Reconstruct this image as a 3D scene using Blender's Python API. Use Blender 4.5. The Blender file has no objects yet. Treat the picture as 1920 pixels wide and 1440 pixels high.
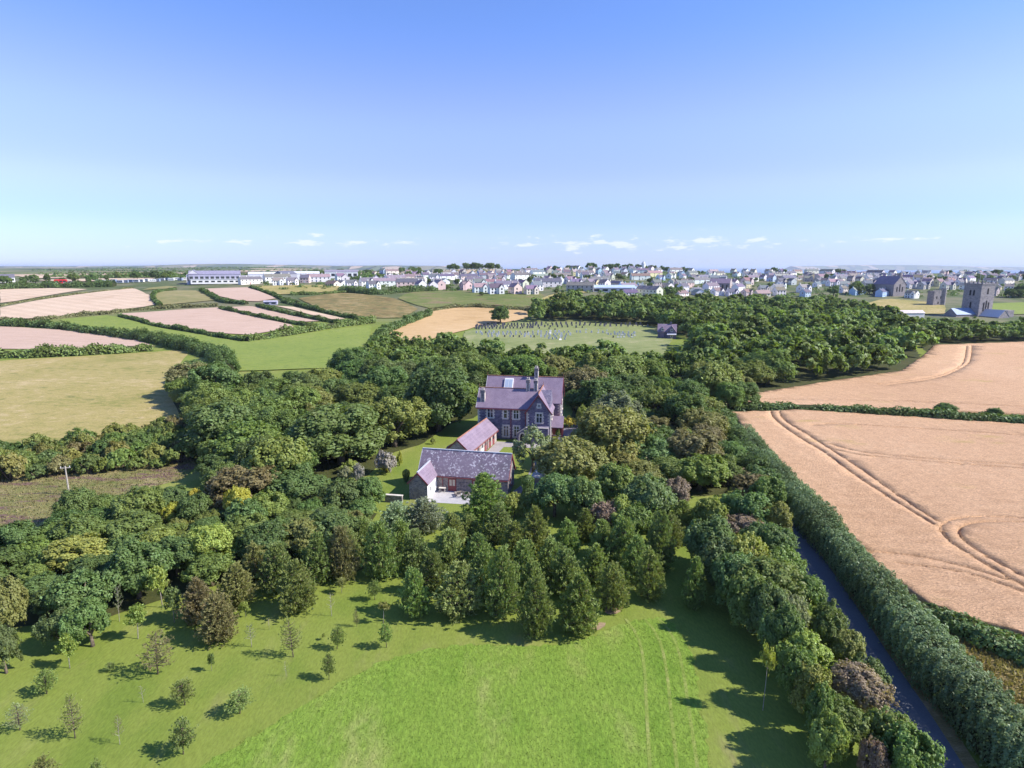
import bpy, bmesh, math, random
import numpy as np
from mathutils import Vector, Matrix, geometry
R = math.radians
scene = bpy.context.scene
col = scene.collection

# ------------------------------------------------------------------ camera
cam_data = bpy.data.cameras.new('camera')
cam_data.sensor_width = 36.0
cam_data.lens = 36.0 * 1120 / 1920
cam_data.clip_start = 0.5
cam_data.clip_end = 120000
cam = bpy.data.objects.new('camera', cam_data)
col.objects.link(cam)
cam.location = (0, 0, 36.0)
cam.rotation_euler = (R(90) - math.atan(220 / 1120), 0, 0)
scene.camera = cam

# ------------------------------------------------------------------ sky
SUN_EL, SUN_AZ = R(40), R(-8)          # azimuth counted from +X (right) towards +Y (ahead)
world = bpy.data.worlds.new('World')
scene.world = world
world.use_nodes = True
wn, wl = world.node_tree.nodes, world.node_tree.links
wn.clear()
w_out = wn.new('ShaderNodeOutputWorld')
w_bg = wn.new('ShaderNodeBackground')
w_sky = wn.new('ShaderNodeTexSky')
w_sky.sky_type = 'NISHITA'
w_sky.sun_disc = False
w_sky.sun_elevation = SUN_EL
w_sky.sun_rotation = R(90) - SUN_AZ    # the node counts from +Y clockwise
w_sky.altitude = 0
w_sky.air_density = 1.0
w_sky.dust_density = 0.0
w_sky.ozone_density = 4.0
w_bg.inputs['Strength'].default_value = 0.121
wl.new(w_bg.outputs[0], w_out.inputs[0])
# low fair-weather clouds in a band just above the horizon, all round
CLOUD_SEED = 56.97
def wnode(t, **k):
    n = wn.new(t)
    for a, b in k.items():
        setattr(n, a, b)
    return n
def wmath(op, a, b=None, c=None):
    n = wn.new('ShaderNodeMath'); n.operation = op
    for i, v in enumerate((a, b, c)):
        if v is None: continue
        if isinstance(v, (int, float)): n.inputs[i].default_value = v
        else: wl.new(v, n.inputs[i])
    return n.outputs[0]
w_tc = wn.new('ShaderNodeTexCoord')
w_sep = wn.new('ShaderNodeSeparateXYZ'); wl.new(w_tc.outputs['Generated'], w_sep.inputs[0])
elev = wmath('ARCSINE', w_sep.outputs['Z'])
azim = wmath('ARCTAN2', w_sep.outputs['X'], w_sep.outputs['Y'])
w_comb = wn.new('ShaderNodeCombineXYZ')
wl.new(wmath('MULTIPLY', wmath('ADD', azim, 0.17), 24.0), w_comb.inputs[0]); wl.new(wmath('MULTIPLY', elev, 95.0), w_comb.inputs[1]); w_comb.inputs[2].default_value = CLOUD_SEED
w_lo = wnode('ShaderNodeTexNoise'); w_lo.inputs['Scale'].default_value = 2.2; w_lo.inputs['Detail'].default_value = 1
w_c2 = wn.new('ShaderNodeCombineXYZ'); wl.new(wmath('ADD', azim, 0.17), w_c2.inputs[0]); w_c2.inputs[2].default_value = CLOUD_SEED; wl.new(w_c2.outputs[0], w_lo.inputs['Vector'])
w_no = wnode('ShaderNodeTexNoise'); w_no.inputs['Scale'].default_value = 1.0; w_no.inputs['Detail'].default_value = 7; w_no.inputs['Roughness'].default_value = 0.58
wl.new(w_comb.outputs[0], w_no.inputs['Vector'])
band = wmath('SUBTRACT', 1.0, wmath('ABSOLUTE', wmath('DIVIDE', wmath('SUBTRACT', elev, R(2.1)), R(0.95))))
w_mr = wnode('ShaderNodeMapRange'); w_mr.interpolation_type = 'SMOOTHSTEP'
wl.new(wmath('ADD', w_no.outputs['Fac'], wmath('ADD', wmath('MULTIPLY', wmath('MAXIMUM', band, -2.0), 0.16), wmath('MULTIPLY', wmath('SUBTRACT', w_lo.outputs['Fac'], 0.5), 0.6))), w_mr.inputs['Value'])
w_mr.inputs['From Min'].default_value = 0.66; w_mr.inputs['From Max'].default_value = 0.78
w_mr.inputs['To Max'].default_value = 0.62
w_hs = wnode('ShaderNodeMix'); w_hs.data_type = 'RGBA'; w_hs.blend_type = 'MULTIPLY'; w_hs.inputs['Factor'].default_value = 1.0
w_hs.inputs['B'].default_value = (0.89, 0.95, 1.22, 1)      # cool white balance
wl.new(w_sky.outputs[0], w_hs.inputs['A'])
w_mix = wnode('ShaderNodeMix'); w_mix.data_type = 'RGBA'
wl.new(w_mr.outputs[0], w_mix.inputs['Factor'])
# thicker, paler air towards the horizon, all round
w_air = wnode('ShaderNodeValToRGB'); w_air.color_ramp.interpolation = 'EASE'
w_el = wnode('ShaderNodeMapRange'); w_el.inputs['From Min'].default_value = 0.0; w_el.inputs['From Max'].default_value = R(30); wl.new(elev, w_el.inputs['Value'])
els = w_air.color_ramp.elements
els[0].position = 0.0; els[0].color = (0.5, 0.56, 0.77, 1)
els[1].position = 1.0; els[1].color = (0.84, 0.92, 1.0, 1)
for p_, c_ in ((0.12, (0.7, 0.68, 0.84, 1)), (0.25, (1.0, 0.8, 0.9, 1)), (0.42, (1.18, 0.94, 0.96, 1)), (0.7, (0.9, 0.92, 1.0, 1))):
    e_ = els.new(p_); e_.color = c_
wl.new(w_el.outputs[0], w_air.inputs['Fac'])
w_mul = wnode('ShaderNodeMix'); w_mul.data_type = 'RGBA'; w_mul.blend_type = 'MULTIPLY'; w_mul.inputs['Factor'].default_value = 1.0
wl.new(w_hs.outputs['Result'], w_mul.inputs['A']); wl.new(w_air.outputs['Color'], w_mul.inputs['B'])
wl.new(w_mul.outputs['Result'], w_mix.inputs['A'])
w_mix.inputs['B'].default_value = (5.2, 5.4, 5.8, 1)
wl.new(w_mix.outputs['Result'], w_bg.inputs['Color'])

# ------------------------------------------------------------------ sun
sun_data = bpy.data.lights.new('sun', 'SUN')
sun_data.energy = 4.6
sun_data.angle = R(0.53)
sun_data.color = (1.0, 0.955, 0.88)
sun = bpy.data.objects.new('sun', sun_data)
col.objects.link(sun)
to_sun = Vector((math.cos(SUN_EL) * math.cos(SUN_AZ), math.cos(SUN_EL) * math.sin(SUN_AZ), math.sin(SUN_EL)))
sun.rotation_euler = to_sun.to_track_quat('Z', 'Y').to_euler()
sun.location = (0, 0, 200)

scene.view_settings.view_transform = 'Standard'
scene.view_settings.look = 'None'
scene.view_settings.exposure = 0.74
scene.view_settings.gamma = 1.0
scene.view_settings.use_curve_mapping = False
scene.render.engine = 'CYCLES'
scene.cycles.max_bounces = 5
scene.cycles.diffuse_bounces = 3
scene.cycles.glossy_bounces = 2
scene.cycles.transmission_bounces = 3
scene.cycles.transparent_max_bounces = 4
scene.cycles.volume_bounces = 0
scene.cycles.use_denoising = True
scene.cycles.caustics_reflective = False
scene.cycles.caustics_refractive = False

CAM_H = 36.0
_TL = ([0, 300, 370, 470, 585, 790, 1700, 4500, 9000, 16000, 90000], [0, 0, 4.5, 13.5, 21, 22, 22, 25, 26, 20, 20])
_TC = ([0, 345, 385, 480, 675, 845, 1010, 1120, 1450, 2800, 4500, 90000], [0, 0, 2, 14.5, 19, 24.5, 31, 31.5, 24, -40, -80, -80])
_TR = ([0, 370, 470, 585, 730, 900, 1010, 1120, 1450, 2200, 3300, 90000], [0, 0, 1, 9, 16.5, 21, 24, 24, 16, -40, -80, -80])
def tz(x, y):
    """height of the land at x (right of the camera), y (ahead of it)"""
    if y < 300:
        return 0.0
    t = x / y
    a = float(np.interp(y, *_TL)); b = float(np.interp(y, *_TC)); c = float(np.interp(y, *_TR))
    k = min(1, max(0, (t + 0.38) / 0.34)); k = k * k * (3 - 2 * k)
    m = min(1, max(0, (t - 0.08) / 0.36)); m = m * m * (3 - 2 * m)
    z = (a * (1 - k) + b * k) * (1 - m) + c * m
    if y > 1500:
        z += min(1, (y - 1500) / 1500) * 5 * math.sin(x / 700 + 1) * math.sin(y / 900)
    return z
# positions of everything, in metres (x right of the camera, y ahead of it)
FIELDS = {'stubble_upper': ('stubble', [(-439.53, 518.79),(-395.77, 527.77),(-363.99, 518.79),(-363.23, 455.99),(-363.44, 426.94)]), 'stubble_big': ('stubble', [(-349.66, 410.25),(-350.77, 444.99),(-333.41, 532.38),(-279.95, 467.53),(-247.83, 422.04),(-263.81, 401.28),(-284.0, 370.76),(-313.51, 366.51)]), 'rough_small': ('olive', [(-294.47, 497.59),(-271.07, 514.41),(-256.23, 497.59),(-218.84, 447.69),(-246.34, 422.04),(-272.85, 458.82)]), 'green_small': ('olive', [(-312.98, 510.1),(-320.11, 541.84),(-303.9, 551.63),(-293.34, 527.77)]), 'pink_upper': ('pink', [(-266.4, 523.24),(-233.51, 537.07),(-175.47, 450.42),(-189.85, 434.5),(-225.22, 464.59)]), 'olive_upper': ('pasture', [(-233.76, 546.69),(-161.19, 562.75),(-142.98, 502.81),(-175.88, 481.8),(-185.94, 478.02)]), 'pink_big': ('pink', [(-253.68, 386.45),(-201.42, 412.56),(-120.41, 338.74),(-138.68, 309.63),(-203.21, 342.25)]), 'pink_strip': ('pink', [(-197.75, 412.56),(-178.7, 419.63),(-112.67, 357.92),(-123.3, 354.47)]), 'tan_strip': ('stubble', [(-165.67, 419.63),(-152.1, 414.97),(-98.31, 367.65),(-106.91, 363.41)]), 'green_left': ('green', [(-276.0, 364.37),(-257.3, 380.42),(-243.26, 372.65),(-201.5, 336.67),(-130.1, 289.92),(-81.62, 351.65),(-70.76, 292.04),(-61.79, 213.33),(-100.06, 204.42),(-118.26, 239.26),(-136.97, 272.1),(-167.91, 298.59),(-201.99, 319.26),(-254.08, 344.16)]), 'tan_left': ('pink', [(-310.03, 340.37),(-290.25, 338.51),(-253.31, 329.49),(-196.83, 305.02),(-166.09, 275.87),(-160.24, 263.09),(-190.5, 261.36),(-227.23, 263.09),(-241.43, 263.09)]), 'pasture_left': ('pasture', [(-208.54, 213.33),(-200.12, 230.86),(-176.89, 242.19),(-155.24, 254.65),(-142.02, 263.09),(-121.65, 213.33),(-97.83, 167.41),(-75.21, 132.51),(-82.69, 125.87),(-96.19, 120.6),(-116.54, 116.09)]), 'tan_middle': ('wheat', [(-57.52, 412.35),(-33.46, 433.57),(12.33, 420.56),(11.69, 397.82),(0.0, 375.27),(-14.39, 375.27),(-27.44, 340.91),(-48.92, 272.1),(-63.68, 292.04),(-66.27, 344.98)]), 'bracken': ('bracken', [(-161.47, 456.09),(-139.65, 494.0),(-89.39, 459.06),(-65.43, 421.14),(-70.17, 384.31),(-103.05, 373.16),(-130.2, 407.24)]), 'heath_upper': ('heathgreen', [(-87.37, 459.15),(-77.99, 519.67),(18.28, 517.65),(24.93, 469.85),(15.07, 424.29),(-33.91, 439.56),(-59.38, 417.9)]), 'green_patch': ('pasture', [(20.21, 456.52),(55.12, 520.23),(68.06, 513.68),(35.73, 448.03)]), 'wheat_far': ('wheat2', [(61.38, 153.99),(66.71, 165.97),(101.91, 186.8),(135.95, 205.5),(172.32, 246.72),(196.33, 275.87),(248.03, 287.83),(298.74, 292.04),(144.22, 137.33),(126.24, 143.02),(100.55, 148.02)]), 'wheat_near': ('wheat2', [(54.43, 145.2),(73.11, 147.45),(100.41, 139.86),(118.59, 133.92),(144.42, 125.87),(63.65, 43.38),(50.9, 53.44),(47.45, 55.9),(44.49, 58.87),(44.27, 62.14),(44.84, 70.48),(46.06, 82.03),(48.92, 100.3),(50.72, 116.09),(52.59, 132.51)]), 'heath_left': ('heather', [(-76.84, 71.94),(-107.17, 103.13),(-94.68, 105.5),(-85.61, 109.25),(-67.98, 116.09),(-58.5, 106.11),(-56.87, 97.62),(-65.04, 88.1),(-63.54, 79.27),(-69.06, 75.04)]), 'verge_right': ('rough', [(44.4, 59.61),(47.5, 55.24),(50.98, 52.92),(60.69, 44.63),(40.97, 27.83),(40.2, 37.48),(41.55, 43.38),(42.51, 50.69)]), 'cemetery_grass': ('cemgrass', [(-26.4, 335.41),(-9.98, 372.93),(30.31, 377.64),(87.9, 361.9),(82.68, 305.43),(58.7, 232.22),(8.15, 225.57),(-22.93, 254.65)]), 'far_tan_a': ('stubble', [(-737.16, 901.97),(-615.54, 927.82),(-538.6, 811.5),(-571.52, 722.0)]), 'far_tan_b': ('stubble', [(-517.4, 653.3),(-484.72, 734.88),(-439.52, 748.21),(-390.92, 653.3),(-441.13, 596.48)]), 'far_tan_c': ('wheat', [(-808.49, 1203.55),(-900.01, 1553.72),(-778.77, 1354.33),(-664.33, 1015.06)]), 'far_tan_d': ('stubble', [(-895.19, 1925.1),(-905.14, 2579.98),(-747.48, 2366.52),(-661.49, 1477.7)]), 'abbey_lawn': ('green', [(411.74, 518.89),(472.47, 533.27),(398.78, 448.25),(356.91, 448.25)]), 'abbey_green': ('pasture', [(305.93, 518.89),(344.7, 556.37),(372.63, 518.89),(325.01, 448.25),(271.17, 448.25)])}
MEADOW = [(-23.83, 36.1),(-21.29, 39.66),(-17.68, 43.38),(-15.15, 46.96),(-11.06, 50.29),(-4.68, 52.24),(2.05, 51.5),(6.79, 52.58),(10.31, 54.87),(13.34, 56.38),(16.4, 56.38),(17.26, 53.18),(16.65, 48.03),(15.64, 42.78),(14.52, 36.55)]
GLAWN = [(-32.77, 96.84),(-25.21, 99.48),(-23.59, 112.57),(-18.73, 118.68),(-13.82, 136.34),(-8.82, 140.9),(-6.67, 119.82),(0.0, 116.82),(1.49, 106.11),(0.17, 88.1),(3.19, 83.96),(-5.87, 76.68),(-21.53, 83.96),(-31.6, 93.11)]
BARE = [[(0.0, 53.79),(2.15, 54.15),(4.28, 53.97),(6.47, 54.51),(7.51, 54.15),(5.27, 53.09),(2.1, 52.75),(0.26, 52.92)], [(9.71, 58.16),(11.28, 58.98),(12.23, 58.77),(11.93, 57.75),(10.66, 56.96),(9.68, 57.16)], [(-10.98, 55.62),(-8.89, 56.38),(-6.1, 56.18),(-5.48, 55.43),(-8.16, 55.06),(-10.33, 54.97)], [(7.6, 54.87),(9.36, 55.81),(9.97, 55.43),(8.61, 54.33),(7.49, 53.97)]]
CEMCORE = [(-26.4, 335.41),(-9.98, 372.93),(30.31, 377.64),(87.9, 361.9),(78.85, 305.43),(56.81, 263.09),(9.35, 259.65),(-23.06, 292.04)]
TERR = [(-13.2, 87.67),(-12.46, 93.11),(-0.77, 91.0),(0.17, 89.19),(-1.63, 85.99)]
DRIVE = [(12.23, 132.51),(17.64, 138.84),(18.34, 136.34),(15.56, 119.82),(10.85, 116.82),(8.39, 112.57),(3.86, 103.13),(0.83, 88.1),(-1.02, 89.86),(2.26, 96.33),(4.02, 107.66),(8.84, 119.06)]
COURT = [(-3.13, 120.6),(8.79, 118.3),(8.58, 115.37),(-1.63, 116.82),(-5.31, 103.13),(-7.72, 103.13)]
LANE = [(41.22, 242.51),(49.22, 172.51),(47.22, 132.51),(44.97, 116.82),(42.51, 100.3),(39.19, 80.17),(36.15, 62.72),(33.91, 51.25),(32.53, 43.02),(31.28, 37.48),(27.53, 20.86)]
HEDGES = [([(-357.4, 419.63),(-356.8, 447.69),(-344.45, 493.55),(-330.59, 527.77)], 1.1, 2.2, 'dull', 'between the two pale stubble fields at far left'),([(-450.33, 510.1),(-422.64, 532.38),(-387.0, 541.84),(-359.07, 546.69)], 4.5, 9, 'dark', 'along the far edge of the uppermost stubble field'),([(-316.07, 358.07),(-287.33, 358.07),(-278.19, 376.49),(-257.4, 388.5),(-253.12, 401.28),(-239.1, 407.97),(-205.51, 419.63)], 2.0, 3.4, 'dull', 'below the big pale stubble field at left'),([(-245.72, 419.63),(-269.19, 450.42),(-292.13, 493.55),(-288.44, 518.79)], 2.2, 3, 'dark', 'curving round the small rough olive field'),([(-259.96, 505.86),(-228.76, 461.69),(-211.08, 437.08),(-188.54, 426.94)], 2.4, 4, 'dark', 'left of the upper pink ploughed field'),([(-230.1, 532.38),(-191.64, 481.81),(-172.68, 450.42),(-154.1, 434.69)], 2.0, 3.4, 'dark', 'between the upper pink field and the olive pasture'),([(-246.35, 376.49),(-224.74, 360.14),(-203.65, 340.37),(-181.68, 327.74),(-156.08, 311.2),(-129.58, 289.92)], 1.9, 2.6, 'dark', 'on the lower left edge of the big pink field'),([(-129.58, 289.92),(-123.97, 300.55),(-113.74, 317.7),(-98.19, 343.62),(-83.36, 362.26)], 3.4, 4.5, 'green', 'on the lower right edge of the big pink field'),([(-198.16, 407.97),(-165.89, 380.42),(-141.26, 360.14),(-117.83, 342.79)], 2.0, 3, 'dark', 'between the big pink field and the pink strip'),([(-176.98, 417.25),(-154.4, 394.79),(-120.55, 365.61),(-98.91, 351.88)], 2.2, 3.2, 'dark', 'between the pink strip and the tan strip'),([(-167.51, 439.68),(-149.0, 419.87),(-117.75, 389.35),(-88.02, 365.62)], 2.2, 3.4, 'dark', 'below the brown bracken slope'),([(-307.23, 344.16),(-293.36, 342.25),(-270.52, 340.37),(-244.47, 329.49),(-219.22, 315.99),(-196.83, 305.02)], 3.2, 6, 'dark', 'above the tan field at the left edge'),([(-196.83, 305.02),(-175.58, 292.04),(-150.86, 268.43),(-134.14, 254.65),(-116.89, 236.39),(-98.14, 202.31)], 4.2, 8, 'dark', 'bulky, between green pasture and olive pasture'),([(-217.57, 236.39),(-194.23, 239.26),(-179.02, 245.19),(-167.59, 251.42),(-157.73, 259.65)], 3.4, 5.5, 'green', 'between the tan field and the olive pasture'),([(-63.71, 275.87),(-68.4, 307.78),(-67.82, 337.17),(-62.44, 372.47),(-55.12, 399.76)], 3.4, 5, 'dark', 'left of the golden field in the middle'),([(-56.56, 410.58),(-34.46, 431.56),(14.75, 415.1)], 2.0, 4, 'dull', 'along the far edge of the golden field'),([(55.98, 148.02),(74.2, 149.77),(87.73, 144.65),(100.76, 140.38),(119.39, 134.88),(136.68, 129.78)], 1.8, 3.2, 'dark', 'between the two wheat fields'),([(47.52, 119.06),(45.81, 106.72),(43.83, 93.83),(42.13, 78.39),(39.99, 63.9),(38.51, 53.18),(37.28, 44.95),(36.54, 38.95),(36.14, 34.8)], 3.7, 4.3, 'lane', 'right of the narrow lane beside the wheat'),([(43.18, 57.35),(44.78, 54.51),(46.38, 51.74),(48.35, 49.82),(52.01, 45.94)], 1.5, 3, 'dark', 'low along the rough verge below the wheat'),([(17.74, 99.48),(23.05, 98.14),(30.04, 96.84),(39.37, 95.06)], 2.6, 3.2, 'beech', 'brown, right of the garden trees'),([(49.95, 139.86),(45.36, 119.82),(43.0, 105.5),(41.08, 93.11),(39.35, 82.41)], 3.4, 4.5, 'dark', 'left of the lane where it meets the wood'),([(-142.1, 502.85),(-109.72, 477.38),(-88.46, 500.78),(-63.66, 514.94)], 4, 8, 'dark', 'scrubby, below the town at the bracken slope'),([(-175.37, 478.01),(-153.24, 481.59),(-119.05, 499.21)], 2.2, 4, 'green', 'between the olive pasture and the bracken')]
WOODS = {'ZA': [(-103.44, 171.85),(-107.31, 195.1),(-77.47, 158.06),(-49.78, 171.85),(-57.2, 211.94),(-53.73, 249.86),(-36.94, 257.84),(-16.89, 235.26),(-8.56, 171.85),(-8.87, 129.24),(-15.76, 106.75),(-19.41, 95.0),(-20.77, 85.47),(-28.0, 83.08),(-29.55, 78.64),(-33.68, 72.75),(-49.12, 85.47),(-53.48, 101.39),(-62.68, 110.63),(-78.81, 134.86)], 'ZB': [(-16.89, 235.26),(7.63, 211.94),(42.5, 214.78),(62.92, 211.94),(68.44, 171.85),(52.47, 131.99),(44.33, 124.05),(35.89, 90.68),(17.07, 89.33),(18.34, 110.63),(14.48, 131.99),(15.16, 167.29),(-8.56, 171.85)], 'ZC': [(70.09, 235.26),(94.11, 321.81),(12.19, 342.07),(14.63, 412.9),(50.65, 440.83),(94.87, 446.92),(193.94, 475.87),(261.23, 491.74),(247.73, 410.2),(214.41, 325.02),(163.6, 235.26),(113.55, 171.85),(85.25, 156.48),(56.05, 139.71),(68.44, 171.85),(68.96, 219.19)], 'ZD': [(223.18, 343.07),(244.59, 343.07),(250.93, 323.32),(283.09, 317.22),(297.76, 297.55),(248.13, 246.98),(221.55, 246.98),(172.52, 243.37)], 'ZE': [(-67.94, 71.46),(-59.24, 69.03),(-62.44, 78.76),(-51.3, 86.85),(-36.0, 77.77),(-31.59, 84.06),(-26.52, 82.95),(-21.7, 85.67),(-20.74, 83.96),(-18.34, 75.04),(-16.79, 66.65),(-22.77, 65.13),(-30.1, 64.51),(-38.74, 59.93),(-41.93, 55.9),(-46.4, 54.51),(-54.35, 54.97)], 'ZS': [(-103.95, 109.74),(-91.75, 115.19),(-85.07, 121.18),(-76.67, 130.15),(-69.99, 123.31),(-60.48, 104.76),(-71.68, 101.07),(-81.2, 98.74),(-90.45, 94.63)]}
PINES = [('pine', -10.11, 57.06, 5.0, 3.09, 'pine', ''),('pine', -5.51, 57.06, 5.96, 4.33, 'pine', ''),('pine', -1.01, 56.86, 7.55, 3.58, 'pine', ''),('pine', 2.45, 53.62, 6.36, 3.3, 'pine', ''),('pine', 6.7, 54.15, 6.18, 3.86, 'pine', ''),('pine', 10.59, 58.26, 5.27, 3.09, 'pine', ''),('pine', 15.1, 60.25, 5.79, 3.24, 'pine', ''),('pine', 19.58, 58.67, 5.66, 2.53, 'pine', ''),('pine', 5.91, 61.02, 5.4, 3.58, 'pine', ''),('pine', 4.66, 64.88, 4.94, 3.47, 'pine', ''),('pine', 9.46, 63.07, 5.09, 3.2, 'pine', ''),('pine', -3.89, 65.76, 4.99, 3.51, 'pine', ''),('pine', -7.66, 65.76, 5.46, 3.7, 'pine', ''),('pine', -11.44, 66.27, 5.43, 3.34, 'pine', ''),('pine', -15.18, 65.13, 6.89, 3.92, 'pine', ''),('pine', 0.07, 69.07, 4.91, 3.07, 'pine', ''),('pine', 2.78, 70.19, 6.54, 3.79, 'pine', ''),('pine', -1.98, 73.46, 5.47, 3.67, 'pine', ''),('pine', -3.71, 81.09, 6.9, 5.1, 'pine', ''),('pine', 9.73, 74.56, 4.63, 2.72, 'pine', ''),('pine', 13.43, 67.71, 6.08, 3.8, 'pine', ''),('pine', 17.82, 67.18, 7.33, 3.38, 'pine', ''),('pine', -5.72, 74.56, 3.65, 3.22, 'pine', ''),('pine', -22.87, 57.85, 5.66, 3.64, 'pineolive', ''),('pine', -26.49, 61.8, 5.71, 3.74, 'pine', ''),('pine', -19.72, 64.39, 6.56, 3.26, 'pinebrown', ''),('pine', -22.36, 63.43, 6.22, 3.4, 'pine', ''),('pine', -29.64, 58.87, 4.57, 3.35, 'pineolive', ''),('pine', -32.32, 56.09, 4.7, 3.32, 'pinebrown', ''),('pine', -28.8, 52.92, 4.49, 3.47, 'pinebrown', ''),('pine', -18.75, 70.48, 4.71, 3.4, 'pine', ''),('pine', 23.33, 76.68, 4.67, 3.52, 'pineolive', ''),('pine', -15.78, 76.68, 4.28, 4.4, 'pinegrey', ''),('pine', -12.23, 77.53, 4.71, 4.74, 'pinegrey', ''),('pine', -19.98, 67.71, 5.25, 3.28, 'pine', ''),('pine', -29.85, 63.9, 4.68, 3.11, 'pineolive', ''),('pine', 7.13, 70.48, 4.71, 2.99, 'pine', ''),('pine', 11.44, 69.76, 5.03, 3.1, 'pine', ''),('pine', 14.61, 63.9, 5.67, 3.11, 'pine', ''),('pine', 1.55, 63.66, 5.33, 3.1, 'pine', ''),('pine', -7.61, 71.94, 4.79, 3.18, 'pine', ''),('pine', -13.8, 69.76, 5.03, 3.1, 'pine', ''),('pine', -8.69, 61.35, 5.17, 3.0, 'pine', ''),('pine', -3.25, 60.47, 5.43, 3.25, 'pine', ''),('pine', 2.31, 58.87, 5.19, 3.0, 'pine', ''),('pine', 20.42, 71.94, 4.79, 3.05, 'pineolive', '')]
YOUNG = [('leafy', -40.39, 48.54, 2.98, 1.75, 'yellowgreen', 'small round-headed tree on the lawn, pale trunk, nearest the left wood'),('leafy', -36.85, 52.92, 3.53, 1.79, 'yellowgreen', 'slim yellow-green tree on the lawn below the left copse'),('bushpine', -39.94, 45.21, 2.21, 1.83, 'pine', 'low dark bushy pine on the lawn near the left edge'),('sparse', -31.89, 47.74, 4.26, 3.17, 'pinebrown', 'large thin-foliaged conifer in the middle of the lower left lawn'),('leafy', -27.25, 48.17, 1.63, 0.77, 'green', 'tiny green sapling right of the large thin-foliaged conifer'),('birch', -25.11, 51.66, 2.45, 1.23, 'greygreen', 'pale-stemmed young birch on the lawn with few leaves'),('sparse', -20.55, 50.14, 4.09, 2.0, 'pineolive', 'two-tiered young conifer on the lawn right of the pale birch'),('twig', -20.21, 47.45, 1.61, 0.57, 'brown', 'thin reddish twiggy sapling below the two-tiered conifer'),('leafy', -18.45, 52.75, 0.7, 0.42, 'yellowgreen', 'tiniest sapling on the lawn, near the small pines'),('bushpine', -16.78, 51.33, 2.38, 1.43, 'pine', 'small pine above the staked pine on the lawn'),('twig', -18.93, 56.86, 2.64, 1.12, 'brown', 'thin bare sapling near the wood edge on the lawn'),('sparse', -15.82, 54.97, 1.97, 0.76, 'pineolive', 'narrow little conifer between bare sapling and wood'),('bushpine', -15.09, 59.93, 2.43, 1.53, 'pine', 'small round pine nearest the pine grove, upper lawn'),('stem', -13.22, 55.52, 2.23, 1.32, 'olive', 'small tree with long bare trunk left of the pine grove'),('bushpine', -12.08, 51.58, 2.61, 1.44, 'pine', 'small upright pine left of the meadow top edge'),('bushpine', -16.26, 47.03, 2.44, 1.33, 'pine', 'young pine on clear stem beside the meadow edge'),('bushpine', -27.36, 43.87, 2.42, 1.87, 'pine', 'young open pine left of the round dark pine'),('twig', -31.03, 44.18, 1.73, 0.72, 'brown', 'bare leafless sapling on the lower left lawn'),('bushpine', -22.33, 42.9, 2.18, 1.93, 'pine', 'round dark young pine nearest the meadow edge'),('sparse', -38.93, 41.12, 2.45, 1.69, 'greygreen', 'sparse pale-trunked young tree at the left edge'),('sparse', -33.99, 40.3, 3.82, 1.74, 'pineolive', 'tall sparse young tree with twiggy top, lower left'),('birch', -30.1, 39.66, 2.35, 0.82, 'brown', 'narrow pale-trunked young birch, lower left'),('bushpine', -24.73, 38.74, 2.86, 1.93, 'pine', 'young flat-topped pine closest to the bottom edge'),('bushpine', -32.98, 36.1, 2.33, 1.44, 'pineolive', 'young tree cut by the bottom edge, left one'),('bushpine', -28.98, 35.66, 2.39, 1.27, 'pine', 'young tree cut by the bottom edge, right one'),('twig', -24.51, 54.42, 1.37, 0.65, 'brown', 'very small sapling above the two-tiered conifer'),('leafy', -19.12, 61.35, 1.76, 1.32, 'pineolive', 'small pale shrub at the edge of the pine wood'),('birch', -40.61, 55.9, 3.92, 1.21, 'greygreen', 'thin leaning birch with white stem by the left copse'),('leafy', -37.61, 58.46, 4.55, 2.07, 'yellowgreen', 'yellow-green slender tree in front of left copse'),('leafy', -34.82, 55.71, 3.79, 1.87, 'bluegreen', 'dark slender tree beside the brown pines'),('leafy', -27.86, 56.67, 1.65, 1.23, 'yellowgreen', 'small yellow-green bush beside the olive pine'),('bushpine', -36.4, 48.17, 0.87, 0.87, 'pine', 'tiny dark bush left of the large thin-foliaged conifer'),('stem', 20.73, 43.26, 5.52, 1.32, 'yellowgreen', 'tall thin young tree standing in the shade beside meadow')]
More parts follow.
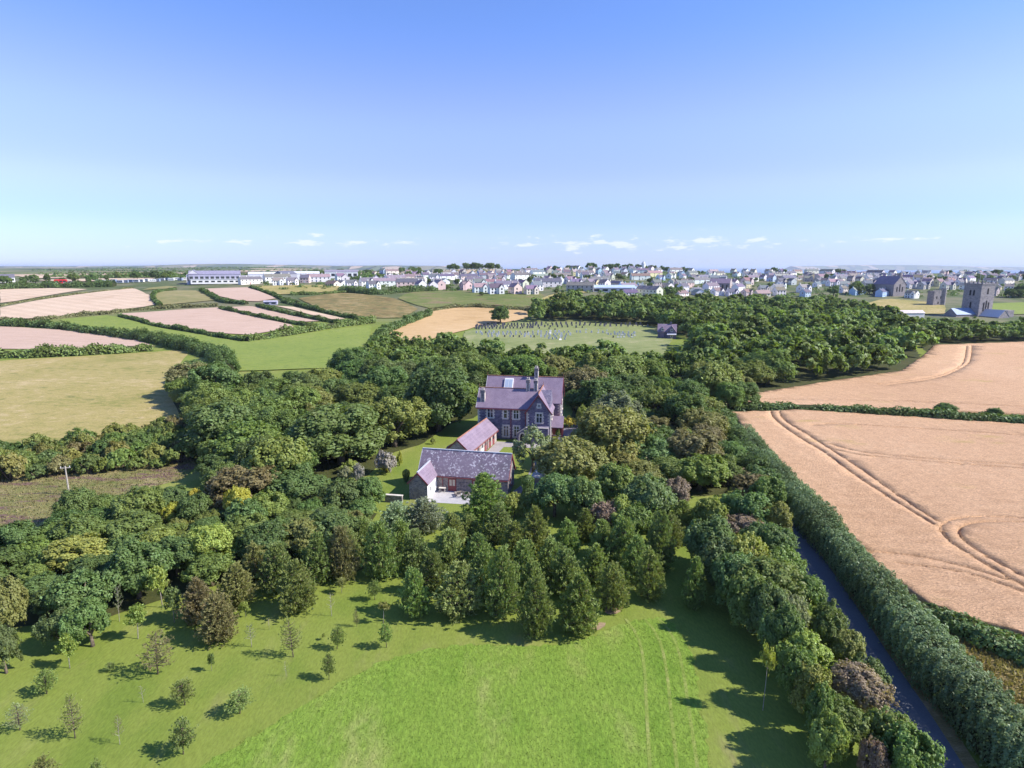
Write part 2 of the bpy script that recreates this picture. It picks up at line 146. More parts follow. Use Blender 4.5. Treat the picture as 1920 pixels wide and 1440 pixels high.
BROAD = [('broad', 3.82, 101.98, 7.13, 6.88, 'greygreen', 'feathery grey-green tree in front of the stone house porch'),('broad', 16.16, 111.89, 9.0, 5.42, 'greygreen', 'feathery tree standing beside the grey drive'),('broad', 9.88, 93.59, 8.6, 10.76, 'olive', 'big round olive tree right of the slate barn'),('broad', 6.27, 82.41, 6.26, 6.74, 'bluegreen', 'blue-green tree below the round olive tree'),('broad', 10.55, 80.17, 6.59, 5.81, 'bluegreen', 'dark blue-green tree in the middle of garden copse'),('broad', 15.31, 83.96, 7.02, 6.7, 'green', 'mid-green tree at the top of garden copse'),('broad', 19.09, 78.39, 7.71, 7.34, 'bluegreen', 'broad blue-green tree at the right of garden copse'),('broad', 24.46, 82.98, 5.23, 3.79, 'pink', 'dull pink bush beside the garden copse'),('broad', 16.35, 74.08, 5.13, 4.69, 'green', 'green tree at front of garden copse'),('broad', 13.08, 75.85, 4.85, 4.07, 'pink', 'pinkish brown tree amid the garden copse'),('broad', 14.75, 75.85, 5.39, 4.5, 'yellowgreen', 'yellow-green tree amid the garden copse'),('broad', 3.79, 82.98, 4.41, 3.79, 'bluegreen', 'dark small tree right behind the barn pine'),('broad', 0.31, 82.41, 3.56, 3.29, 'yellowgreen', 'yellow-green shrub beside the barn pine'),('broad', 26.98, 75.04, 5.6, 4.46, 'yellowgreen', 'yellowish tree at far end of the lane row'),('broad', 31.29, 75.04, 6.29, 6.04, 'bluegreen', 'blue-green tree at far end of the lane row'),('broad', 36.69, 87.03, 4.61, 6.43, 'brown', 'brownish bush against the beech hedge end'),('broad', 37.32, 82.98, 5.64, 4.27, 'green', 'green tree leaning over the far lane'),('broad', 34.92, 73.46, 5.51, 3.82, 'olive', 'olive thorn tree beside the far lane'),('broad', 23.61, 65.76, 6.55, 6.25, 'bluegreen', 'broad blue-green tree on the lawn side of lane row'),('broad', 29.9, 71.94, 4.59, 4.85, 'pink', 'purple-leaved tree in the upper lane row'),('broad', 30.18, 65.76, 6.55, 4.81, 'bluegreen', 'blue-green tree beside the lane, upper row'),('broad', 26.16, 61.58, 6.94, 4.45, 'yellowgreen', 'yellow-tipped tree in the middle of lane row'),('broad', 23.58, 61.58, 6.22, 5.29, 'bluegreen', 'dark tree facing the meadow corner'),('broad', 29.88, 60.47, 5.78, 4.66, 'green', 'green tree by the lane opposite the wheat bend'),('broad', 26.48, 55.9, 6.76, 5.96, 'green', 'large green tree in the middle of lane row'),('broad', 24.53, 52.24, 6.29, 3.75, 'bluegreen', 'tree with clear trunk beside the shaded lawn'),('broad', 30.18, 55.9, 5.1, 3.8, 'green', 'green tree hugging the lane edge'),('broad', 26.43, 51.5, 5.41, 3.87, 'greygreen', 'grey-green tree in the lane row'),('broad', 29.3, 50.69, 5.35, 3.49, 'green', 'thorn tree overhanging the lane middle'),('broad', 25.54, 46.62, 4.44, 4.17, 'yellowgreen', 'yellow-flecked tree beside the shaded lawn'),('broad', 30.37, 48.39, 3.97, 2.95, 'olive', 'hawthorn overhanging the lane'),('broad', 24.1, 42.49, 4.58, 2.99, 'olive', 'olive open tree above the shaded lawn'),('broad', 27.97, 42.19, 4.67, 3.96, 'pink', 'broad pink-brown tree in lower lane row'),('broad', 24.79, 38.95, 4.16, 3.9, 'green', 'green tree in lower lane row'),('broad', 22.4, 36.78, 4.73, 2.65, 'yellowgreen', 'light green tree near bottom of lane row'),('broad', 26.85, 37.48, 4.45, 3.52, 'green', 'green tree by lane near bottom edge'),('broad', 26.71, 34.8, 5.04, 3.73, 'green', 'lowest green tree by lane at the bottom edge'),('broad', 24.57, 35.23, 4.12, 1.94, 'pink', 'pinkish tree at the bottom edge'),('broad', 30.03, 44.63, 3.73, 3.12, 'bluegreen', 'green tree above the broad pink-brown tree'),('broad', 23.94, 54.33, 6.22, 4.2, 'green', 'green tree behind the clear-trunked tree by the lawn'),('broad', 23.61, 57.85, 6.47, 4.44, 'bluegreen', 'dark tree between meadow corner and lane row'),('broad', 24.54, 48.39, 6.06, 3.51, 'bluegreen', 'blue-green tree above the yellow-flecked tree'),('broad', 23.46, 44.12, 5.44, 2.72, 'green', 'green tree below the yellow-flecked tree'),('broad', 23.28, 39.46, 5.48, 2.54, 'green', 'green tree between shaded lawn and pink-brown tree'),('broad', -40.5, 51.74, 4.64, 3.4, 'bluegreen', 'dark leafy tree standing forward on left lawn, right one'),('broad', -43.09, 51.41, 3.73, 3.18, 'bluegreen', 'dark leafy tree standing forward on left lawn, left one'),('broad', -44.14, 55.9, 5.4, 5.3, 'bluegreen', 'big dark leafy tree at left wood edge'),('broad', -50.72, 54.51, 5.58, 4.32, 'olive', 'olive tree at the left edge by the wood'),('broad', -45.64, 47.88, 4.9, 2.89, 'bluegreen', 'dark tree cut by the left edge'),('broad', -41.3, 60.47, 6.05, 5.92, 'bluegreen', 'big blue-green tree in the left wood edge'),('broad', -35.92, 66.39, 5.85, 5.02, 'yellowgreen', 'bright green tree in the lower left copse'),('broad', -39.53, 65.13, 4.75, 4.43, 'bluegreen', 'blue-green rounded tree in lower left copse'),('broad', -38.71, 78.39, 5.69, 3.44, 'gold', 'golden-leaved tree in the lower left copse'),('broad', -46.9, 83.96, 3.37, 2.39, 'gold', 'small golden tree above the lower left copse'),('broad', -47.66, 79.27, 3.21, 2.57, 'gold', 'second golden tree in the lower left copse'),('broad', -21.37, 84.96, 5.09, 4.68, 'bluegreen', 'blue-green shrub tree left of the stone wall stub'),('broad', -25.25, 82.98, 4.99, 5.52, 'bluegreen', 'blue-green tree left of the barn lawn'),('broad', -7.27, 370.62, 10.52, 14.55, 'dark', 'lone dark round tree at the cemetery corner'),('broad', -16.44, 128.89, 14.49, 15.25, 'dark', 'largest round dark tree left of the stone house'),('broad', -23.88, 116.82, 10.66, 10.31, 'olive', 'olive round tree left of the largest dark tree'),('broad', -31.73, 106.11, 11.19, 14.87, 'green', 'wide bright green tree above the garden beds'),('broad', 15.9, 132.51, 5.02, 2.93, 'yellowgreen', 'light green slim tree beside the drive'),('broad', 107.29, 143.56, 2.84, 5.28, 'dark', 'larger round bush in the hedge between wheat fields'),('broad', 115.71, 139.35, 2.9, 3.34, 'dark', 'smaller round bush in the hedge between wheat fields')]
SHRUBS = [('round', -22.34, 101.41, 3.27, 3.61, 'heather', 'rounded mauve-grey shrub on the barn lawn'),('round', -22.43, 101.41, 1.49, 1.71, 'gold', 'small golden shrub in front of the mauve-grey shrub'),('round', -20.7, 104.9, 2.15, 1.08, 'gold', 'upright golden bush beside the barn roof'),('round', -21.52, 104.6, 1.53, 0.78, 'gold', 'slender golden bush left of the upright one'),('urn', -17.98, 96.58, 2.29, 1.18, 'dark', 'dark clipped cone shrub at the barn corner'),('round', -16.2, 118.68, 1.14, 0.88, 'yellowgreen', 'potted yellowish shrub on the lawn behind the barn'),('round', -26.09, 96.33, 2.56, 2.17, 'heather', 'pinkish grey shrub in the left garden bed'),('round', -28.62, 97.62, 1.73, 2.75, 'greygreen', 'silvery shrub in the left garden bed'),('round', -27.36, 108.61, 2.11, 4.05, 'yellowgreen', 'light green shrubs below the wide bright tree'),('round', -29.06, 101.7, 1.69, 2.86, 'yellowgreen', 'yellow-green shrub in the upper garden bed'),('urn', 2.53, 89.19, 3.99, 2.19, 'dark', 'dark clipped columnar shrub beside the barn path'),('round', 13.45, 132.51, 1.89, 3.18, 'gold', 'golden shrub beside the side porch'),('round', 3.34, 88.1, 0.88, 0.83, 'yellowgreen', 'small shrub by the barn path'),('round', 9.77, 122.57, 1.76, 1.02, 'green', 'green bush against the side porch')]
TRACKS = [[(64.7, 145.2),(62.24, 137.33),(60.96, 121.78),(61.32, 112.57),(59.75, 99.48),(59.36, 87.03),(59.39, 78.74)], [(66.84, 145.2),(64.08, 136.34),(64.06, 125.87),(63.26, 113.26),(62.76, 103.13),(61.15, 88.54),(60.66, 79.81)], [(63.81, 114.31),(65.48, 111.56),(69.3, 109.25),(78.33, 106.11),(92.2, 102.55)], [(65.67, 116.82),(66.61, 113.61),(70.28, 110.89),(79.41, 107.66),(93.67, 104.3)], [(73.84, 80.72),(69.96, 81.65),(64.88, 81.09),(61.53, 79.63),(59.66, 78.04),(58.27, 75.04),(57.6, 71.2),(57.93, 66.39),(58.23, 61.8)], [(72.77, 79.45),(68.5, 79.81),(65.05, 79.27),(62.64, 78.04),(60.9, 76.18),(59.74, 73.15),(59.49, 68.38),(60.01, 63.9)], [(47.66, 67.44),(51.49, 66.39),(54.75, 64.76),(57.29, 60.69)], [(45.01, 70.76),(50.49, 69.76),(54.54, 67.04),(57.21, 63.9)], [(68.48, 132.51),(74.12, 133.92),(80.71, 132.51),(94.1, 128.89),(110.06, 123.79)]]
TRACKS2 = [[(208.39, 272.1),(172.84, 225.57),(159.55, 211.03),(138.02, 192.34),(114.03, 181.56)], [(210.83, 272.1),(175.29, 225.57),(163.16, 213.33),(138.45, 190.46),(114.65, 179.87)], [(68.97, 160.43),(93.18, 159.1),(112.78, 155.87),(132.91, 150.95)]]
TOWN = [[(-246.35, 570.71, 'terrace', 1.53, 944),(-216.32, 560.31, 'cross', -0.58, 922),(-204.14, 562.52, 'cross', 0.61, 748),(-163.37, 552.71, 'bungalow', 2.02, 214),(-144.88, 546.24, 'cross', 0.02, 296),(-133.59, 555.28, 'cross', 0.65, 988),(-93.2, 554.14, 'terrace', -1.15, 724),(-66.74, 546.19, 'terrace', -0.69, 323),(-40.95, 536.43, 'cross', 0.21, 767)], [(-121.85, 531.14, 'cross', 0.48, 251),(-79.69, 527.67, 'gable', 0.18, 302),(-68.72, 524.9, 'gable', -0.94, 525),(-18.41, 518.88, 'cross', 1.18, 945),(-4.79, 529.65, 'terrace', 0.66, 466),(21.52, 526.23, 'gable', -0.34, 749),(59.26, 524.62, 'terrace', -3.65, 872),(85.02, 529.12, 'bungalow', 1.11, 325),(103.76, 543.82, 'terrace', 1.41, 544)], [(-158.39, 561.61, 'bungalow', 1.21, 184),(-118.63, 567.06, 'terrace', -0.9, 684),(-95.09, 578.01, 'terrace', -0.34, 872),(-71.16, 582.95, 'cross', 0.53, 280),(-31.19, 578.55, 'cross', -1.29, 704),(-17.65, 588.84, 'terrace', -0.59, 856),(7.74, 574.17, 'terrace', -0.11, 736),(34.56, 579.27, 'terrace', -1.9, 277),(61.87, 585.47, 'cross', -0.66, 639),(76.2, 584.49, 'cross', 1.09, 231),(87.96, 576.2, 'gable', 0.29, 185),(102.1, 588.88, 'terrace', -1.0, 604)], [(-227.63, 587.56, 'terrace', 0.94, 415),(-199.08, 583.97, 'gable', -2.47, 563),(-196.89, 615.89, 'terrace', -0.76, 300),(-165.05, 599.5, 'terrace', -1.14, 478),(-144.94, 620.12, 'bungalow', -0.49, 991),(-135.01, 643.92, 'gable', -1.02, 552),(-121.53, 630.51, 'terrace', 1.98, 231),(-97.62, 644.15, 'terrace', 0.36, 608),(-71.42, 635.77, 'bungalow', -0.47, 20),(-56.15, 637.9, 'bungalow', 0.14, 675),(-40.73, 653.2, 'terrace', 0.17, 139),(-13.95, 662.78, 'cross', -0.27, 501),(26.32, 644.47, 'gable', 0.57, 725),(38.1, 649.12, 'gable', 0.58, 369),(49.49, 634.17, 'gable', -0.02, 938),(60.56, 636.88, 'cross', 1.1, 797),(75.97, 640.96, 'bungalow', 0.62, 698),(95.16, 655.72, 'terrace', -0.95, 776)], [(-130.55, 742.19, 'gable', -0.91, 235),(-121.21, 754.48, 'gable', 1.58, 70),(-104.74, 733.42, 'gable', 0.26, 125),(-93.84, 735.53, 'gable', 0.55, 940),(-83.66, 750.29, 'cross', 0.62, 165),(-70.84, 749.04, 'gable', -0.02, 584),(-57.36, 732.85, 'gable', -0.81, 93),(-30.07, 749.44, 'terrace', -1.84, 568),(-3.91, 746.08, 'gable', -0.04, 529),(9.29, 728.34, 'terrace', 1.67, 398),(34.4, 729.84, 'terrace', -0.22, 127),(60.93, 736.07, 'terrace', -0.38, 491),(89.71, 747.75, 'gable', -1.45, 967),(101.08, 733.17, 'cross', 1.29, 85),(117.15, 737.28, 'cross', -0.66, 240),(157.26, 745.27, 'terrace', -1.78, 529),(183.14, 750.41, 'cross', 0.79, 405),(205.09, 786.2, 'cross', 2.03, 492),(243.6, 775.04, 'terrace', 0.47, 162),(272.04, 785.81, 'bungalow', 0.34, 260),(324.96, 813.56, 'gable', 0.44, 689),(330.55, 798.25, 'gable', -0.41, 690),(357.06, 805.06, 'terrace', -0.41, 188),(388.51, 816.83, 'bungalow', -1.46, 246),(404.45, 818.69, 'gable', -2.47, 6),(411.65, 809.38, 'terrace', 1.15, 34),(427.22, 789.64, 'terrace', -0.15, 822),(453.45, 790.1, 'gable', -0.72, 659),(474.49, 807.96, 'gable', 0.54, 655),(492.4, 820.16, 'cross', -0.94, 520),(518.58, 814.11, 'gable', 0.44, 219),(524.2, 803.66, 'terrace', -0.88, 640),(558.41, 817.43, 'terrace', -0.42, 912),(579.06, 808.5, 'gable', -1.73, 269),(589.27, 804.71, 'gable', 0.18, 482),(632.48, 811.99, 'cross', -0.69, 903),(654.53, 789.05, 'gable', 1.17, 452)], [(-117.17, 833.43, 'terrace', -0.75, 173),(-91.85, 829.73, 'terrace', 1.56, 570),(-68.05, 839.57, 'gable', 0.66, 446),(-52.88, 807.42, 'gable', -0.86, 338),(-42.7, 834.82, 'cross', 0.41, 97),(-28.8, 817.84, 'gable', 1.65, 121),(-17.41, 823.0, 'cross', -0.67, 444),(-4.47, 836.93, 'cross', 1.32, 106),(8.12, 807.32, 'gable', -0.26, 1),(18.93, 816.4, 'bungalow', -0.68, 206),(34.79, 829.19, 'terrace', 0.89, 804),(59.53, 822.39, 'cross', -1.14, 63),(73.68, 820.1, 'gable', -1.87, 244),(87.07, 833.87, 'cross', 0.02, 942),(97.1, 808.03, 'terrace', -0.81, 481),(126.05, 820.19, 'cross', 1.2, 600),(140.02, 817.84, 'gable', 0.08, 27),(155.2, 833.25, 'bungalow', -0.4, 806),(170.47, 824.99, 'gable', -1.02, 817),(183.08, 828.83, 'gable', -0.81, 79),(196.38, 840.55, 'terrace', -0.11, 951),(222.43, 846.22, 'cross', 0.03, 979),(243.48, 873.86, 'cross', -1.49, 94),(262.14, 885.61, 'terrace', 0.99, 182),(289.19, 886.4, 'cross', 0.02, 628),(307.48, 900.62, 'terrace', 0.68, 816),(331.64, 897.38, 'cross', 0.49, 422),(354.62, 918.74, 'gable', -1.0, 559),(395.68, 920.99, 'cross', 0.69, 431),(411.79, 928.99, 'cross', -0.57, 333),(415.05, 904.77, 'terrace', 1.07, 854),(452.61, 928.56, 'cross', 0.43, 660),(447.86, 891.6, 'bungalow', 1.49, 114),(478.96, 923.33, 'gable', 0.01, 451),(476.03, 893.72, 'cross', 2.23, 640)], [(-15.93, 907.24, 'cross', -0.7, 85),(-2.62, 883.93, 'bungalow', -1.49, 120),(14.8, 882.64, 'gable', -2.56, 967),(28.05, 899.55, 'terrace', 0.07, 828),(54.24, 903.86, 'cross', -0.61, 510),(67.48, 888.1, 'gable', 0.56, 303),(78.63, 881.54, 'gable', 0.99, 243),(90.82, 890.24, 'gable', 0.33, 98),(104.38, 902.46, 'cross', -1.76, 94),(120.11, 916.86, 'gable', 1.53, 784),(127.74, 893.56, 'gable', -0.95, 529),(155.94, 914.73, 'gable', 0.26, 612),(168.75, 911.65, 'gable', -1.36, 445),(181.01, 907.48, 'gable', 1.08, 431),(199.69, 935.15, 'terrace', -2.7, 774),(228.77, 952.14, 'terrace', 2.58, 432),(263.36, 980.51, 'terrace', -0.7, 481),(294.79, 1000.33, 'gable', 0.38, 776),(324.71, 980.61, 'terrace', 0.31, 139),(382.37, 1049.0, 'gable', 0.16, 134),(386.45, 1007.01, 'gable', -0.39, 917),(407.83, 1027.06, 'gable', 0.8, 310),(424.9, 1005.72, 'cross', 0.62, 143),(460.06, 1039.26, 'gable', -0.17, 15),(496.43, 1058.4, 'terrace', -0.29, 512),(512.31, 1039.41, 'terrace', -1.01, 105),(521.1, 1005.22, 'terrace', -0.38, 282)], [(60.75, 982.38, 'gable', 0.65, 634),(70.03, 949.72, 'terrace', 0.23, 382),(100.62, 985.26, 'terrace', 1.29, 580),(127.68, 994.57, 'gable', 0.03, 906),(133.52, 957.73, 'cross', -0.55, 127),(148.46, 968.57, 'cross', 0.06, 643),(165.37, 980.7, 'bungalow', 0.69, 579),(181.05, 986.28, 'gable', -1.15, 44),(196.17, 999.26, 'gable', -0.88, 543),(210.03, 1006.59, 'cross', 0.55, 712),(236.32, 1034.52, 'gable', -0.18, 537)], [(98.75, 507.68, 'bungalow', -0.83, 159),(118.12, 520.42, 'terrace', 0.12, 361),(152.8, 546.18, 'bungalow', 0.41, 666),(173.02, 560.96, 'bungalow', -2.34, 352),(193.23, 569.71, 'cross', -0.03, 514),(206.27, 566.57, 'cross', -1.53, 855),(222.19, 573.01, 'cross', 0.85, 366),(238.51, 576.11, 'bungalow', -1.59, 119),(256.89, 580.27, 'gable', -1.93, 647),(277.93, 571.87, 'gable', -0.17, 337)], [(120.33, 567.94, 'gable', 1.08, 809),(166.24, 587.91, 'gable', 0.36, 331),(180.13, 589.75, 'bungalow', 0.36, 629),(203.13, 610.66, 'terrace', 0.66, 278),(229.92, 614.2, 'terrace', 2.08, 136),(256.43, 616.21, 'cross', -1.91, 830),(274.6, 624.38, 'terrace', 1.04, 453),(295.35, 612.94, 'cross', -0.42, 762),(333.29, 608.94, 'gable', -0.33, 239),(349.89, 619.21, 'gable', -0.05, 693)], [(148.89, 625.31, 'gable', -0.64, 24),(161.0, 627.57, 'bungalow', -0.23, 533),(182.46, 642.45, 'terrace', -0.29, 301),(208.04, 641.73, 'gable', 1.18, 199),(223.8, 650.48, 'gable', 1.38, 427),(239.42, 659.17, 'bungalow', 2.17, 749),(257.36, 664.01, 'gable', -0.05, 809),(290.27, 655.74, 'cross', 0.57, 681),(334.81, 664.9, 'gable', 0.03, 953),(368.72, 657.91, 'bungalow', -0.31, 543),(389.39, 664.25, 'gable', -2.09, 194),(402.22, 664.29, 'bungalow', 0.91, 296),(418.61, 664.82, 'bungalow', -0.67, 628)], [(178.19, 674.07, 'cross', 2.26, 206),(196.66, 684.79, 'cross', -2.0, 378),(216.72, 700.76, 'terrace', -0.76, 746),(245.23, 704.71, 'gable', 0.37, 705),(259.03, 712.3, 'bungalow', 0.78, 537),(273.02, 704.88, 'cross', -0.19, 891),(315.81, 712.15, 'cross', -0.76, 596),(326.96, 707.52, 'gable', -1.87, 374),(370.09, 716.03, 'gable', 1.56, 717),(374.66, 701.6, 'terrace', -0.53, 906),(417.6, 711.61, 'bungalow', -1.88, 337),(431.9, 708.24, 'cross', -0.91, 572),(463.34, 713.56, 'terrace', 0.76, 747),(489.07, 713.93, 'terrace', 0.15, 693),(505.81, 699.73, 'gable', -0.85, 891),(522.69, 704.71, 'gable', 0.51, 311),(538.37, 711.05, 'bungalow', -0.48, 993),(582.33, 713.64, 'terrace', -0.21, 434)], [(222.09, 742.11, 'cross', 0.7, 850),(239.42, 749.1, 'bungalow', 0.54, 953),(257.13, 758.1, 'terrace', -2.03, 538),(282.74, 758.19, 'bungalow', 0.52, 201),(301.95, 765.49, 'terrace', 0.81, 38),(329.45, 770.37, 'gable', 0.34, 456),(341.35, 772.6, 'gable', -0.1, 944),(347.52, 762.44, 'terrace', -0.3, 237),(374.7, 767.78, 'cross', -3.34, 577),(383.73, 755.79, 'bungalow', -0.59, 181),(396.86, 751.07, 'gable', 0.72, 802),(414.48, 762.41, 'gable', -0.64, 877),(432.69, 773.9, 'gable', -0.16, 284),(430.99, 751.46, 'gable', -1.09, 411),(456.83, 776.15, 'gable', -0.83, 293),(468.48, 776.17, 'cross', -0.72, 249),(469.86, 754.77, 'gable', 0.15, 346),(491.78, 771.24, 'gable', -0.84, 511),(515.46, 770.59, 'gable', 2.96, 124),(533.9, 778.94, 'terrace', 1.14, 790),(547.1, 758.92, 'terrace', -0.84, 261),(571.98, 757.78, 'terrace', 0.72, 502),(599.23, 758.09, 'bungalow', 1.42, 871),(614.4, 758.72, 'cross', -0.73, 37)], [(343.49, 888.1, 'cross', -1.9, 762),(347.3, 866.19, 'terrace', 0.16, 274),(377.35, 874.68, 'terrace', -0.53, 203),(431.57, 884.91, 'cross', -0.08, 943),(460.99, 885.07, 'gable', -1.52, 665),(495.34, 880.48, 'terrace', 0.3, 805),(535.37, 905.37, 'bungalow', 0.51, 620),(556.05, 912.4, 'bungalow', -1.12, 625),(576.9, 918.12, 'bungalow', -1.21, 559),(584.94, 907.86, 'cross', 0.37, 655),(586.96, 890.21, 'cross', -0.7, 234),(639.85, 904.47, 'bungalow', 1.14, 63),(640.34, 881.79, 'gable', 0.1, 515),(671.69, 907.4, 'cross', -0.77, 724),(671.47, 887.15, 'cross', 0.32, 289),(707.49, 914.87, 'bungalow', -1.43, 870),(706.48, 892.35, 'bungalow', -1.41, 244),(739.86, 912.13, 'cross', 0.08, 86),(754.87, 897.18, 'gable', -1.92, 822)], [(337.77, 590.32, 'terrace', 0.46, 993),(354.4, 576.42, 'terrace', 0.85, 511),(372.9, 562.57, 'cross', -0.22, 305)], [(434.49, 660.16, 'cross', -0.89, 0),(441.47, 650.47, 'cross', 0.28, 362),(465.31, 647.16, 'cross', -0.99, 103),(487.87, 641.2, 'terrace', 1.43, 538),(505.25, 629.44, 'gable', 1.25, 314),(521.8, 634.85, 'gable', 1.95, 284)], [(462.13, 580.72, 'gable', 0.13, 432),(497.8, 578.84, 'terrace', -0.05, 632),(523.33, 578.64, 'bungalow', -0.21, 239)], [(-189.32, 672.3, 'cross', 0.69, 70),(-156.18, 696.03, 'bungalow', -0.92, 680),(-145.21, 716.09, 'gable', 0.04, 534),(-115.54, 697.62, 'terrace', 0.63, 473),(-90.81, 703.32, 'cross', -0.55, 286),(-78.28, 721.39, 'terrace', 0.9, 353),(-50.61, 709.84, 'terrace', 0.22, 381),(-24.72, 722.28, 'cross', 0.03, 31),(-11.35, 732.95, 'cross', -2.32, 437)], [(-213.2, 933.68, 'bungalow', 2.69, 378),(-201.76, 951.43, 'gable', 2.33, 322),(-183.24, 925.23, 'terrace', 0.46, 335),(-150.91, 882.26, 'gable', -0.73, 335),(-114.14, 884.17, 'cross', 0.3, 969),(-97.84, 860.9, 'cross', -0.96, 808),(-83.99, 872.0, 'gable', -0.92, 160),(-45.44, 875.65, 'terrace', -1.92, 911),(-17.96, 863.39, 'cross', 0.04, 659)], [(363.68, 687.57, 'cross', -1.53, 727),(377.06, 688.32, 'bungalow', -1.21, 329),(406.35, 688.72, 'cross', -1.1, 77),(424.72, 694.5, 'gable', 1.38, 873),(452.75, 680.41, 'cross', 1.18, 766),(473.03, 689.12, 'gable', -0.34, 925),(483.29, 685.63, 'gable', -0.61, 52),(497.07, 688.61, 'gable', -0.41, 684),(509.03, 688.8, 'gable', -0.68, 619),(543.94, 683.59, 'bungalow', 1.15, 511)], [(221.39, 786.52, 'gable', 1.33, 469),(234.64, 789.11, 'cross', -0.1, 359),(277.68, 793.99, 'cross', -2.36, 736),(328.79, 823.16, 'gable', -0.62, 74),(354.59, 828.07, 'cross', -1.42, 195),(372.7, 834.08, 'terrace', -0.27, 607),(428.88, 840.85, 'bungalow', 0.05, 383),(436.31, 822.91, 'bungalow', 0.01, 573),(443.78, 809.53, 'cross', -1.74, 590),(473.75, 840.47, 'terrace', -0.3, 98),(505.59, 827.27, 'gable', 1.11, 114),(546.23, 826.88, 'bungalow', 1.66, 491),(565.45, 832.99, 'terrace', -1.61, 159),(602.55, 827.79, 'terrace', -0.35, 441),(650.56, 806.1, 'gable', -0.45, 261),(680.97, 827.81, 'gable', 2.17, 233),(678.39, 809.68, 'cross', -0.78, 553)], [(529.13, 955.74, 'terrace', 1.4, 113),(563.78, 970.31, 'bungalow', -0.78, 520),(563.96, 942.71, 'terrace', -0.41, 471),(597.96, 954.59, 'gable', -0.52, 500),(650.96, 974.11, 'gable', 1.38, 438),(647.63, 949.98, 'cross', 1.69, 265),(690.95, 972.55, 'cross', -0.1, 432),(695.15, 936.98, 'gable', -1.56, 238),(730.93, 968.73, 'cross', -0.83, 430),(742.23, 963.91, 'gable', -0.66, 164),(739.3, 944.04, 'terrace', 0.99, 903),(791.84, 976.84, 'bungalow', 1.17, 66),(819.18, 972.85, 'bungalow', 0.14, 633)], [(-26.31, 496.33, 'cross', -0.92, 252),(-12.97, 485.37, 'cross', -1.09, 244),(2.48, 486.66, 'gable', 0.06, 178),(15.06, 482.22, 'cross', -0.65, 870)]]
PT = {'school': (-282.38, 577.69), 'white_shed': (-245.93, 698.91), 'shed2': (-258.23, 674.71), 'chapel': (365.78, 586.07), 'gatehouse': (359.62, 511.98), 'tower': (339.86, 439.45), 'lodge': (79.4, 305.43), 'hut': (-171.12, 426.94), 'blueshed': (88.63, 528.1), 'bigstone': (212.72, 617.83), 'pole': (-71.15, 90.77), 'whitehouse_far': (-496.8, 596.48), 'redbus': (-409.38, 561.77), 'car_park': (217.35, 545.54), 'nave': (324.6, 439.45), 'wall_stub': (-18.26, 87.67), 'carbehind': (-12.44, 113.26), 'shed': (4.99, 94.57), 'post1': (-59.62, 254.65), 'whitelow': (261.13, 393.05), 'windmill': (224.06, 1038.21)}
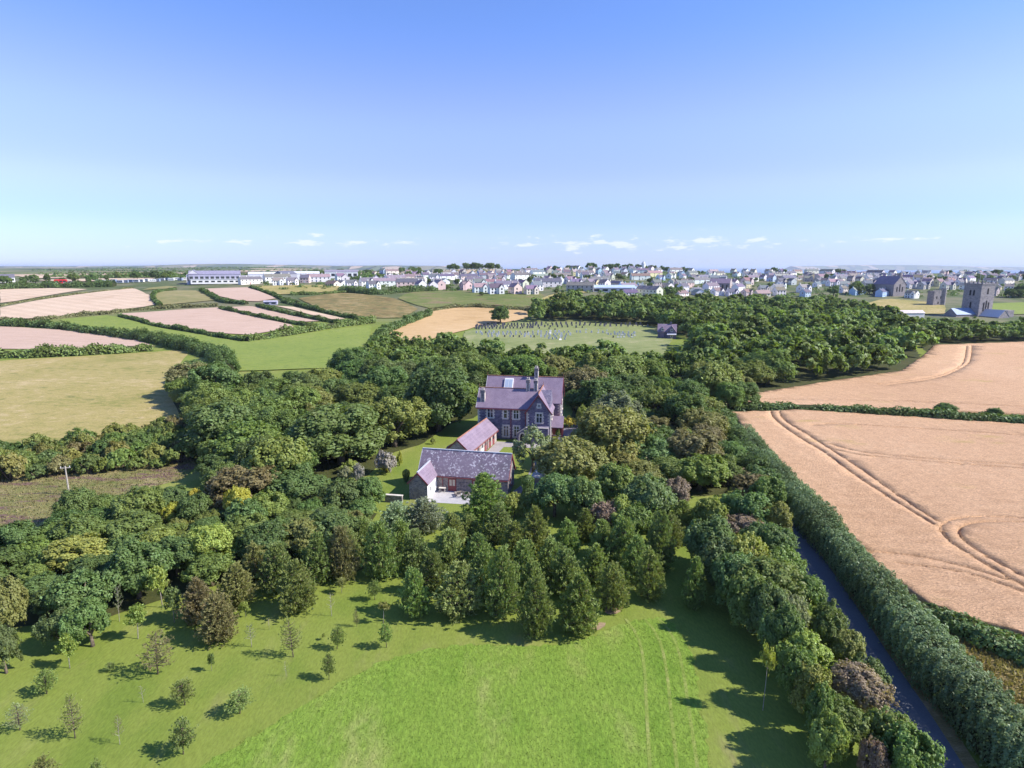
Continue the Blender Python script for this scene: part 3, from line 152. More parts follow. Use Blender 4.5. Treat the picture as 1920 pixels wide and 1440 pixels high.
GRAVES = [(-20.9, 358.42, 0, 0.6),(-18.64, 359.44, 0, 0.13),(-17.22, 359.75, 0, 0.15),(-15.68, 359.62, 0, 0.92),(-13.37, 361.59, 0, 0.7),(-11.16, 360.68, 0, 0.71),(-9.82, 361.29, 0, 0.93),(-7.92, 362.61, 0, 0.14),(-5.61, 361.84, 0, 0.94),(-4.51, 363.26, 0, 0.68),(-2.37, 362.97, 0, 0.23),(-0.18, 362.76, 0, 0.73),(1.39, 363.62, 0, 0.4),(3.3, 364.27, 0, 0.47),(5.65, 363.77, 0, 0.14),(7.26, 364.09, 0, 0.34),(9.35, 364.23, 0, 0.07),(11.02, 365.58, 0, 0.47),(12.82, 365.07, 0, 0.63),(15.09, 366.52, 0, 0.8),(-21.25, 353.4, 1, 0.8),(-19.32, 353.64, 1, 0.89),(-17.59, 353.17, 1, 0.98),(-15.98, 353.64, 1, 0.55),(-14.25, 353.89, 1, 0.97),(-12.13, 354.57, 1, 0.68),(-10.42, 354.61, 1, 0.67),(-8.84, 354.14, 1, 0.39),(-6.67, 355.18, 1, 0.17),(-5.34, 355.69, 1, 0.88),(-2.95, 355.42, 1, 0.24),(-1.26, 354.91, 1, 0.24),(0.01, 355.73, 1, 0.13),(1.72, 356.13, 1, 0.12),(3.45, 356.0, 1, 0.3),(5.92, 355.62, 1, 0.67),(7.15, 356.18, 1, 0.34),(9.49, 356.98, 1, 0.69),(11.18, 356.73, 1, 0.75),(12.64, 357.9, 1, 0.37),(-20.55, 345.45, 2, 0.28),(-19.21, 345.1, 2, 0.87),(-17.42, 345.94, 2, 0.02),(-15.26, 345.22, 2, 0.45),(-13.02, 345.8, 2, 0.36),(-11.32, 346.8, 2, 0.95),(-9.04, 346.95, 2, 0.2),(-7.01, 346.52, 2, 0.75),(-5.08, 347.35, 2, 0.82),(-3.66, 347.6, 2, 0.75),(-1.08, 347.57, 2, 0.39),(0.82, 347.82, 2, 0.45),(3.05, 348.33, 2, 0.94),(4.91, 347.16, 2, 0.24),(6.22, 348.31, 2, 0.17),(8.92, 348.33, 2, 0.84),(10.48, 348.69, 2, 0.96),(12.12, 349.38, 2, 0.86),(14.91, 367.82, 3, 0.99),(18.24, 367.92, 3, 0.75),(20.95, 368.41, 3, 0.33),(24.55, 367.64, 3, 0.03),(27.09, 366.58, 3, 0.63),(29.96, 367.33, 3, 0.63),(33.17, 367.08, 3, 0.9),(36.56, 366.38, 3, 0.72),(39.43, 367.28, 3, 0.49),(41.77, 367.11, 3, 0.95),(44.61, 365.88, 3, 0.83),(48.08, 367.24, 3, 0.18),(51.31, 365.91, 3, 0.35),(54.41, 366.85, 3, 0.66),(57.55, 365.66, 3, 0.56),(60.49, 367.07, 3, 0.27),(63.25, 366.9, 3, 0.07),(66.93, 365.77, 3, 0.56),(69.48, 365.38, 3, 0.64),(72.29, 366.27, 3, 0.97),(76.24, 366.83, 3, 0.82),(78.72, 366.43, 3, 0.69),(14.15, 361.2, 4, 0.56),(17.92, 362.2, 4, 0.9),(21.67, 360.76, 4, 0.29),(24.58, 361.68, 4, 0.55),(27.14, 360.85, 4, 0.29),(29.91, 360.71, 4, 0.24),(33.29, 360.7, 4, 0.12),(36.14, 359.4, 4, 0.06),(40.84, 360.24, 4, 0.12),(43.28, 359.93, 4, 0.06),(46.77, 360.69, 4, 0.3),(50.05, 359.1, 4, 0.18),(52.72, 358.79, 4, 0.32),(55.64, 359.94, 4, 0.87),(59.08, 359.11, 4, 0.94),(62.87, 359.91, 4, 0.48),(65.5, 359.3, 4, 0.61),(69.68, 358.9, 4, 0.51),(72.68, 359.18, 4, 0.19),(75.74, 359.57, 4, 0.21),(78.4, 359.09, 4, 0.03),(81.34, 358.11, 4, 0.51),(15.63, 355.24, 5, 0.7),(19.47, 354.73, 5, 0.58),(22.61, 353.66, 5, 0.42),(27.0, 353.62, 5, 0.64),(29.62, 352.79, 5, 0.49),(32.9, 352.8, 5, 0.46),(37.68, 351.09, 5, 0.84),(41.24, 350.27, 5, 0.2),(11.77, 349.52, 6, 0.79),(15.91, 347.19, 6, 0.14),(21.43, 345.35, 6, 0.23),(24.62, 341.42, 6, 0.04),(-19.4, 325.07, 7, 0.55),(-17.08, 324.72, 7, 0.82),(-14.33, 325.88, 7, 0.04),(-12.44, 326.66, 7, 0.64),(-9.99, 325.26, 7, 0.83),(-7.31, 325.5, 7, 0.33),(-4.94, 325.74, 7, 0.22),(-2.38, 326.22, 7, 0.53),(-0.79, 325.58, 7, 0.47),(2.25, 325.68, 7, 0.52),(4.46, 326.61, 7, 0.24),(7.09, 325.77, 7, 0.04),(8.59, 326.85, 7, 0.08),(11.49, 327.25, 7, 0.24),(14.28, 326.87, 7, 0.92),(16.0, 327.43, 7, 0.62),(19.1, 327.45, 7, 0.19),(21.02, 327.28, 7, 0.97),(23.71, 326.82, 7, 0.83),(25.9, 327.67, 7, 0.83),(28.69, 328.02, 7, 0.19),(31.14, 328.38, 7, 0.27),(-15.9, 317.15, 8, 0.65),(-12.91, 317.25, 8, 0.48),(-10.76, 318.04, 8, 0.59),(-8.39, 317.52, 8, 0.15),(-7.15, 318.02, 8, 0.73),(-4.55, 316.31, 8, 0.83),(-2.76, 317.22, 8, 0.26),(-0.26, 317.66, 8, 0.26),(2.05, 316.69, 8, 0.53),(5.01, 317.26, 8, 0.13),(7.14, 316.78, 8, 0.54),(8.66, 315.45, 8, 0.93),(11.23, 316.93, 8, 0.37),(13.56, 315.86, 8, 0.28),(15.49, 316.75, 8, 0.4),(18.15, 315.98, 8, 0.47),(19.6, 315.22, 8, 0.42),(22.04, 314.98, 8, 0.3),(23.93, 315.12, 8, 0.74),(26.16, 315.59, 8, 0.89),(28.86, 315.35, 8, 0.13),(30.79, 314.88, 8, 0.92),(-12.16, 306.9, 9, 0.41),(-10.3, 307.93, 9, 0.37),(-7.62, 308.26, 9, 0.91),(-3.77, 308.01, 9, 0.08),(-0.95, 307.78, 9, 0.3),(0.73, 307.55, 9, 0.03),(3.74, 306.32, 9, 0.07),(6.49, 307.38, 9, 0.79),(9.7, 305.82, 9, 0.53),(11.37, 305.96, 9, 0.07),(14.94, 306.59, 9, 0.89),(16.91, 305.61, 9, 0.49),(19.56, 305.92, 9, 0.43),(22.11, 305.66, 9, 0.53),(25.55, 305.89, 9, 0.61),(27.52, 305.39, 9, 0.24),(35.71, 328.6, 10, 0.29),(37.52, 327.88, 10, 0.54),(40.67, 327.77, 10, 0.89),(43.64, 327.08, 10, 0.4),(47.11, 325.47, 10, 0.9),(49.65, 325.87, 10, 0.5),(51.67, 324.65, 10, 0.84),(55.69, 323.86, 10, 0.65),(58.54, 324.52, 10, 0.56),(60.19, 322.7, 10, 0.51),(62.98, 322.13, 10, 0.62),(65.88, 321.94, 10, 0.63),(51.18, 316.79, 11, 0.32),(52.65, 316.78, 11, 0.2),(54.72, 316.34, 11, 0.2),(55.98, 316.34, 11, 0.58),(58.11, 314.46, 11, 0.85),(59.45, 313.84, 11, 0.33),(60.88, 313.02, 11, 0.26),(62.87, 313.07, 11, 0.05),(64.36, 312.01, 11, 0.89),(51.82, 304.69, 12, 0.04),(54.27, 305.1, 12, 0.81),(55.77, 305.27, 12, 0.82),(57.61, 306.03, 12, 0.75),(60.14, 305.94, 12, 0.55),(61.68, 305.79, 12, 0.84),(18.5, 298.09, 13, 0.41),(20.31, 297.21, 13, 0.15),(22.34, 298.32, 13, 0.35),(24.21, 297.54, 13, 0.94),(26.31, 296.0, 13, 0.21)]
TOWNTREES = [(-298.25, 852.34, 7.2),(-208.33, 889.81, 7.8),(-265.23, 766.73, 8.0),(-267.73, 812.7, 9.6),(-253.76, 819.72, 7.5),(-259.12, 916.77, 10.5),(-207.83, 876.0, 8.7),(-242.97, 802.54, 9.1),(-231.31, 875.58, 8.4),(-238.51, 908.69, 8.1),(-276.05, 857.37, 10.2),(-247.98, 791.64, 6.9),(-98.13, 825.48, 9.8),(-123.67, 730.11, 10.0),(-123.4, 780.83, 8.3),(-101.5, 790.04, 7.0),(-114.65, 735.13, 7.9),(-121.69, 713.05, 10.1),(-112.87, 760.36, 9.8),(-103.74, 834.81, 9.7),(-95.72, 804.62, 8.9),(-112.03, 738.68, 10.8),(-160.31, 973.73, 9.2),(-154.74, 972.51, 6.5),(-185.12, 1029.59, 7.2),(-179.64, 980.07, 8.3),(-152.71, 934.41, 7.1),(-150.87, 987.38, 7.3),(-157.17, 932.65, 7.8),(-156.31, 945.21, 7.1),(-56.64, 1040.0, 8.4),(-100.26, 1040.0, 11.1),(-74.11, 1040.0, 10.4),(-98.92, 1040.0, 12.0),(-54.47, 1040.0, 8.3),(-23.09, 1040.0, 9.6),(-41.37, 1040.0, 11.7),(-77.44, 1040.0, 11.6),(-60.08, 1040.0, 11.0),(-63.62, 1040.0, 12.1),(-101.73, 1040.0, 11.4),(-107.15, 1040.0, 9.2),(-69.9, 1040.0, 10.6),(-56.71, 1040.0, 10.9),(-25.18, 1040.0, 9.3),(-93.92, 1040.0, 8.3),(-26.45, 1040.0, 8.4),(-37.53, 1040.0, 9.3),(-33.16, 1040.0, 11.4),(-51.76, 1040.0, 9.4),(16.76, 912.88, 7.1),(68.49, 920.62, 6.1),(81.07, 909.27, 7.5),(66.88, 947.12, 9.2),(25.97, 950.83, 7.8),(50.57, 926.45, 6.7),(108.2, 948.51, 7.4),(89.41, 974.37, 9.3),(98.69, 962.88, 7.6),(127.86, 1009.82, 11.9),(188.61, 1040.0, 9.6),(216.35, 1040.0, 11.7),(174.6, 1040.0, 7.7),(224.73, 1040.0, 10.1),(189.17, 1040.0, 9.1),(158.25, 1040.0, 9.3),(166.66, 1040.0, 10.6),(224.51, 1040.0, 8.7),(190.08, 1040.0, 11.0),(141.98, 1040.0, 10.3),(159.19, 1035.54, 9.4),(199.87, 1040.0, 11.5),(227.05, 1040.0, 9.0),(212.83, 1040.0, 8.0),(135.26, 1040.0, 11.9),(126.53, 1005.87, 10.5),(176.13, 1040.0, 9.8),(178.53, 1040.0, 11.6),(203.17, 1040.0, 10.3),(188.79, 1040.0, 11.9),(218.45, 1040.0, 9.4),(143.38, 1040.0, 7.9),(212.27, 1040.0, 10.4),(224.2, 1040.0, 10.8),(191.79, 1040.0, 9.8),(130.59, 1040.0, 10.6),(170.02, 1040.0, 11.3),(167.13, 1040.0, 11.1),(212.57, 1040.0, 10.2),(266.39, 1040.0, 7.1),(243.6, 1040.0, 9.9),(292.3, 1040.0, 9.2),(264.21, 1040.0, 7.8),(256.35, 1040.0, 10.3),(237.95, 1040.0, 10.3),(264.47, 1040.0, 9.2),(277.72, 1040.0, 7.4),(298.63, 1040.0, 7.1),(448.69, 1040.0, 11.1),(459.15, 1040.0, 8.4),(451.7, 1040.0, 10.2),(463.22, 1040.0, 8.0),(466.44, 1040.0, 7.8),(376.74, 809.49, 7.4),(307.1, 764.12, 5.5),(192.56, 687.56, 6.9),(372.44, 799.95, 7.2),(211.29, 715.51, 5.8),(156.03, 675.73, 5.4),(422.38, 812.59, 7.6),(240.86, 718.92, 6.0),(415.97, 816.75, 8.3),(344.48, 757.87, 5.6),(417.35, 797.21, 7.1),(286.29, 746.51, 8.3),(406.82, 779.78, 5.7),(270.15, 728.01, 5.8),(382.62, 778.4, 5.6),(203.05, 692.65, 8.0),(432.79, 820.91, 7.9),(293.99, 754.22, 6.0),(155.6, 679.06, 6.6),(158.42, 676.15, 6.3),(162.5, 679.09, 6.1),(420.3, 808.77, 7.2),(55.7, 692.11, 7.9),(130.71, 745.2, 7.6),(124.53, 764.19, 7.2),(19.45, 675.99, 6.1),(153.11, 791.85, 6.3),(95.24, 731.95, 5.9),(-14.17, 659.17, 5.9),(50.64, 694.73, 6.8),(46.7, 721.92, 8.2),(67.82, 710.72, 6.5),(90.3, 737.12, 5.8),(23.95, 684.86, 8.0),(334.83, 590.85, 11.7),(337.94, 586.31, 8.6),(352.01, 594.67, 10.1),(344.83, 602.84, 7.6),(308.71, 579.45, 9.3),(341.92, 596.95, 11.5),(614.76, 778.77, 8.3),(487.58, 717.47, 6.6),(647.94, 784.22, 6.5),(680.94, 809.48, 8.4),(519.23, 753.8, 8.8),(627.5, 763.46, 8.4),(602.3, 782.85, 9.6),(516.16, 733.87, 6.1),(517.72, 738.65, 7.7),(543.0, 752.86, 6.1),(594.98, 772.47, 6.4),(523.47, 735.29, 8.7),(480.22, 569.49, 11.3),(485.09, 566.43, 13.1),(472.04, 561.94, 8.4),(464.01, 563.5, 9.2),(467.37, 565.6, 12.8),(153.34, 550.21, 8.0),(139.55, 531.28, 8.6),(149.58, 553.75, 6.0),(130.8, 524.22, 6.1),(147.78, 544.51, 7.3),(139.72, 530.4, 9.4),(759.94, 955.08, 9.4),(772.47, 979.02, 6.5),(704.8, 978.03, 7.4),(761.05, 978.93, 6.3),(709.38, 953.09, 9.2),(760.18, 935.5, 6.9),(785.78, 977.4, 8.1),(749.53, 975.37, 7.9),(253.23, 884.59, 6.0),(304.24, 970.79, 5.3),(263.66, 892.15, 7.3),(258.01, 903.22, 6.3),(292.56, 952.49, 5.8),(-434.85, 650.01, 5.7),(-466.98, 582.91, 7.0),(-462.26, 602.77, 7.9),(-446.98, 616.27, 5.8),(-483.4, 574.45, 7.3),(-443.32, 612.94, 8.0),(-419.11, 609.11, 5.6),(-473.96, 571.31, 5.5),(-431.25, 581.16, 5.3),(-484.96, 581.12, 6.6),(-407.98, 584.35, 6.5),(-492.18, 571.67, 5.9),(-459.55, 569.25, 6.2),(-453.97, 577.09, 8.2),(-486.74, 571.67, 7.3),(-489.47, 583.74, 6.3),(-439.32, 711.08, 9.5),(-440.78, 774.38, 9.6),(-428.38, 810.56, 7.7),(-471.13, 797.46, 8.3),(-435.26, 774.85, 8.1),(-415.65, 780.7, 8.5),(-410.1, 764.78, 7.6),(-393.62, 749.37, 6.3),(-450.96, 869.65, 9.2),(-419.8, 733.44, 7.2),(-475.59, 760.36, 6.4),(-483.43, 742.23, 9.0),(-420.41, 714.92, 9.6),(-468.69, 777.92, 9.2),(178.18, 633.16, 5.7),(185.88, 644.02, 5.2),(168.03, 618.05, 5.4),(382.57, 690.93, 4.1),(530.17, 722.58, 4.6),(515.28, 722.29, 3.8),(465.84, 725.56, 5.0),(229.67, 663.76, 4.7),(454.0, 706.83, 4.5),(231.58, 655.82, 3.9),(397.16, 694.75, 5.2),(140.86, 618.04, 5.2),(497.53, 714.38, 6.0),(458.96, 713.46, 5.9),(242.39, 676.68, 4.6),(138.19, 603.5, 5.0),(213.73, 651.28, 4.8),(451.45, 702.29, 5.5),(457.1, 722.25, 5.0),(447.03, 717.8, 4.6),(374.73, 703.16, 3.9),(262.52, 676.63, 5.5),(593.87, 724.94, 5.8),(603.39, 738.16, 5.1),(137.57, 599.22, 5.6),(288.55, 679.01, 4.0),(136.35, 742.66, 4.8),(-78.82, 599.72, 5.9),(-30.93, 651.53, 4.4),(55.27, 686.48, 5.7),(-125.84, 568.4, 5.9),(-123.73, 566.37, 4.6),(-106.15, 596.01, 5.9),(-82.77, 614.95, 5.7),(-109.78, 607.01, 5.1),(31.97, 701.27, 5.6),(75.98, 697.39, 4.3),(132.9, 749.16, 6.0),(8.95, 653.02, 5.0),(24.89, 659.04, 4.7),(-56.1, 615.58, 6.0),(-99.95, 578.12, 5.5),(-101.29, 526.52, 3.1),(-45.41, 555.74, 4.5),(-46.92, 526.71, 3.2),(-47.91, 554.6, 3.2),(-44.39, 554.18, 4.3),(-30.33, 548.03, 3.8),(-38.61, 540.33, 4.8),(-57.89, 538.76, 3.1),(-38.59, 536.64, 3.2),(-58.49, 543.93, 3.8),(-12.16, 485.96, 3.8),(35.47, 484.13, 4.5),(53.19, 491.49, 3.4),(40.71, 485.13, 3.2),(-23.87, 473.09, 3.3),(48.84, 483.96, 3.8),(19.98, 495.77, 3.1),(47.78, 491.07, 3.5),(-9.31, 486.96, 4.4),(557.55, 1040.0, 9.0),(559.12, 1040.0, 8.0),(561.18, 1040.0, 7.7),(567.42, 1040.0, 7.8)]
VANS = [(-425.67, 559.6),(-420.65, 558.05),(-417.31, 560.3),(-408.42, 555.3),(-408.74, 561.28),(-397.01, 583.19),(-390.69, 580.51),(-384.29, 577.95),(-387.48, 589.94),(-373.76, 577.83),(-370.26, 579.77),(-367.65, 583.98),(-362.45, 584.4),(-360.8, 590.12),(-367.18, 609.67),(-356.57, 601.38),(-354.2, 605.03),(-371.63, 643.49),(-368.9, 649.71),(-359.43, 639.44),(-368.41, 665.24),(-351.41, 642.44),(-355.82, 659.3),(-363.07, 682.47),(-350.22, 671.86)]
# ------------------------------------------------------------------ helpers
def tag(o, label=None, cat=None, group=None, kind=None):
    if label: o['label'] = label
    if cat: o['category'] = cat
    if group: o['group'] = group
    if kind: o['kind'] = kind
    return o
def empty(name, loc=(0, 0, 0), rz=0.0, scale=(1, 1, 1)):
    o = bpy.data.objects.new(name, None)
    o.empty_display_size = 0.3
    o.location = loc; o.rotation_euler = (0, 0, rz); o.scale = scale
    col.objects.link(o)
    return o
def place(name, mesh, parent=None, loc=(0, 0, 0), rot=(0, 0, 0), scale=(1, 1, 1)):
    o = bpy.data.objects.new(name, mesh)
    o.location = loc; o.rotation_euler = rot; o.scale = scale
    if parent is not None: o.parent = parent
    col.objects.link(o)
    return o
def mesh_of(name, V, Fc, mat=None, smooth=False):
    me = bpy.data.meshes.new(name)
    me.from_pydata([tuple(v) for v in V], [], [tuple(f) for f in Fc])
    if mat: me.materials.append(mat)
    if smooth: me.polygons.foreach_set('use_smooth', [True] * len(me.polygons))
    me.update()
    return me
class MB:
    """collects boxes, prisms, slabs and tubes into one mesh"""
    def __init__(s): s.V = []; s.F = []
    def raw(s, V, Fc):
        n = len(s.V); s.V += [tuple(v) for v in V]; s.F += [tuple(i + n for i in f) for f in Fc]; return s
    def box(s, x0, x1, y0, y1, z0, z1):
        return s.raw([(x0, y0, z0), (x1, y0, z0), (x1, y1, z0), (x0, y1, z0), (x0, y0, z1), (x1, y0, z1), (x1, y1, z1), (x0, y1, z1)],
                     [(0, 3, 2, 1), (4, 5, 6, 7), (0, 1, 5, 4), (1, 2, 6, 5), (2, 3, 7, 6), (3, 0, 4, 7)])
    def gable(s, x0, x1, y0, y1, e, r, axis='x', z0=-0.3):
        """house body: pentagonal prism, ridge along axis"""
        if axis == 'x':
            m = (y0 + y1) / 2
            P = [(x, y, z) for x in (x0, x1) for (y, z) in ((y0, z0), (y1, z0), (y1, e), (m, r), (y0, e))]
        else:
            m = (x0 + x1) / 2
            P = [(x, y, z) for y in (y1, y0) for (x, z) in ((x0, z0), (x1, z0), (x1, e), (m, r), (x0, e))]
        return s.raw(P, [(0, 4, 3, 2, 1), (5, 6, 7, 8, 9), (0, 1, 6, 5), (1, 2, 7, 6), (2, 3, 8, 7), (3, 4, 9, 8), (4, 0, 5, 9)])
    def roof(s, x0, x1, y0, y1, e, r, axis='x', ov=0.35, og=0.25, th=0.14):
        """two slabs over a gable body"""
        if axis == 'x':
            m = (y0 + y1) / 2; k = (r - e) / (m - y0)
            for (ya, sg) in ((y0, -1), (y1, 1)):
                yo = ya + sg * ov; zo = e - k * ov
                A, B = (yo, zo + .02), (m, r + .02)
                P = [(x, y, z) for x in (x0 - og, x1 + og) for (y, z) in (A, B, (B[0], B[1] + th), (A[0], A[1] + th))]
                f = [(0, 1, 2, 3), (7, 6, 5, 4), (0, 4, 5, 1), (1, 5, 6, 2), (2, 6, 7, 3), (3, 7, 4, 0)]
                if sg > 0: f = [t[::-1] for t in f]
                s.raw(P, [t[::-1] for t in f])
        else:
            m = (x0 + x1) / 2; k = (r - e) / (m - x0)
            for (xa, sg) in ((x0, -1), (x1, 1)):
                xo = xa + sg * ov; zo = e - k * ov
                A, B = (xo, zo + .02), (m, r + .02)
                P = [(x, y, z) for y in (y0 - og, y1 + og) for (x, z) in (A, B, (B[0], B[1] + th), (A[0], A[1] + th))]
                f = [(0, 1, 2, 3), (7, 6, 5, 4), (0, 4, 5, 1), (1, 5, 6, 2), (2, 6, 7, 3), (3, 7, 4, 0)]
                if sg < 0: f = [t[::-1] for t in f]
                s.raw(P, [t[::-1] for t in f])
        return s
    def bar(s, a, b, w, h=None):
        """square bar from a to b"""
        a, b = Vector(a), Vector(b); d = (b - a).normalized()
        up = Vector((0, 0, 1)) if abs(d.z) < .95 else Vector((1, 0, 0))
        u = d.cross(up).normalized() * w / 2; v = u.normalized().cross(d) * (h or w) / 2
        P = [p + q for p in (a, b) for q in (-u - v, u - v, u + v, -u + v)]
        return s.raw(P, [(0, 1, 2, 3), (7, 6, 5, 4), (0, 4, 5, 1), (1, 5, 6, 2), (2, 6, 7, 3), (3, 7, 4, 0)])
    def tube(s, pts, rad, n=6):
        base = len(s.V); pts = [Vector(p) for p in pts]
        for i, p in enumerate(pts):
            d = (pts[min(i + 1, len(pts) - 1)] - pts[max(i - 1, 0)]).normalized()
            up = Vector((0, 0, 1)) if abs(d.z) < .9 else Vector((1, 0, 0))
            u = d.cross(up).normalized(); v = d.cross(u)
            for k in range(n):
                a = 2 * math.pi * k / n
                s.V.append(tuple(p + (u * math.cos(a) + v * math.sin(a)) * rad[i]))
        for i in range(len(pts) - 1):
            for k in range(n):
                a = base + i * n + k; b = base + i * n + (k + 1) % n
                s.F.append((a, b, b + n, a + n))
        s.F.append(tuple(base + k for k in range(n))[::-1]); s.F.append(tuple(base + (len(pts) - 1) * n + k for k in range(n)))
        return s
    def mesh(s, name, mat, smooth=False): return mesh_of(name, s.V, s.F, mat, smooth)
    def build(s, name, mat, parent=None, loc=(0, 0, 0), smooth=False): return place(name, s.mesh(name, mat, smooth), parent, loc)

# ------------------------------------------------------------------ materials
def new_mat(name):
    m = bpy.data.materials.new(name); m.use_nodes = True
    nt = m.node_tree; nt.nodes.clear()
    out = nt.nodes.new('ShaderNodeOutputMaterial')
    return m, nt, out
class NT:
    def __init__(s, nt): s.nt = nt
    def n(s, t, **k):
        o = s.nt.nodes.new(t)
        for a, b in k.items(): setattr(o, a, b)
        return o
    def set(s, sock, v):
        if isinstance(v, bpy.types.NodeSocket): s.nt.links.new(v, sock)
        elif isinstance(v, tuple) and len(v) == 3 and sock.type == 'RGBA': sock.default_value = (*v, 1)
        else: sock.default_value = v
    def pos(s, scale=(1, 1, 1), rot=0.0, obj=False):
        m = s.n('ShaderNodeMapping'); m.inputs['Scale'].default_value = scale; m.inputs['Rotation'].default_value = (0, 0, rot)
        if obj: src = s.n('ShaderNodeTexCoord').outputs['Object']
        else: src = s.n('ShaderNodeNewGeometry').outputs['Position']
        s.nt.links.new(src, m.inputs['Vector']); return m.outputs[0]
    def noise(s, vec, scale, detail=4, rough=.55, out='Fac', dist=0):
        o = s.n('ShaderNodeTexNoise'); s.nt.links.new(vec, o.inputs['Vector'])
        o.inputs['Scale'].default_value = scale; o.inputs['Detail'].default_value = detail; o.inputs['Roughness'].default_value = rough; o.inputs['Distortion'].default_value = dist
        return o.outputs[out]
    def ramp(s, fac, a, b, c0=0.0, c1=1.0, smooth=True):
        o = s.n('ShaderNodeMapRange'); o.interpolation_type = 'SMOOTHSTEP' if smooth else 'LINEAR'
        s.set(o.inputs['Value'], fac); o.inputs['From Min'].default_value = a; o.inputs['From Max'].default_value = b
        o.inputs['To Min'].default_value = c0; o.inputs['To Max'].default_value = c1
        return o.outputs[0]
    def mix(s, fac, a, b, blend='MIX'):
        o = s.n('ShaderNodeMix'); o.data_type = 'RGBA'; o.blend_type = blend
        s.set(o.inputs['Factor'], fac); s.set(o.inputs['A'], a); s.set(o.inputs['B'], b); return o.outputs['Result']
    def math(s, op, a, b=0.0):
        o = s.n('ShaderNodeMath'); o.operation = op; s.set(o.inputs[0], a); s.set(o.inputs[1], b); return o.outputs[0]
    def bump(s, h, strength=.5, dist=.1):
        o = s.n('ShaderNodeBump'); s.set(o.inputs['Height'], h); o.inputs['Strength'].default_value = strength; o.inputs['Distance'].default_value = dist; return o.outputs[0]
    def bsdf(s, out, color, rough=.8, bump=None, spec=.3, metal=0.0):
        o = s.n('ShaderNodeBsdfPrincipled'); s.set(o.inputs['Base Color'], color); s.set(o.inputs['Roughness'], rough)
        o.inputs['Specular IOR Level'].default_value = spec; o.inputs['Metallic'].default_value = metal
        if bump is not None: s.nt.links.new(bump, o.inputs['Normal'])
        s.nt.links.new(o.outputs[0], out.inputs['Surface']); return o
def plain(name, color, rough=.7, spec=.3, var=.15, scale=3.0, metal=0.0):
    m, nt, out = new_mat(name); g = NT(nt); p = g.pos(obj=False)
    f = g.noise(p, scale, 5)
    c = g.mix(g.ramp(f, .3, .7), tuple(v * (1 - var) for v in color), tuple(min(1, v * (1 + var)) for v in color))
    g.bsdf(out, c, rough, None, spec, metal); return m
def tinted(name, rough=.75, var=.12, scale=1.5, spec=.25):
    """colour comes from the object's own colour"""
    m, nt, out = new_mat(name); g = NT(nt)
    oc = g.n('ShaderNodeObjectInfo').outputs['Color']; f = g.noise(g.pos(), scale, 5)
    v = g.ramp(f, .25, .75, 1 - var, 1 + var)
    c = g.mix(1.0, oc, (1, 1, 1), 'MULTIPLY'); o = g.n('ShaderNodeVectorMath'); o.operation = 'SCALE'
    nt.links.new(c, o.inputs[0]); nt.links.new(v, o.inputs['Scale'])
    g.bsdf(out, o.outputs[0], rough, None, spec); return m
def leaf_mat(name, spec=.25, trans=.36, vmin=.55, vmax=1.45):
    m, nt, out = new_mat(name); g = NT(nt)
    oi = g.n('ShaderNodeObjectInfo'); at = g.n('ShaderNodeAttribute'); at.attribute_name = 'lv'
    hs = g.n('ShaderNodeHueSaturation'); nt.links.new(oi.outputs['Color'], hs.inputs['Color'])
    lv = at.outputs['Fac']
    nt.links.new(g.ramp(lv, 0, 1, .485, .515, False), hs.inputs['Hue'])
    nt.links.new(g.ramp(lv, 0, 1, vmin, vmax, False), hs.inputs['Value'])
    nt.links.new(g.ramp(lv, 0, 1, 1.08, .9, False), hs.inputs['Saturation'])
    b = g.n('ShaderNodeBsdfPrincipled'); nt.links.new(hs.outputs[0], b.inputs['Base Color']); b.inputs['Roughness'].default_value = .5
    b.inputs['Specular IOR Level'].default_value = spec
    t = g.n('ShaderNodeBsdfTranslucent'); tc = g.mix(1.0, hs.outputs[0], (1.25, 1.35, .6), 'MULTIPLY'); nt.links.new(tc, t.inputs['Color'])
    mx = g.n('ShaderNodeMixShader'); mx.inputs[0].default_value = trans
    nt.links.new(b.outputs[0], mx.inputs[1]); nt.links.new(t.outputs[0], mx.inputs[2]); nt.links.new(mx.outputs[0], out.inputs['Surface'])
    return m
def field_mat(name, cols, big=.02, mid=.25, fine=3.0, stripe=None, bump=.25, bdist=.08, patch=None, stretch=None, fin_amt=.55):
    """cols: dark, mid, light; stripe: (angle, metres, amount); patch: (colour, low, high, scale)"""
    m, nt, out = new_mat(name); g = NT(nt); p = g.pos()
    ps = g.pos((1, stretch[1], 1), stretch[0]) if stretch else p
    n1 = g.noise(p, big, 4, .6); n2 = g.noise(ps, mid, 5, .6); n3 = g.noise(ps, fine, 6, .7)
    f = g.math('ADD', g.math('MULTIPLY', n1, .5), g.math('MULTIPLY', n2, .5))
    c = g.mix(g.ramp(f, .36, .5), cols[0], cols[1]); c = g.mix(g.ramp(f, .5, .66), c, cols[2])
    if patch:
        c = g.mix(g.ramp(g.noise(ps, patch[3], 5, .62), patch[1], patch[2]), c, patch[0])
    if stripe:
        sp = g.pos((1, 1, 1), stripe[0]); sx = g.n('ShaderNodeSeparateXYZ'); nt.links.new(sp, sx.inputs[0])
        wv = g.math('SINE', g.math('ADD', g.math('MULTIPLY', sx.outputs[0], 2 * math.pi / stripe[1]), g.math('MULTIPLY', n2, 2.5)))
        c = g.mix(g.ramp(wv, -1, 1, 0, stripe[2]), c, tuple(v * .72 for v in cols[0]))
    v = g.ramp(n3, .25, .75, 1 - fin_amt * .6, 1 + fin_amt * .6, False)
    o = g.n('ShaderNodeVectorMath'); o.operation = 'SCALE'; nt.links.new(c, o.inputs[0]); nt.links.new(v, o.inputs['Scale'])
    g.bsdf(out, o.outputs[0], .9, g.bump(n3, bump, bdist), .15); return m
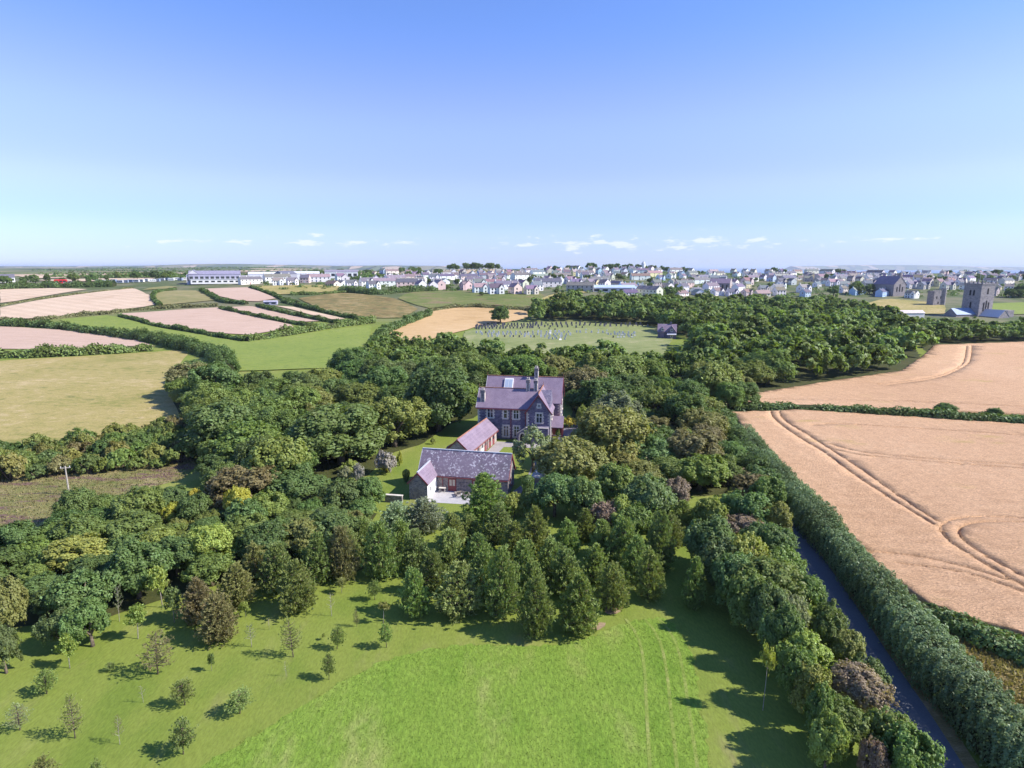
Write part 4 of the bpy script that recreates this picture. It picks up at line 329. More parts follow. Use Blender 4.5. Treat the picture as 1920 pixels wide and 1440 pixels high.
def stone_mat(name, cols, mortar, sx=.55, sz=.24, lichen=None):
    m, nt, out = new_mat(name); g = NT(nt)
    tc = g.n('ShaderNodeTexCoord').outputs['Object']; sp = g.n('ShaderNodeSeparateXYZ'); nt.links.new(tc, sp.inputs[0])
    cb = g.n('ShaderNodeCombineXYZ'); nt.links.new(g.math('MULTIPLY', g.math('ADD', sp.outputs[0], sp.outputs[1]), 1 / sx), cb.inputs[0]); nt.links.new(g.math('MULTIPLY', sp.outputs[2], 1 / sz), cb.inputs[1])
    vo = g.n('ShaderNodeTexVoronoi'); vo.feature = 'F1'; nt.links.new(cb.outputs[0], vo.inputs['Vector']); vo.inputs['Scale'].default_value = 1
    ve = g.n('ShaderNodeTexVoronoi'); ve.feature = 'DISTANCE_TO_EDGE'; nt.links.new(cb.outputs[0], ve.inputs['Vector']); ve.inputs['Scale'].default_value = 1
    hv = g.n('ShaderNodeSeparateColor'); nt.links.new(vo.outputs['Color'], hv.inputs[0])
    c = g.mix(g.ramp(hv.outputs[0], .1, .55), cols[0], cols[1]); c = g.mix(g.ramp(hv.outputs[1], .6, .95), c, cols[2])
    e = g.ramp(ve.outputs['Distance'], .02, .1)
    c = g.mix(e, mortar, c)
    nn = g.noise(tc, 1.2, 6); c = g.mix(g.ramp(nn, .45, .75, 0, .45), c, tuple(v * .55 for v in cols[0]))
    g.bsdf(out, c, .9, g.bump(e, .6, .05), .15); return m
def slate_mat(name, cols, lichen=0.0):
    m, nt, out = new_mat(name); g = NT(nt)
    tc = g.n('ShaderNodeTexCoord').outputs['Object']
    br = g.n('ShaderNodeTexBrick'); sp = g.n('ShaderNodeSeparateXYZ'); nt.links.new(tc, sp.inputs[0])
    cb = g.n('ShaderNodeCombineXYZ'); nt.links.new(g.math('ADD', sp.outputs[0], g.math('MULTIPLY', sp.outputs[1], .001)), cb.inputs[0]); nt.links.new(g.math('MULTIPLY', sp.outputs[2], 1.5), cb.inputs[1])
    nt.links.new(cb.outputs[0], br.inputs['Vector']); br.inputs['Scale'].default_value = 2.6; br.inputs['Mortar Size'].default_value = .02
    br.inputs['Color1'].default_value = (*cols[0], 1); br.inputs['Color2'].default_value = (*cols[1], 1); br.inputs['Mortar'].default_value = (*[v * .5 for v in cols[0]], 1)
    n1 = g.noise(tc, .5, 6, .65); n2 = g.noise(tc, 2.2, 5, .6)
    c = g.mix(g.ramp(n1, .35, .7, 0, .6), br.outputs['Color'], cols[2])
    c = g.mix(g.ramp(n2, .5, .8, 0, .35), c, tuple(v * .6 for v in cols[0]))
    if lichen:
        l = g.math('MULTIPLY', g.ramp(g.noise(tc, 2.6, 5, .62), .54, .6), g.ramp(g.noise(tc, .35, 3), .36, .58, .2, 1))
        c = g.mix(g.math('MULTIPLY', l, lichen), c, (.62, .58, .6))
        d = g.ramp(g.noise(tc, .33, 4), .5, .68, 0, .45); c = g.mix(d, c, (.09, .075, .085))
    g.bsdf(out, c, .62, g.bump(br.outputs['Fac'], -.3, .03), .4); return m

M = {}
M['leaf'] = leaf_mat('leaf'); M['needle'] = leaf_mat('needle', .2, .28, .6, 1.4); M['hedgeleaf'] = leaf_mat('hedge_leaf', .3, .22)
M['bark'] = plain('bark', (.16, .125, .095), .9, .1, .35, 4); M['palebark'] = plain('pale_bark', (.34, .3, .26), .85, .1, .3, 6)
M['stone'] = stone_mat('house_stone', ((.115, .105, .16), (.17, .152, .22), (.25, .22, .28)), (.23, .21, .26))
M['barnstone'] = stone_mat('barn_stone', ((.15, .135, .15), (.24, .205, .21), (.34, .28, .25)), (.36, .32, .3), .5, .2)
M['quoin'] = plain('pale_dressed_stone', (.62, .55, .47), .85, .2, .15, 2)
M['render'] = plain('white_render', (.78, .76, .74), .85, .2, .06, .8)
M['slate'] = slate_mat('purple_slate', ((.215, .16, .215), (.26, .19, .25), (.3, .23, .285)))
M['oldslate'] = slate_mat('old_lichened_slate', ((.17, .13, .17), (.215, .165, .205), (.25, .195, .235)), .9)
M['ridge'] = plain('orange_ridge_tile', (.42, .2, .13), .8, .2, .25, 3)
M['redpaint'] = plain('dark_red_paint', (.24, .055, .06), .5, .4, .12, 3)
M['whitepaint'] = plain('white_paint', (.78, .77, .75), .5, .4, .05, 3)
M['lead'] = plain('lead_flashing', (.5, .5, .54), .5, .4, .1, 3)
M['tarmac'] = plain('drive_tarmac', (.2, .19, .21), .9, .15, .2, .6)
M['dark'] = plain('dark_interior', (.025, .022, .025), .8, .2)
M['wood'] = plain('weathered_wood', (.36, .3, .25), .8, .2, .2, 5)
def glass_mat():
    m, nt, out = new_mat('window_glass'); g = NT(nt)
    b = g.bsdf(out, (.035, .04, .05), .06, None, .8); return m
M['glass'] = glass_mat(); M['skyglass'] = plain('sky_painted_glass', (.36, .42, .5), .15, .6, .05)  # roof panes: sky reflection is put into the pale base colour
M['houserender'] = tinted('painted_render', .85, .06, .4); M['houseroof'] = tinted('town_roof', .7, .25, 1.2, .3); M['paint'] = tinted('painted_metal', .35, .05, 1, .5)
M['headstone'] = tinted('headstone_stone', .6, .25, 3, .35)
# grass and fields
M['lawn'] = field_mat('mown_lawn', ((.14, .19, .03), (.18, .218, .04), (.235, .245, .068)), .035, .22, 5.0, None, .3, .06, ((.22, .2, .08), .56, .76, .16), (R(28), .35), .5)
M['meadow'] = field_mat('uncut_meadow', ((.125, .21, .024), (.165, .245, .034), (.25, .28, .07)), .05, .3, 3.5, None, .8, .12, ((.3, .3, .1), .54, .76, .14), (R(20), .45), .75)
M['green'] = field_mat('green_pasture', ((.16, .215, .04), (.205, .25, .05), (.25, .275, .075)), .02, .2, 1.5, None, .4, .15, ((.1, .15, .04), .58, .66, .35), (R(10), 2.5), .5)
M['pasture'] = field_mat('dry_pasture', ((.22, .21, .055), (.34, .275, .1), (.46, .35, .18)), .035, .3, 1.8, None, .45, .15, ((.2, .19, .06), .56, .72, .22), (R(15), 1.5), .7)
M['olive'] = field_mat('rough_olive', ((.17, .17, .06), (.25, .22, .09), (.36, .28, .15)), .03, .12, 1.2, None, .35, .15, None, (R(5), 3.0), .5)
M['stubble'] = field_mat('pale_stubble', ((.5, .36, .24), (.58, .43, .3), (.64, .49, .35)), .012, .06, 1.0, (R(-62), 9, .22), .2, .1, None, None, .25)
M['pink'] = field_mat('pink_ripe_field', ((.45, .31, .225), (.5, .35, .26), (.55, .4, .305)), .012, .08, 1.0, (R(-75), 7, .08), .2, .1, None, (R(0), 3), .3)
M['wheat'] = field_mat('golden_field', ((.42, .27, .12), (.5, .33, .16), (.56, .39, .21)), .02, .12, 1.2, None, .3, .1, None, (R(30), 3), .4)
M['wheat2'] = field_mat('ripe_wheat', ((.5, .3, .165), (.57, .35, .2), (.62, .4, .24)), .02, .3, 3.2, (R(0), 2.4, .1), 1.0, .28, ((.44, .32, .1), .6, .76, .05), (R(-8), 2.2), .95)
M['wheatside'] = field_mat('wheat_stalks', ((.3, .17, .08), (.36, .21, .1), (.4, .25, .13)), .1, .6, 5.0, None, .8, .15, None, None, .6)
M['bracken'] = field_mat('bracken_slope', ((.14, .1, .04), (.24, .18, .07), (.42, .31, .16)), .04, .14, .9, None, .8, .5, ((.11, .12, .04), .5, .62, .12), (R(0), 3), .6)
M['heathgreen'] = field_mat('green_heath', ((.09, .13, .03), (.15, .17, .05), (.24, .2, .09)), .03, .1, .8, None, .8, .5, ((.22, .15, .09), .55, .68, .05), (R(0), 2.5), .6)
M['heather'] = field_mat('heather_heath', ((.13, .16, .04), (.24, .22, .08), (.38, .29, .16)), .1, .4, 2.0, None, .8, .4, ((.2, .125, .1), .5, .6, .12), (R(0), 3), .7)
M['rough'] = field_mat('rough_dry_grass', ((.15, .14, .045), (.28, .21, .085), (.42, .31, .17)), .1, .4, 3.0, None, .8, .3, None, (R(40), 2.5), .7)
M['cemgrass'] = field_mat('cemetery_grass', ((.16, .19, .06), (.22, .24, .09), (.32, .3, .15)), .03, .2, 1.5, None, .3, .1, None, None, .3)
M['rim'] = field_mat('trodden_grass', ((.16, .22, .035), (.2, .25, .05), (.26, .28, .08)), .2, .8, 4.0, None, .4, .1, None, None, .5)
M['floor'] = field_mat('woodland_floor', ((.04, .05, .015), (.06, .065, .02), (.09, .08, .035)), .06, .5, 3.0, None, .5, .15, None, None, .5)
M['bare'] = field_mat('bare_needle_litter', ((.24, .17, .1), (.3, .215, .13), (.35, .26, .16)), .2, .8, 4.0, None, .4, .1, None, None, .4)
M['asphalt'] = field_mat('lane_asphalt', ((.095, .1, .112), (.11, .115, .128), (.125, .13, .14)), .1, .6, 8.0, None, .2, .02, None, None, .3)
M['paving'] = field_mat('terrace_slabs', ((.36, .34, .35), (.42, .4, .4), (.47, .44, .44)), .2, .8, 5, None, .2, .03, None, None, .2)
M['gravel'] = field_mat('pale_gravel', ((.3, .27, .26), (.36, .32, .31), (.4, .36, .34)), .2, .9, 6, None, .3, .03, None, None, .35)
def ground_mat():
    """open country; beyond a kilometre the fields are too far to tell their plants apart"""
    m, nt, out = new_mat('ground_country'); g = NT(nt); p = g.pos()
    ps = g.pos((1, .35, 1), R(28)); n1 = g.noise(p, .035, 4, .6); n2 = g.noise(ps, .22, 5, .6); n3 = g.noise(ps, 5.0, 6, .7)
    f = g.math('ADD', g.math('MULTIPLY', n1, .5), g.math('MULTIPLY', n2, .5))
    near = g.mix(g.ramp(f, .36, .5), (.14, .19, .03), (.18, .218, .04)); near = g.mix(g.ramp(f, .5, .64), near, (.235, .245, .068)); near = g.mix(g.ramp(g.noise(ps, .16, 5, .62), .56, .76), near, (.22, .2, .08))
    vo = g.n('ShaderNodeTexVoronoi'); nt.links.new(g.pos((1, .45, 1)), vo.inputs['Vector']); vo.inputs['Scale'].default_value = .0042; vo.inputs['Randomness'].default_value = .9
    sc = g.n('ShaderNodeSeparateColor'); nt.links.new(vo.outputs['Color'], sc.inputs[0])
    ve = g.n('ShaderNodeTexVoronoi'); ve.feature = 'DISTANCE_TO_EDGE'; nt.links.new(g.pos((1, .45, 1)), ve.inputs['Vector']); ve.inputs['Scale'].default_value = .0042; ve.inputs['Randomness'].default_value = .9
    far = g.mix(g.ramp(sc.outputs[0], .25, .3), (.09, .12, .04), (.15, .17, .06)); far = g.mix(g.ramp(sc.outputs[0], .6, .64), far, (.22, .19, .09)); far = g.mix(g.ramp(sc.outputs[0], .8, .82), far, (.46, .34, .23))
    far = g.mix(g.ramp(ve.outputs['Distance'], .03, .07), (.04, .055, .025), far)
    sx = g.n('ShaderNodeSeparateXYZ'); nt.links.new(p, sx.inputs[0])
    town = g.mix(g.ramp(g.noise(p, .03, 4), .4, .6), (.09, .115, .045), (.17, .16, .09))
    c = g.mix(g.ramp(sx.outputs[1], 330, 420), near, town); c = g.mix(g.ramp(sx.outputs[1], 700, 900), c, far)
    v = g.ramp(n3, .25, .75, .7, 1.3, False); o = g.n('ShaderNodeVectorMath'); o.operation = 'SCALE'; nt.links.new(c, o.inputs[0]); nt.links.new(v, o.inputs['Scale'])
    g.bsdf(out, o.outputs[0], .9, g.bump(n3, .25, .06), .12); return m
M['ground'] = ground_mat()
def sea_mat():
    m, nt, out = new_mat('sea'); g = NT(nt); g.bsdf(out, (.05, .12, .24), .35, g.bump(g.noise(g.pos((1, .3, 1)), .01, 4), .3, 5), .5); return m
M['sea'] = sea_mat()

# ------------------------------------------------------------------ the land
def land():
    th = []
    a = -180.0
    while a < 180 - 1e-6:
        th.append(a); a += 0.9 if -60 <= a < 60 else 6.0
    rs = [3.0]
    while rs[-1] < 60000: rs.append(rs[-1] * 1.035 + .3)
    V = [(0, 0, 0)]; n = len(th)
    for r in rs:
        for t in th:
            x, y = r * math.sin(R(t)), r * math.cos(R(t)); V.append((x, y, tz(x, y)))
    Fc = [(0, 1 + (k + 1) % n, 1 + k) for k in range(n)]
    for i in range(len(rs) - 1):
        for k in range(n):
            a = 1 + i * n + k; b = 1 + i * n + (k + 1) % n
            Fc.append((a, b, b + n, a + n))
    o = place('ground', mesh_of('ground', V, Fc, M['ground'], True)); tag(o, 'open farmland and lawn reaching to the horizon', kind='structure')
    # the mesh is seen from above
    return o
land()
bm_sea = MB().raw([(-60000, 1800, -58), (90000, 1800, -58), (90000, 90000, -58), (-60000, 90000, -58)], [(0, 1, 2, 3)])
tag(bm_sea.build('sea', M['sea']), 'blue sea behind the town', kind='structure')
def hill_ridge(name, pts, mat, label):
    """a long low ridge: crest line (x, y, height) with slopes to both sides"""
    V, Fc = [], []
    for (x, y, h, w) in pts:
        V += [(x, y - w, -65), (x, y - w * .4, -65 + (h + 65) * .75), (x, y, h), (x, y + w * .6, -60), (x, y + w, -65)]
    for i in range(len(pts) - 1):
        for k in range(4): a = i * 5 + k; Fc.append((a, a + 5, a + 6, a + 1))
    tag(place(name, mesh_of(name, V, Fc, mat, True)), label, kind='structure')
rg = random.Random(3)
hill_ridge('hills', [(8000 + i * 900, 17500 + 300 * math.sin(i), 52 + 34 * math.sin(i * .5 + .3) * (1 if i > 1 else .3) + rg.uniform(-6, 6), 900) for i in range(14)], M['ground'], 'low blue headland across the sea')
hill_ridge('hills', [(-9000 + i * 500, 9500 - i * 40, 40 + 38 * math.exp(-((i - 9.5) / 2.6) ** 2) + rg.uniform(-4, 4), 1200) for i in range(15)], M['ground'], 'faint low hills on the left horizon')
hill_ridge('hills', [(-3300 + i * 350, 9000 + i * 60, 38 + 16 * math.exp(-((i - 4) / 2.5) ** 2) + rg.uniform(-3, 3), 900) for i in range(10)], M['ground'], 'faint low ridge left of the town')

def in_poly(x, y, P):
    c = False; j = len(P) - 1
    for i in range(len(P)):
        xi, yi = P[i]; xj, yj = P[j]
        if (yi > y) != (yj > y) and x < (xj - xi) * (y - yi) / (yj - yi) + xi: c = not c
        j = i
    return c
def smooth_poly(P, n=2):
    for _ in range(n):
        Q = []
        for i in range(len(P)):
            a, b = P[i], P[(i + 1) % len(P)]
            Q += [(a[0] * .75 + b[0] * .25, a[1] * .75 + b[1] * .25), (a[0] * .25 + b[0] * .75, a[1] * .25 + b[1] * .75)]
        P = Q
    return P
def smooth_line(P, n=2):
    for _ in range(n):
        Q = [P[0]]
        for a, b in zip(P, P[1:]): Q += [(a[0] * .75 + b[0] * .25, a[1] * .75 + b[1] * .25), (a[0] * .25 + b[0] * .75, a[1] * .25 + b[1] * .75)]
        P = Q + [P[-1]]
    return P
def resample(P, step):
    out = [P[0]]; acc = 0
    for a, b in zip(P, P[1:]):
        d = math.dist(a, b)
        if d < 1e-6: continue
        t = step - acc
        while t <= d:
            out.append((a[0] + (b[0] - a[0]) * t / d, a[1] + (b[1] - a[1]) * t / d)); t += step
        acc = d - (t - step)
    if math.dist(out[-1], P[-1]) > step * .3: out.append(P[-1])
    return out
def sheet(name, P, mat, lift, label=None, step=None, wob=0.0, seed=0):
    """a surface cut to an outline, lying on the land"""
    cy = sum(p[1] for p in P) / len(P)
    st = step or max(1.5, cy / 25)
    B = resample(P + [P[0]], st)[:-1]
    if math.dist(B[0], B[-1]) < st * .3: B = B[:-1]
    rr = random.Random(seed + len(P))
    if wob: B = [(x + rr.uniform(-wob, wob), y + rr.uniform(-wob, wob)) for x, y in B]
    x0, x1 = min(p[0] for p in B), max(p[0] for p in B); y0, y1 = min(p[1] for p in B), max(p[1] for p in B)
    pts = [Vector(b) for b in B]; nb = len(pts); g = st * 1.4
    y = y0 + g / 2
    while y < y1:
        x = x0 + g / 2
        while x < x1:
            if in_poly(x, y, B): pts.append(Vector((x, y)))
            x += g
        y += g
    res = geometry.delaunay_2d_cdt(pts, [], [list(range(nb))], 1, 1e-4)
    V = [(v.x, v.y, tz(v.x, v.y) + lift) for v in res[0]]
    me = mesh_of(name, V, res[2], mat, True)
    if len(me.polygons) and me.polygons[0].normal.z < 0: me.flip_normals()
    o = place(name, me); tag(o, label, kind='structure'); return o
FLAB = {'stubble': 'pale stubble field', 'pink': 'pinkish ripe corn field', 'olive': 'rough olive field', 'pasture': 'dry olive and tan pasture', 'green': 'bright green pasture', 'wheat': 'golden ripe field', 'wheat2': 'ripe pink-gold wheat field with tyre tracks', 'bracken': 'brown bracken slope', 'heathgreen': 'green heath below the town', 'heather': 'heather and grass heath at the left', 'rough': 'rough dry grass verge below the wheat', 'cemgrass': 'cemetery grass'}
i = 0
for k, (mk, P) in FIELDS.items():
    i += 1
    if mk == 'wheat2': continue
    cy = sum(p[1] for p in P) / len(P)
    sheet('field', P, M[mk], .02 + (.25 if max(p[1] for p in P) > 285 else 0) + max(0, cy - 230) * .0008 + .008 * i / 20, FLAB[mk], wob=.15 if cy < 200 else .6, seed=i)
sheet('meadow', smooth_poly([(x, y) for x, y in MEADOW] + [(8, 4), (-20, 4)], 2), M['meadow'], .02, 'long uncut meadow grass in the lower middle', .6, .3)
# mown path rim of the meadow is the lawn itself
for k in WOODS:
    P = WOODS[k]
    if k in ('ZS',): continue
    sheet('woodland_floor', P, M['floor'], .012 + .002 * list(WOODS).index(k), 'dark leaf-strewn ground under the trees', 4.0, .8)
for q, P in enumerate(BARE[1::2]): sheet('bare_ground', smooth_poly(P, 2), M['bare'], .022 + .003 * q, 'brown needle-strewn bare ground at the pine grove edge', .8, .15)
sheet('terrace', TERR, M['paving'], .05, 'pale paved terrace in front of the slate barn', 1.0)
sheet('driveway', DRIVE, M['tarmac'], .04, 'grey drive curving beside the stone house', 1.5)
sheet('courtyard', COURT, M['gravel'], .045, 'pale gravel strip before the stone house', 1.5)
def ribbon(name, line, w, mat, lift, label):
    line = resample(smooth_line(line, 2), 2.0); V, Fc = [], []
    for i, p in enumerate(line):
        a, b = line[max(i - 1, 0)], line[min(i + 1, len(line) - 1)]; d = math.dist(a, b); nx, ny = -(b[1] - a[1]) / d, (b[0] - a[0]) / d
        for s in (-.5, -.17, .17, .5): V.append((p[0] + nx * w * s, p[1] + ny * w * s, tz(*p) + lift))
    for i in range(len(line) - 1):
        for k in range(3): a = i * 4 + k; Fc.append((a, a + 4, a + 5, a + 1))
    me = mesh_of(name, V, Fc, mat, True)
    if me.polygons[0].normal.z < 0: me.flip_normals()
    return tag(place(name, me), label, kind='structure')
sheet('lawn', GLAWN, M['lawn'], .03, 'mown garden lawn around the barn and stone house', 2.0, .2)
ribbon('lane', LANE, 3.6, M['asphalt'], .04, 'narrow dark lane between trees and hedge')
for dq in (1.1, 2.6, 4.6): ribbon('mown_line', [(x - dq, y) for x, y in MEADOW[10:]], .28, M['rim'], .025 + dq * .002, 'faint curved mowing line in the meadow')
ribbon('verge', [(x + 2.3, y) for x, y in LANE], 1.2, M['rough'], .03, 'dry grass verge along the lane')

def wheat(P, tracks, label, z=.42, seed=1):
    """standing corn: a raised sheet with the tyre lines pressed into it"""
    st = 2.2; B = resample(P + [P[0]], st)[:-1]; nb = len(B)
    rr = random.Random(seed); B = [(x + rr.uniform(-.3, .3), y + rr.uniform(-.3, .3)) for x, y in B]
    pts, zz = [Vector(b) for b in B], {}
    T_ = []
    for t in tracks:
        t = resample(smooth_line(t, 2), .9); T_ += t
        for i, p in enumerate(t):
            a, b = t[max(i - 1, 0)], t[min(i + 1, len(t) - 1)]; d = math.dist(a, b) or 1; nx, ny = -(b[1] - a[1]) / d, (b[0] - a[0]) / d
            wv = .15 + rr.uniform(-.05, .05)
            for s, zc in ((-wv - .12, 1), (-wv, 0), (wv, 0), (wv + .12, 1)):
                q = (p[0] + nx * s + rr.uniform(-.05, .05), p[1] + ny * s + rr.uniform(-.05, .05))
                if in_poly(q[0], q[1], B): pts.append(Vector(q)); zz[len(pts) - 1] = zc
    Ta = np.array(T_) if T_ else np.zeros((1, 2)) + 1e6
    x0, x1 = min(p[0] for p in B), max(p[0] for p in B); y0, y1 = min(p[1] for p in B), max(p[1] for p in B)
    y = y0
    while y < y1:
        g = max(1.3, y / 60); x = x0
        while x < min(x1, y * 1.1):
            q = (x + rr.uniform(-.35, .35) * g, y + rr.uniform(-.35, .35) * g)
            if in_poly(*q, B) and np.min((Ta[:, 0] - q[0]) ** 2 + (Ta[:, 1] - q[1]) ** 2) > .6: pts.append(Vector(q))
            x += g
        y += g
    res = geometry.delaunay_2d_cdt(pts, [], [list(range(nb))], 1, 1e-4)
    V = []
    for v, orig in zip(res[0], res[3]):
        o = orig[0] if orig else -1
        zc = zz.get(o, 1)
        h = z * (.08 if zc == 0 else 1) + (rr.uniform(-.05, .07) if zc else 0)
        V.append((v.x, v.y, tz(v.x, v.y) + (h if o >= nb or o < 0 else h)))
    Fc = list(res[2])
    n0 = len(V)
    bi = [k for k, orig in enumerate(res[3]) if orig and orig[0] < nb]
    order = sorted(bi, key=lambda k: res[3][k][0])
    for k in order: V.append((V[k][0], V[k][1], V[k][2] - z - .1))
    for j in range(len(order)):
        a, b = order[j], order[(j + 1) % len(order)]; Fc.append((a, b, n0 + (j + 1) % len(order), n0 + j))
    me = mesh_of('wheat_field', V, Fc, M['wheat2'], True)
    o = place('wheat_field', me); tag(o, label, kind='structure'); return o
wheat(FIELDS['wheat_near'][1], TRACKS, 'ripe wheat field with curving tyre tracks, nearer one')
wheat(FIELDS['wheat_far'][1], TRACKS2, 'ripe wheat field beyond the hedge')
# ------------------------------------------------------------------ foliage
def leaf_mesh(name, P, N, S, LV, mat, aspect=.62, rng=None, bend=.28, up=None):
    """one leafy sprig per point: a bent diamond facing N"""
    n = len(P)
    rnd = rng.normal(size=(n, 3)) if up is None else (np.tile(np.array(up, float), (n, 1)) if np.ndim(up) == 1 else up) + rng.normal(size=(n, 3)) * .35
    N = N / np.maximum(np.linalg.norm(N, axis=1, keepdims=True), 1e-6)
    T = np.cross(N, rnd) if up is None else rnd - N * np.sum(rnd * N, axis=1, keepdims=True)
    T /= np.maximum(np.linalg.norm(T, axis=1, keepdims=True), 1e-6)
    Bt = np.cross(N, T); s = S[:, None]
    V = np.empty((n, 4, 3), np.float32)
    V[:, 0] = P - T * s - N * s * bend; V[:, 1] = P + Bt * s * aspect; V[:, 2] = P + T * s - N * s * bend; V[:, 3] = P - Bt * s * aspect
    me = bpy.data.meshes.new(name)
    me.vertices.add(n * 4); me.vertices.foreach_set('co', V.reshape(-1))
    me.loops.add(n * 4); me.loops.foreach_set('vertex_index', np.arange(n * 4, dtype=np.int32))
    me.polygons.add(n); me.polygons.foreach_set('loop_start', np.arange(0, n * 4, 4, dtype=np.int32))
    at = me.attributes.new('lv', 'FLOAT', 'POINT'); at.data.foreach_set('value', np.repeat(LV.astype(np.float32), 4))
    me.materials.append(mat); me.update(calc_edges=True)
    return me
def unit(n, rng):
    d = rng.normal(size=(n, 3)); return d / np.linalg.norm(d, axis=1, keepdims=True)
def make_crown(seed, nleaf, leaf, hc=1.25, rz=.85, lobes=26, low=-.55, lobe_r=(.26, .46), trunk_top=.9, wind=.0, clumps=0):
    """crown of radius about 1 and tree height about 2: boughs carry leaf clumps, clumps carry leaves"""
    rng = np.random.default_rng(seed)
    D = unit(lobes * 4, rng); D = D[D[:, 2] > low][:lobes]
    k = len(D); rad = rng.uniform(.42, .76, k); LR = rng.uniform(*lobe_r, k)
    sq = np.array([rng.uniform(.86, 1.1), rng.uniform(.86, 1.1), rz])
    C = D * rad[:, None] * sq; C[:, 2] += hc; C[:, 0] -= wind * (C[:, 2] - .4) * .3
    C = np.vstack([C, [[0, 0, hc]]]); LR = np.append(LR, .6); D = np.vstack([D, [[0, 0, 1]]])
    w = LR ** 2; w[-1] *= .4; w /= w.sum()
    nc = clumps or max(60, nleaf // 44)
    ci = rng.choice(k + 1, nc, p=w); cd = unit(nc, rng); fl = np.sum(cd * D[ci], axis=1) < -.2; cd[fl] *= -1
    cd[:, 2] = np.where(cd[:, 2] < -.45, -cd[:, 2] * .5, cd[:, 2])
    CC = C[ci] + cd * (LR[ci] * rng.uniform(.72, 1.02, nc))[:, None]
    CR = rng.uniform(.06, .15, nc) * (1.25 if nleaf < 4000 else 1.0); ctone = rng.normal(size=nc) * .1
    idx = rng.integers(0, nc, nleaf); inner = rng.random(nleaf) < .16
    d = unit(nleaf, rng); q = np.sum(d * cd[idx], axis=1); d[q < -.15] *= -1
    d[:, 2] += .15
    P = CC[idx] + d * (CR[idx] * (1.05 - .5 * rng.random(nleaf) ** 2))[:, None] * np.array([1, 1, 1.2])
    P[inner] = C[ci[idx[inner]]] + (P[inner] - C[ci[idx[inner]]]) * rng.uniform(.45, .9, inner.sum())[:, None]
    loose = rng.random(nleaf) < .24; P[loose] += rng.normal(size=(int(loose.sum()), 3)) * .055
    P[:, 2] = np.maximum(P[:, 2], .1)
    N = d * .8 + cd[idx] * .5 + rng.normal(size=d.shape) * .42 + np.array([0, 0, .3])
    S = leaf * rng.uniform(.6, 1.35, nleaf)
    LV = np.clip(.5 + ctone[idx] + rng.normal(size=nleaf) * .17, 0, 1)
    return P, N, S, LV, C[:-1], LR
def limb_mesh(name, seed, C, mat, h0=.0, r0=.075, split=.55, n=7):
    rg_ = random.Random(seed); b = MB()
    b.tube([(0, 0, -.05), (.015, .01, .25), (.0, .0, split), (0, 0, split + .35)], [r0 * 1.25, r0, r0 * .85, r0 * .5], 7)
    for c in rg_.sample(list(range(len(C))), min(n, len(C))):
        p = Vector(C[c]); m = Vector((p.x * .45, p.y * .45, split + (p.z - split) * .6))
        b.tube([(0, 0, split - .05), m, p], [r0 * .6, r0 * .4, r0 * .15], 5)
    return b.mesh(name, mat, True)
PROTO = {}
def proto(key, seed, nleaf, leaf, bark='bark', **k):
    P, N, S, LV, C, LR = make_crown(seed, nleaf, leaf, **k)
    me = leaf_mesh('crown', P, N, S, LV, M['leaf'], .66, np.random.default_rng(seed + 1))
    PROTO.setdefault(key, []).append((me, limb_mesh('trunk', seed, C, M[bark])))
for s in range(6): proto('near', 100 + s, 17000, .047, lobes=36 + 3 * s, hc=(1.15, 1.05, 1.1, 1.0, 1.2, 1.05)[s], lobe_r=(.18, .4), low=-.8, rz=(.9, 1.0, .95, 1.05, .85, 1.0)[s])
for s in range(6): proto('mid', 200 + s, 20000, .043, lobes=44 + 3 * s, hc=(1.0, 1.05, .95, 1.0, 1.05, .98)[s], rz=(.98, 1.05, .95, 1.0, 1.08, .98)[s], low=-.85, lobe_r=(.18, .38), wind=.3)
for s in range(4): proto('far', 300 + s, 8000, .066, lobes=32, hc=1.02, rz=(.95, 1.05, .9, 1.0)[s], low=-.85, lobe_r=(.2, .42), wind=.3)
for s in range(2): proto('feather', 350 + s, 5200, .05, lobes=34, hc=1.25, rz=1.15, low=-.9, lobe_r=(.14, .3))
def proto_shrub(seed, nleaf, leaf):
    P, N, S, LV, C, LR = make_crown(seed, nleaf, leaf, .55, .62, 26, -.35, (.26, .42))
    P[:, 2] = np.maximum(P[:, 2] * 1.0, .02)
    me = leaf_mesh('crown', P, N, S, LV, M['leaf'], .66, np.random.default_rng(seed + 1))
    b = MB()
    rg_ = random.Random(seed)
    for k in range(5):
        a = k * 1.256; b.tube([(0, 0, -.03), (.3 * math.cos(a), .3 * math.sin(a), .4), (.5 * math.cos(a), .5 * math.sin(a), .75)], [.04, .03, .012], 5)
    PROTO.setdefault('shrub', []).append((me, b.mesh('stem', M['bark'], True)))
for s in range(4): proto_shrub(400 + s, 3600, .08)
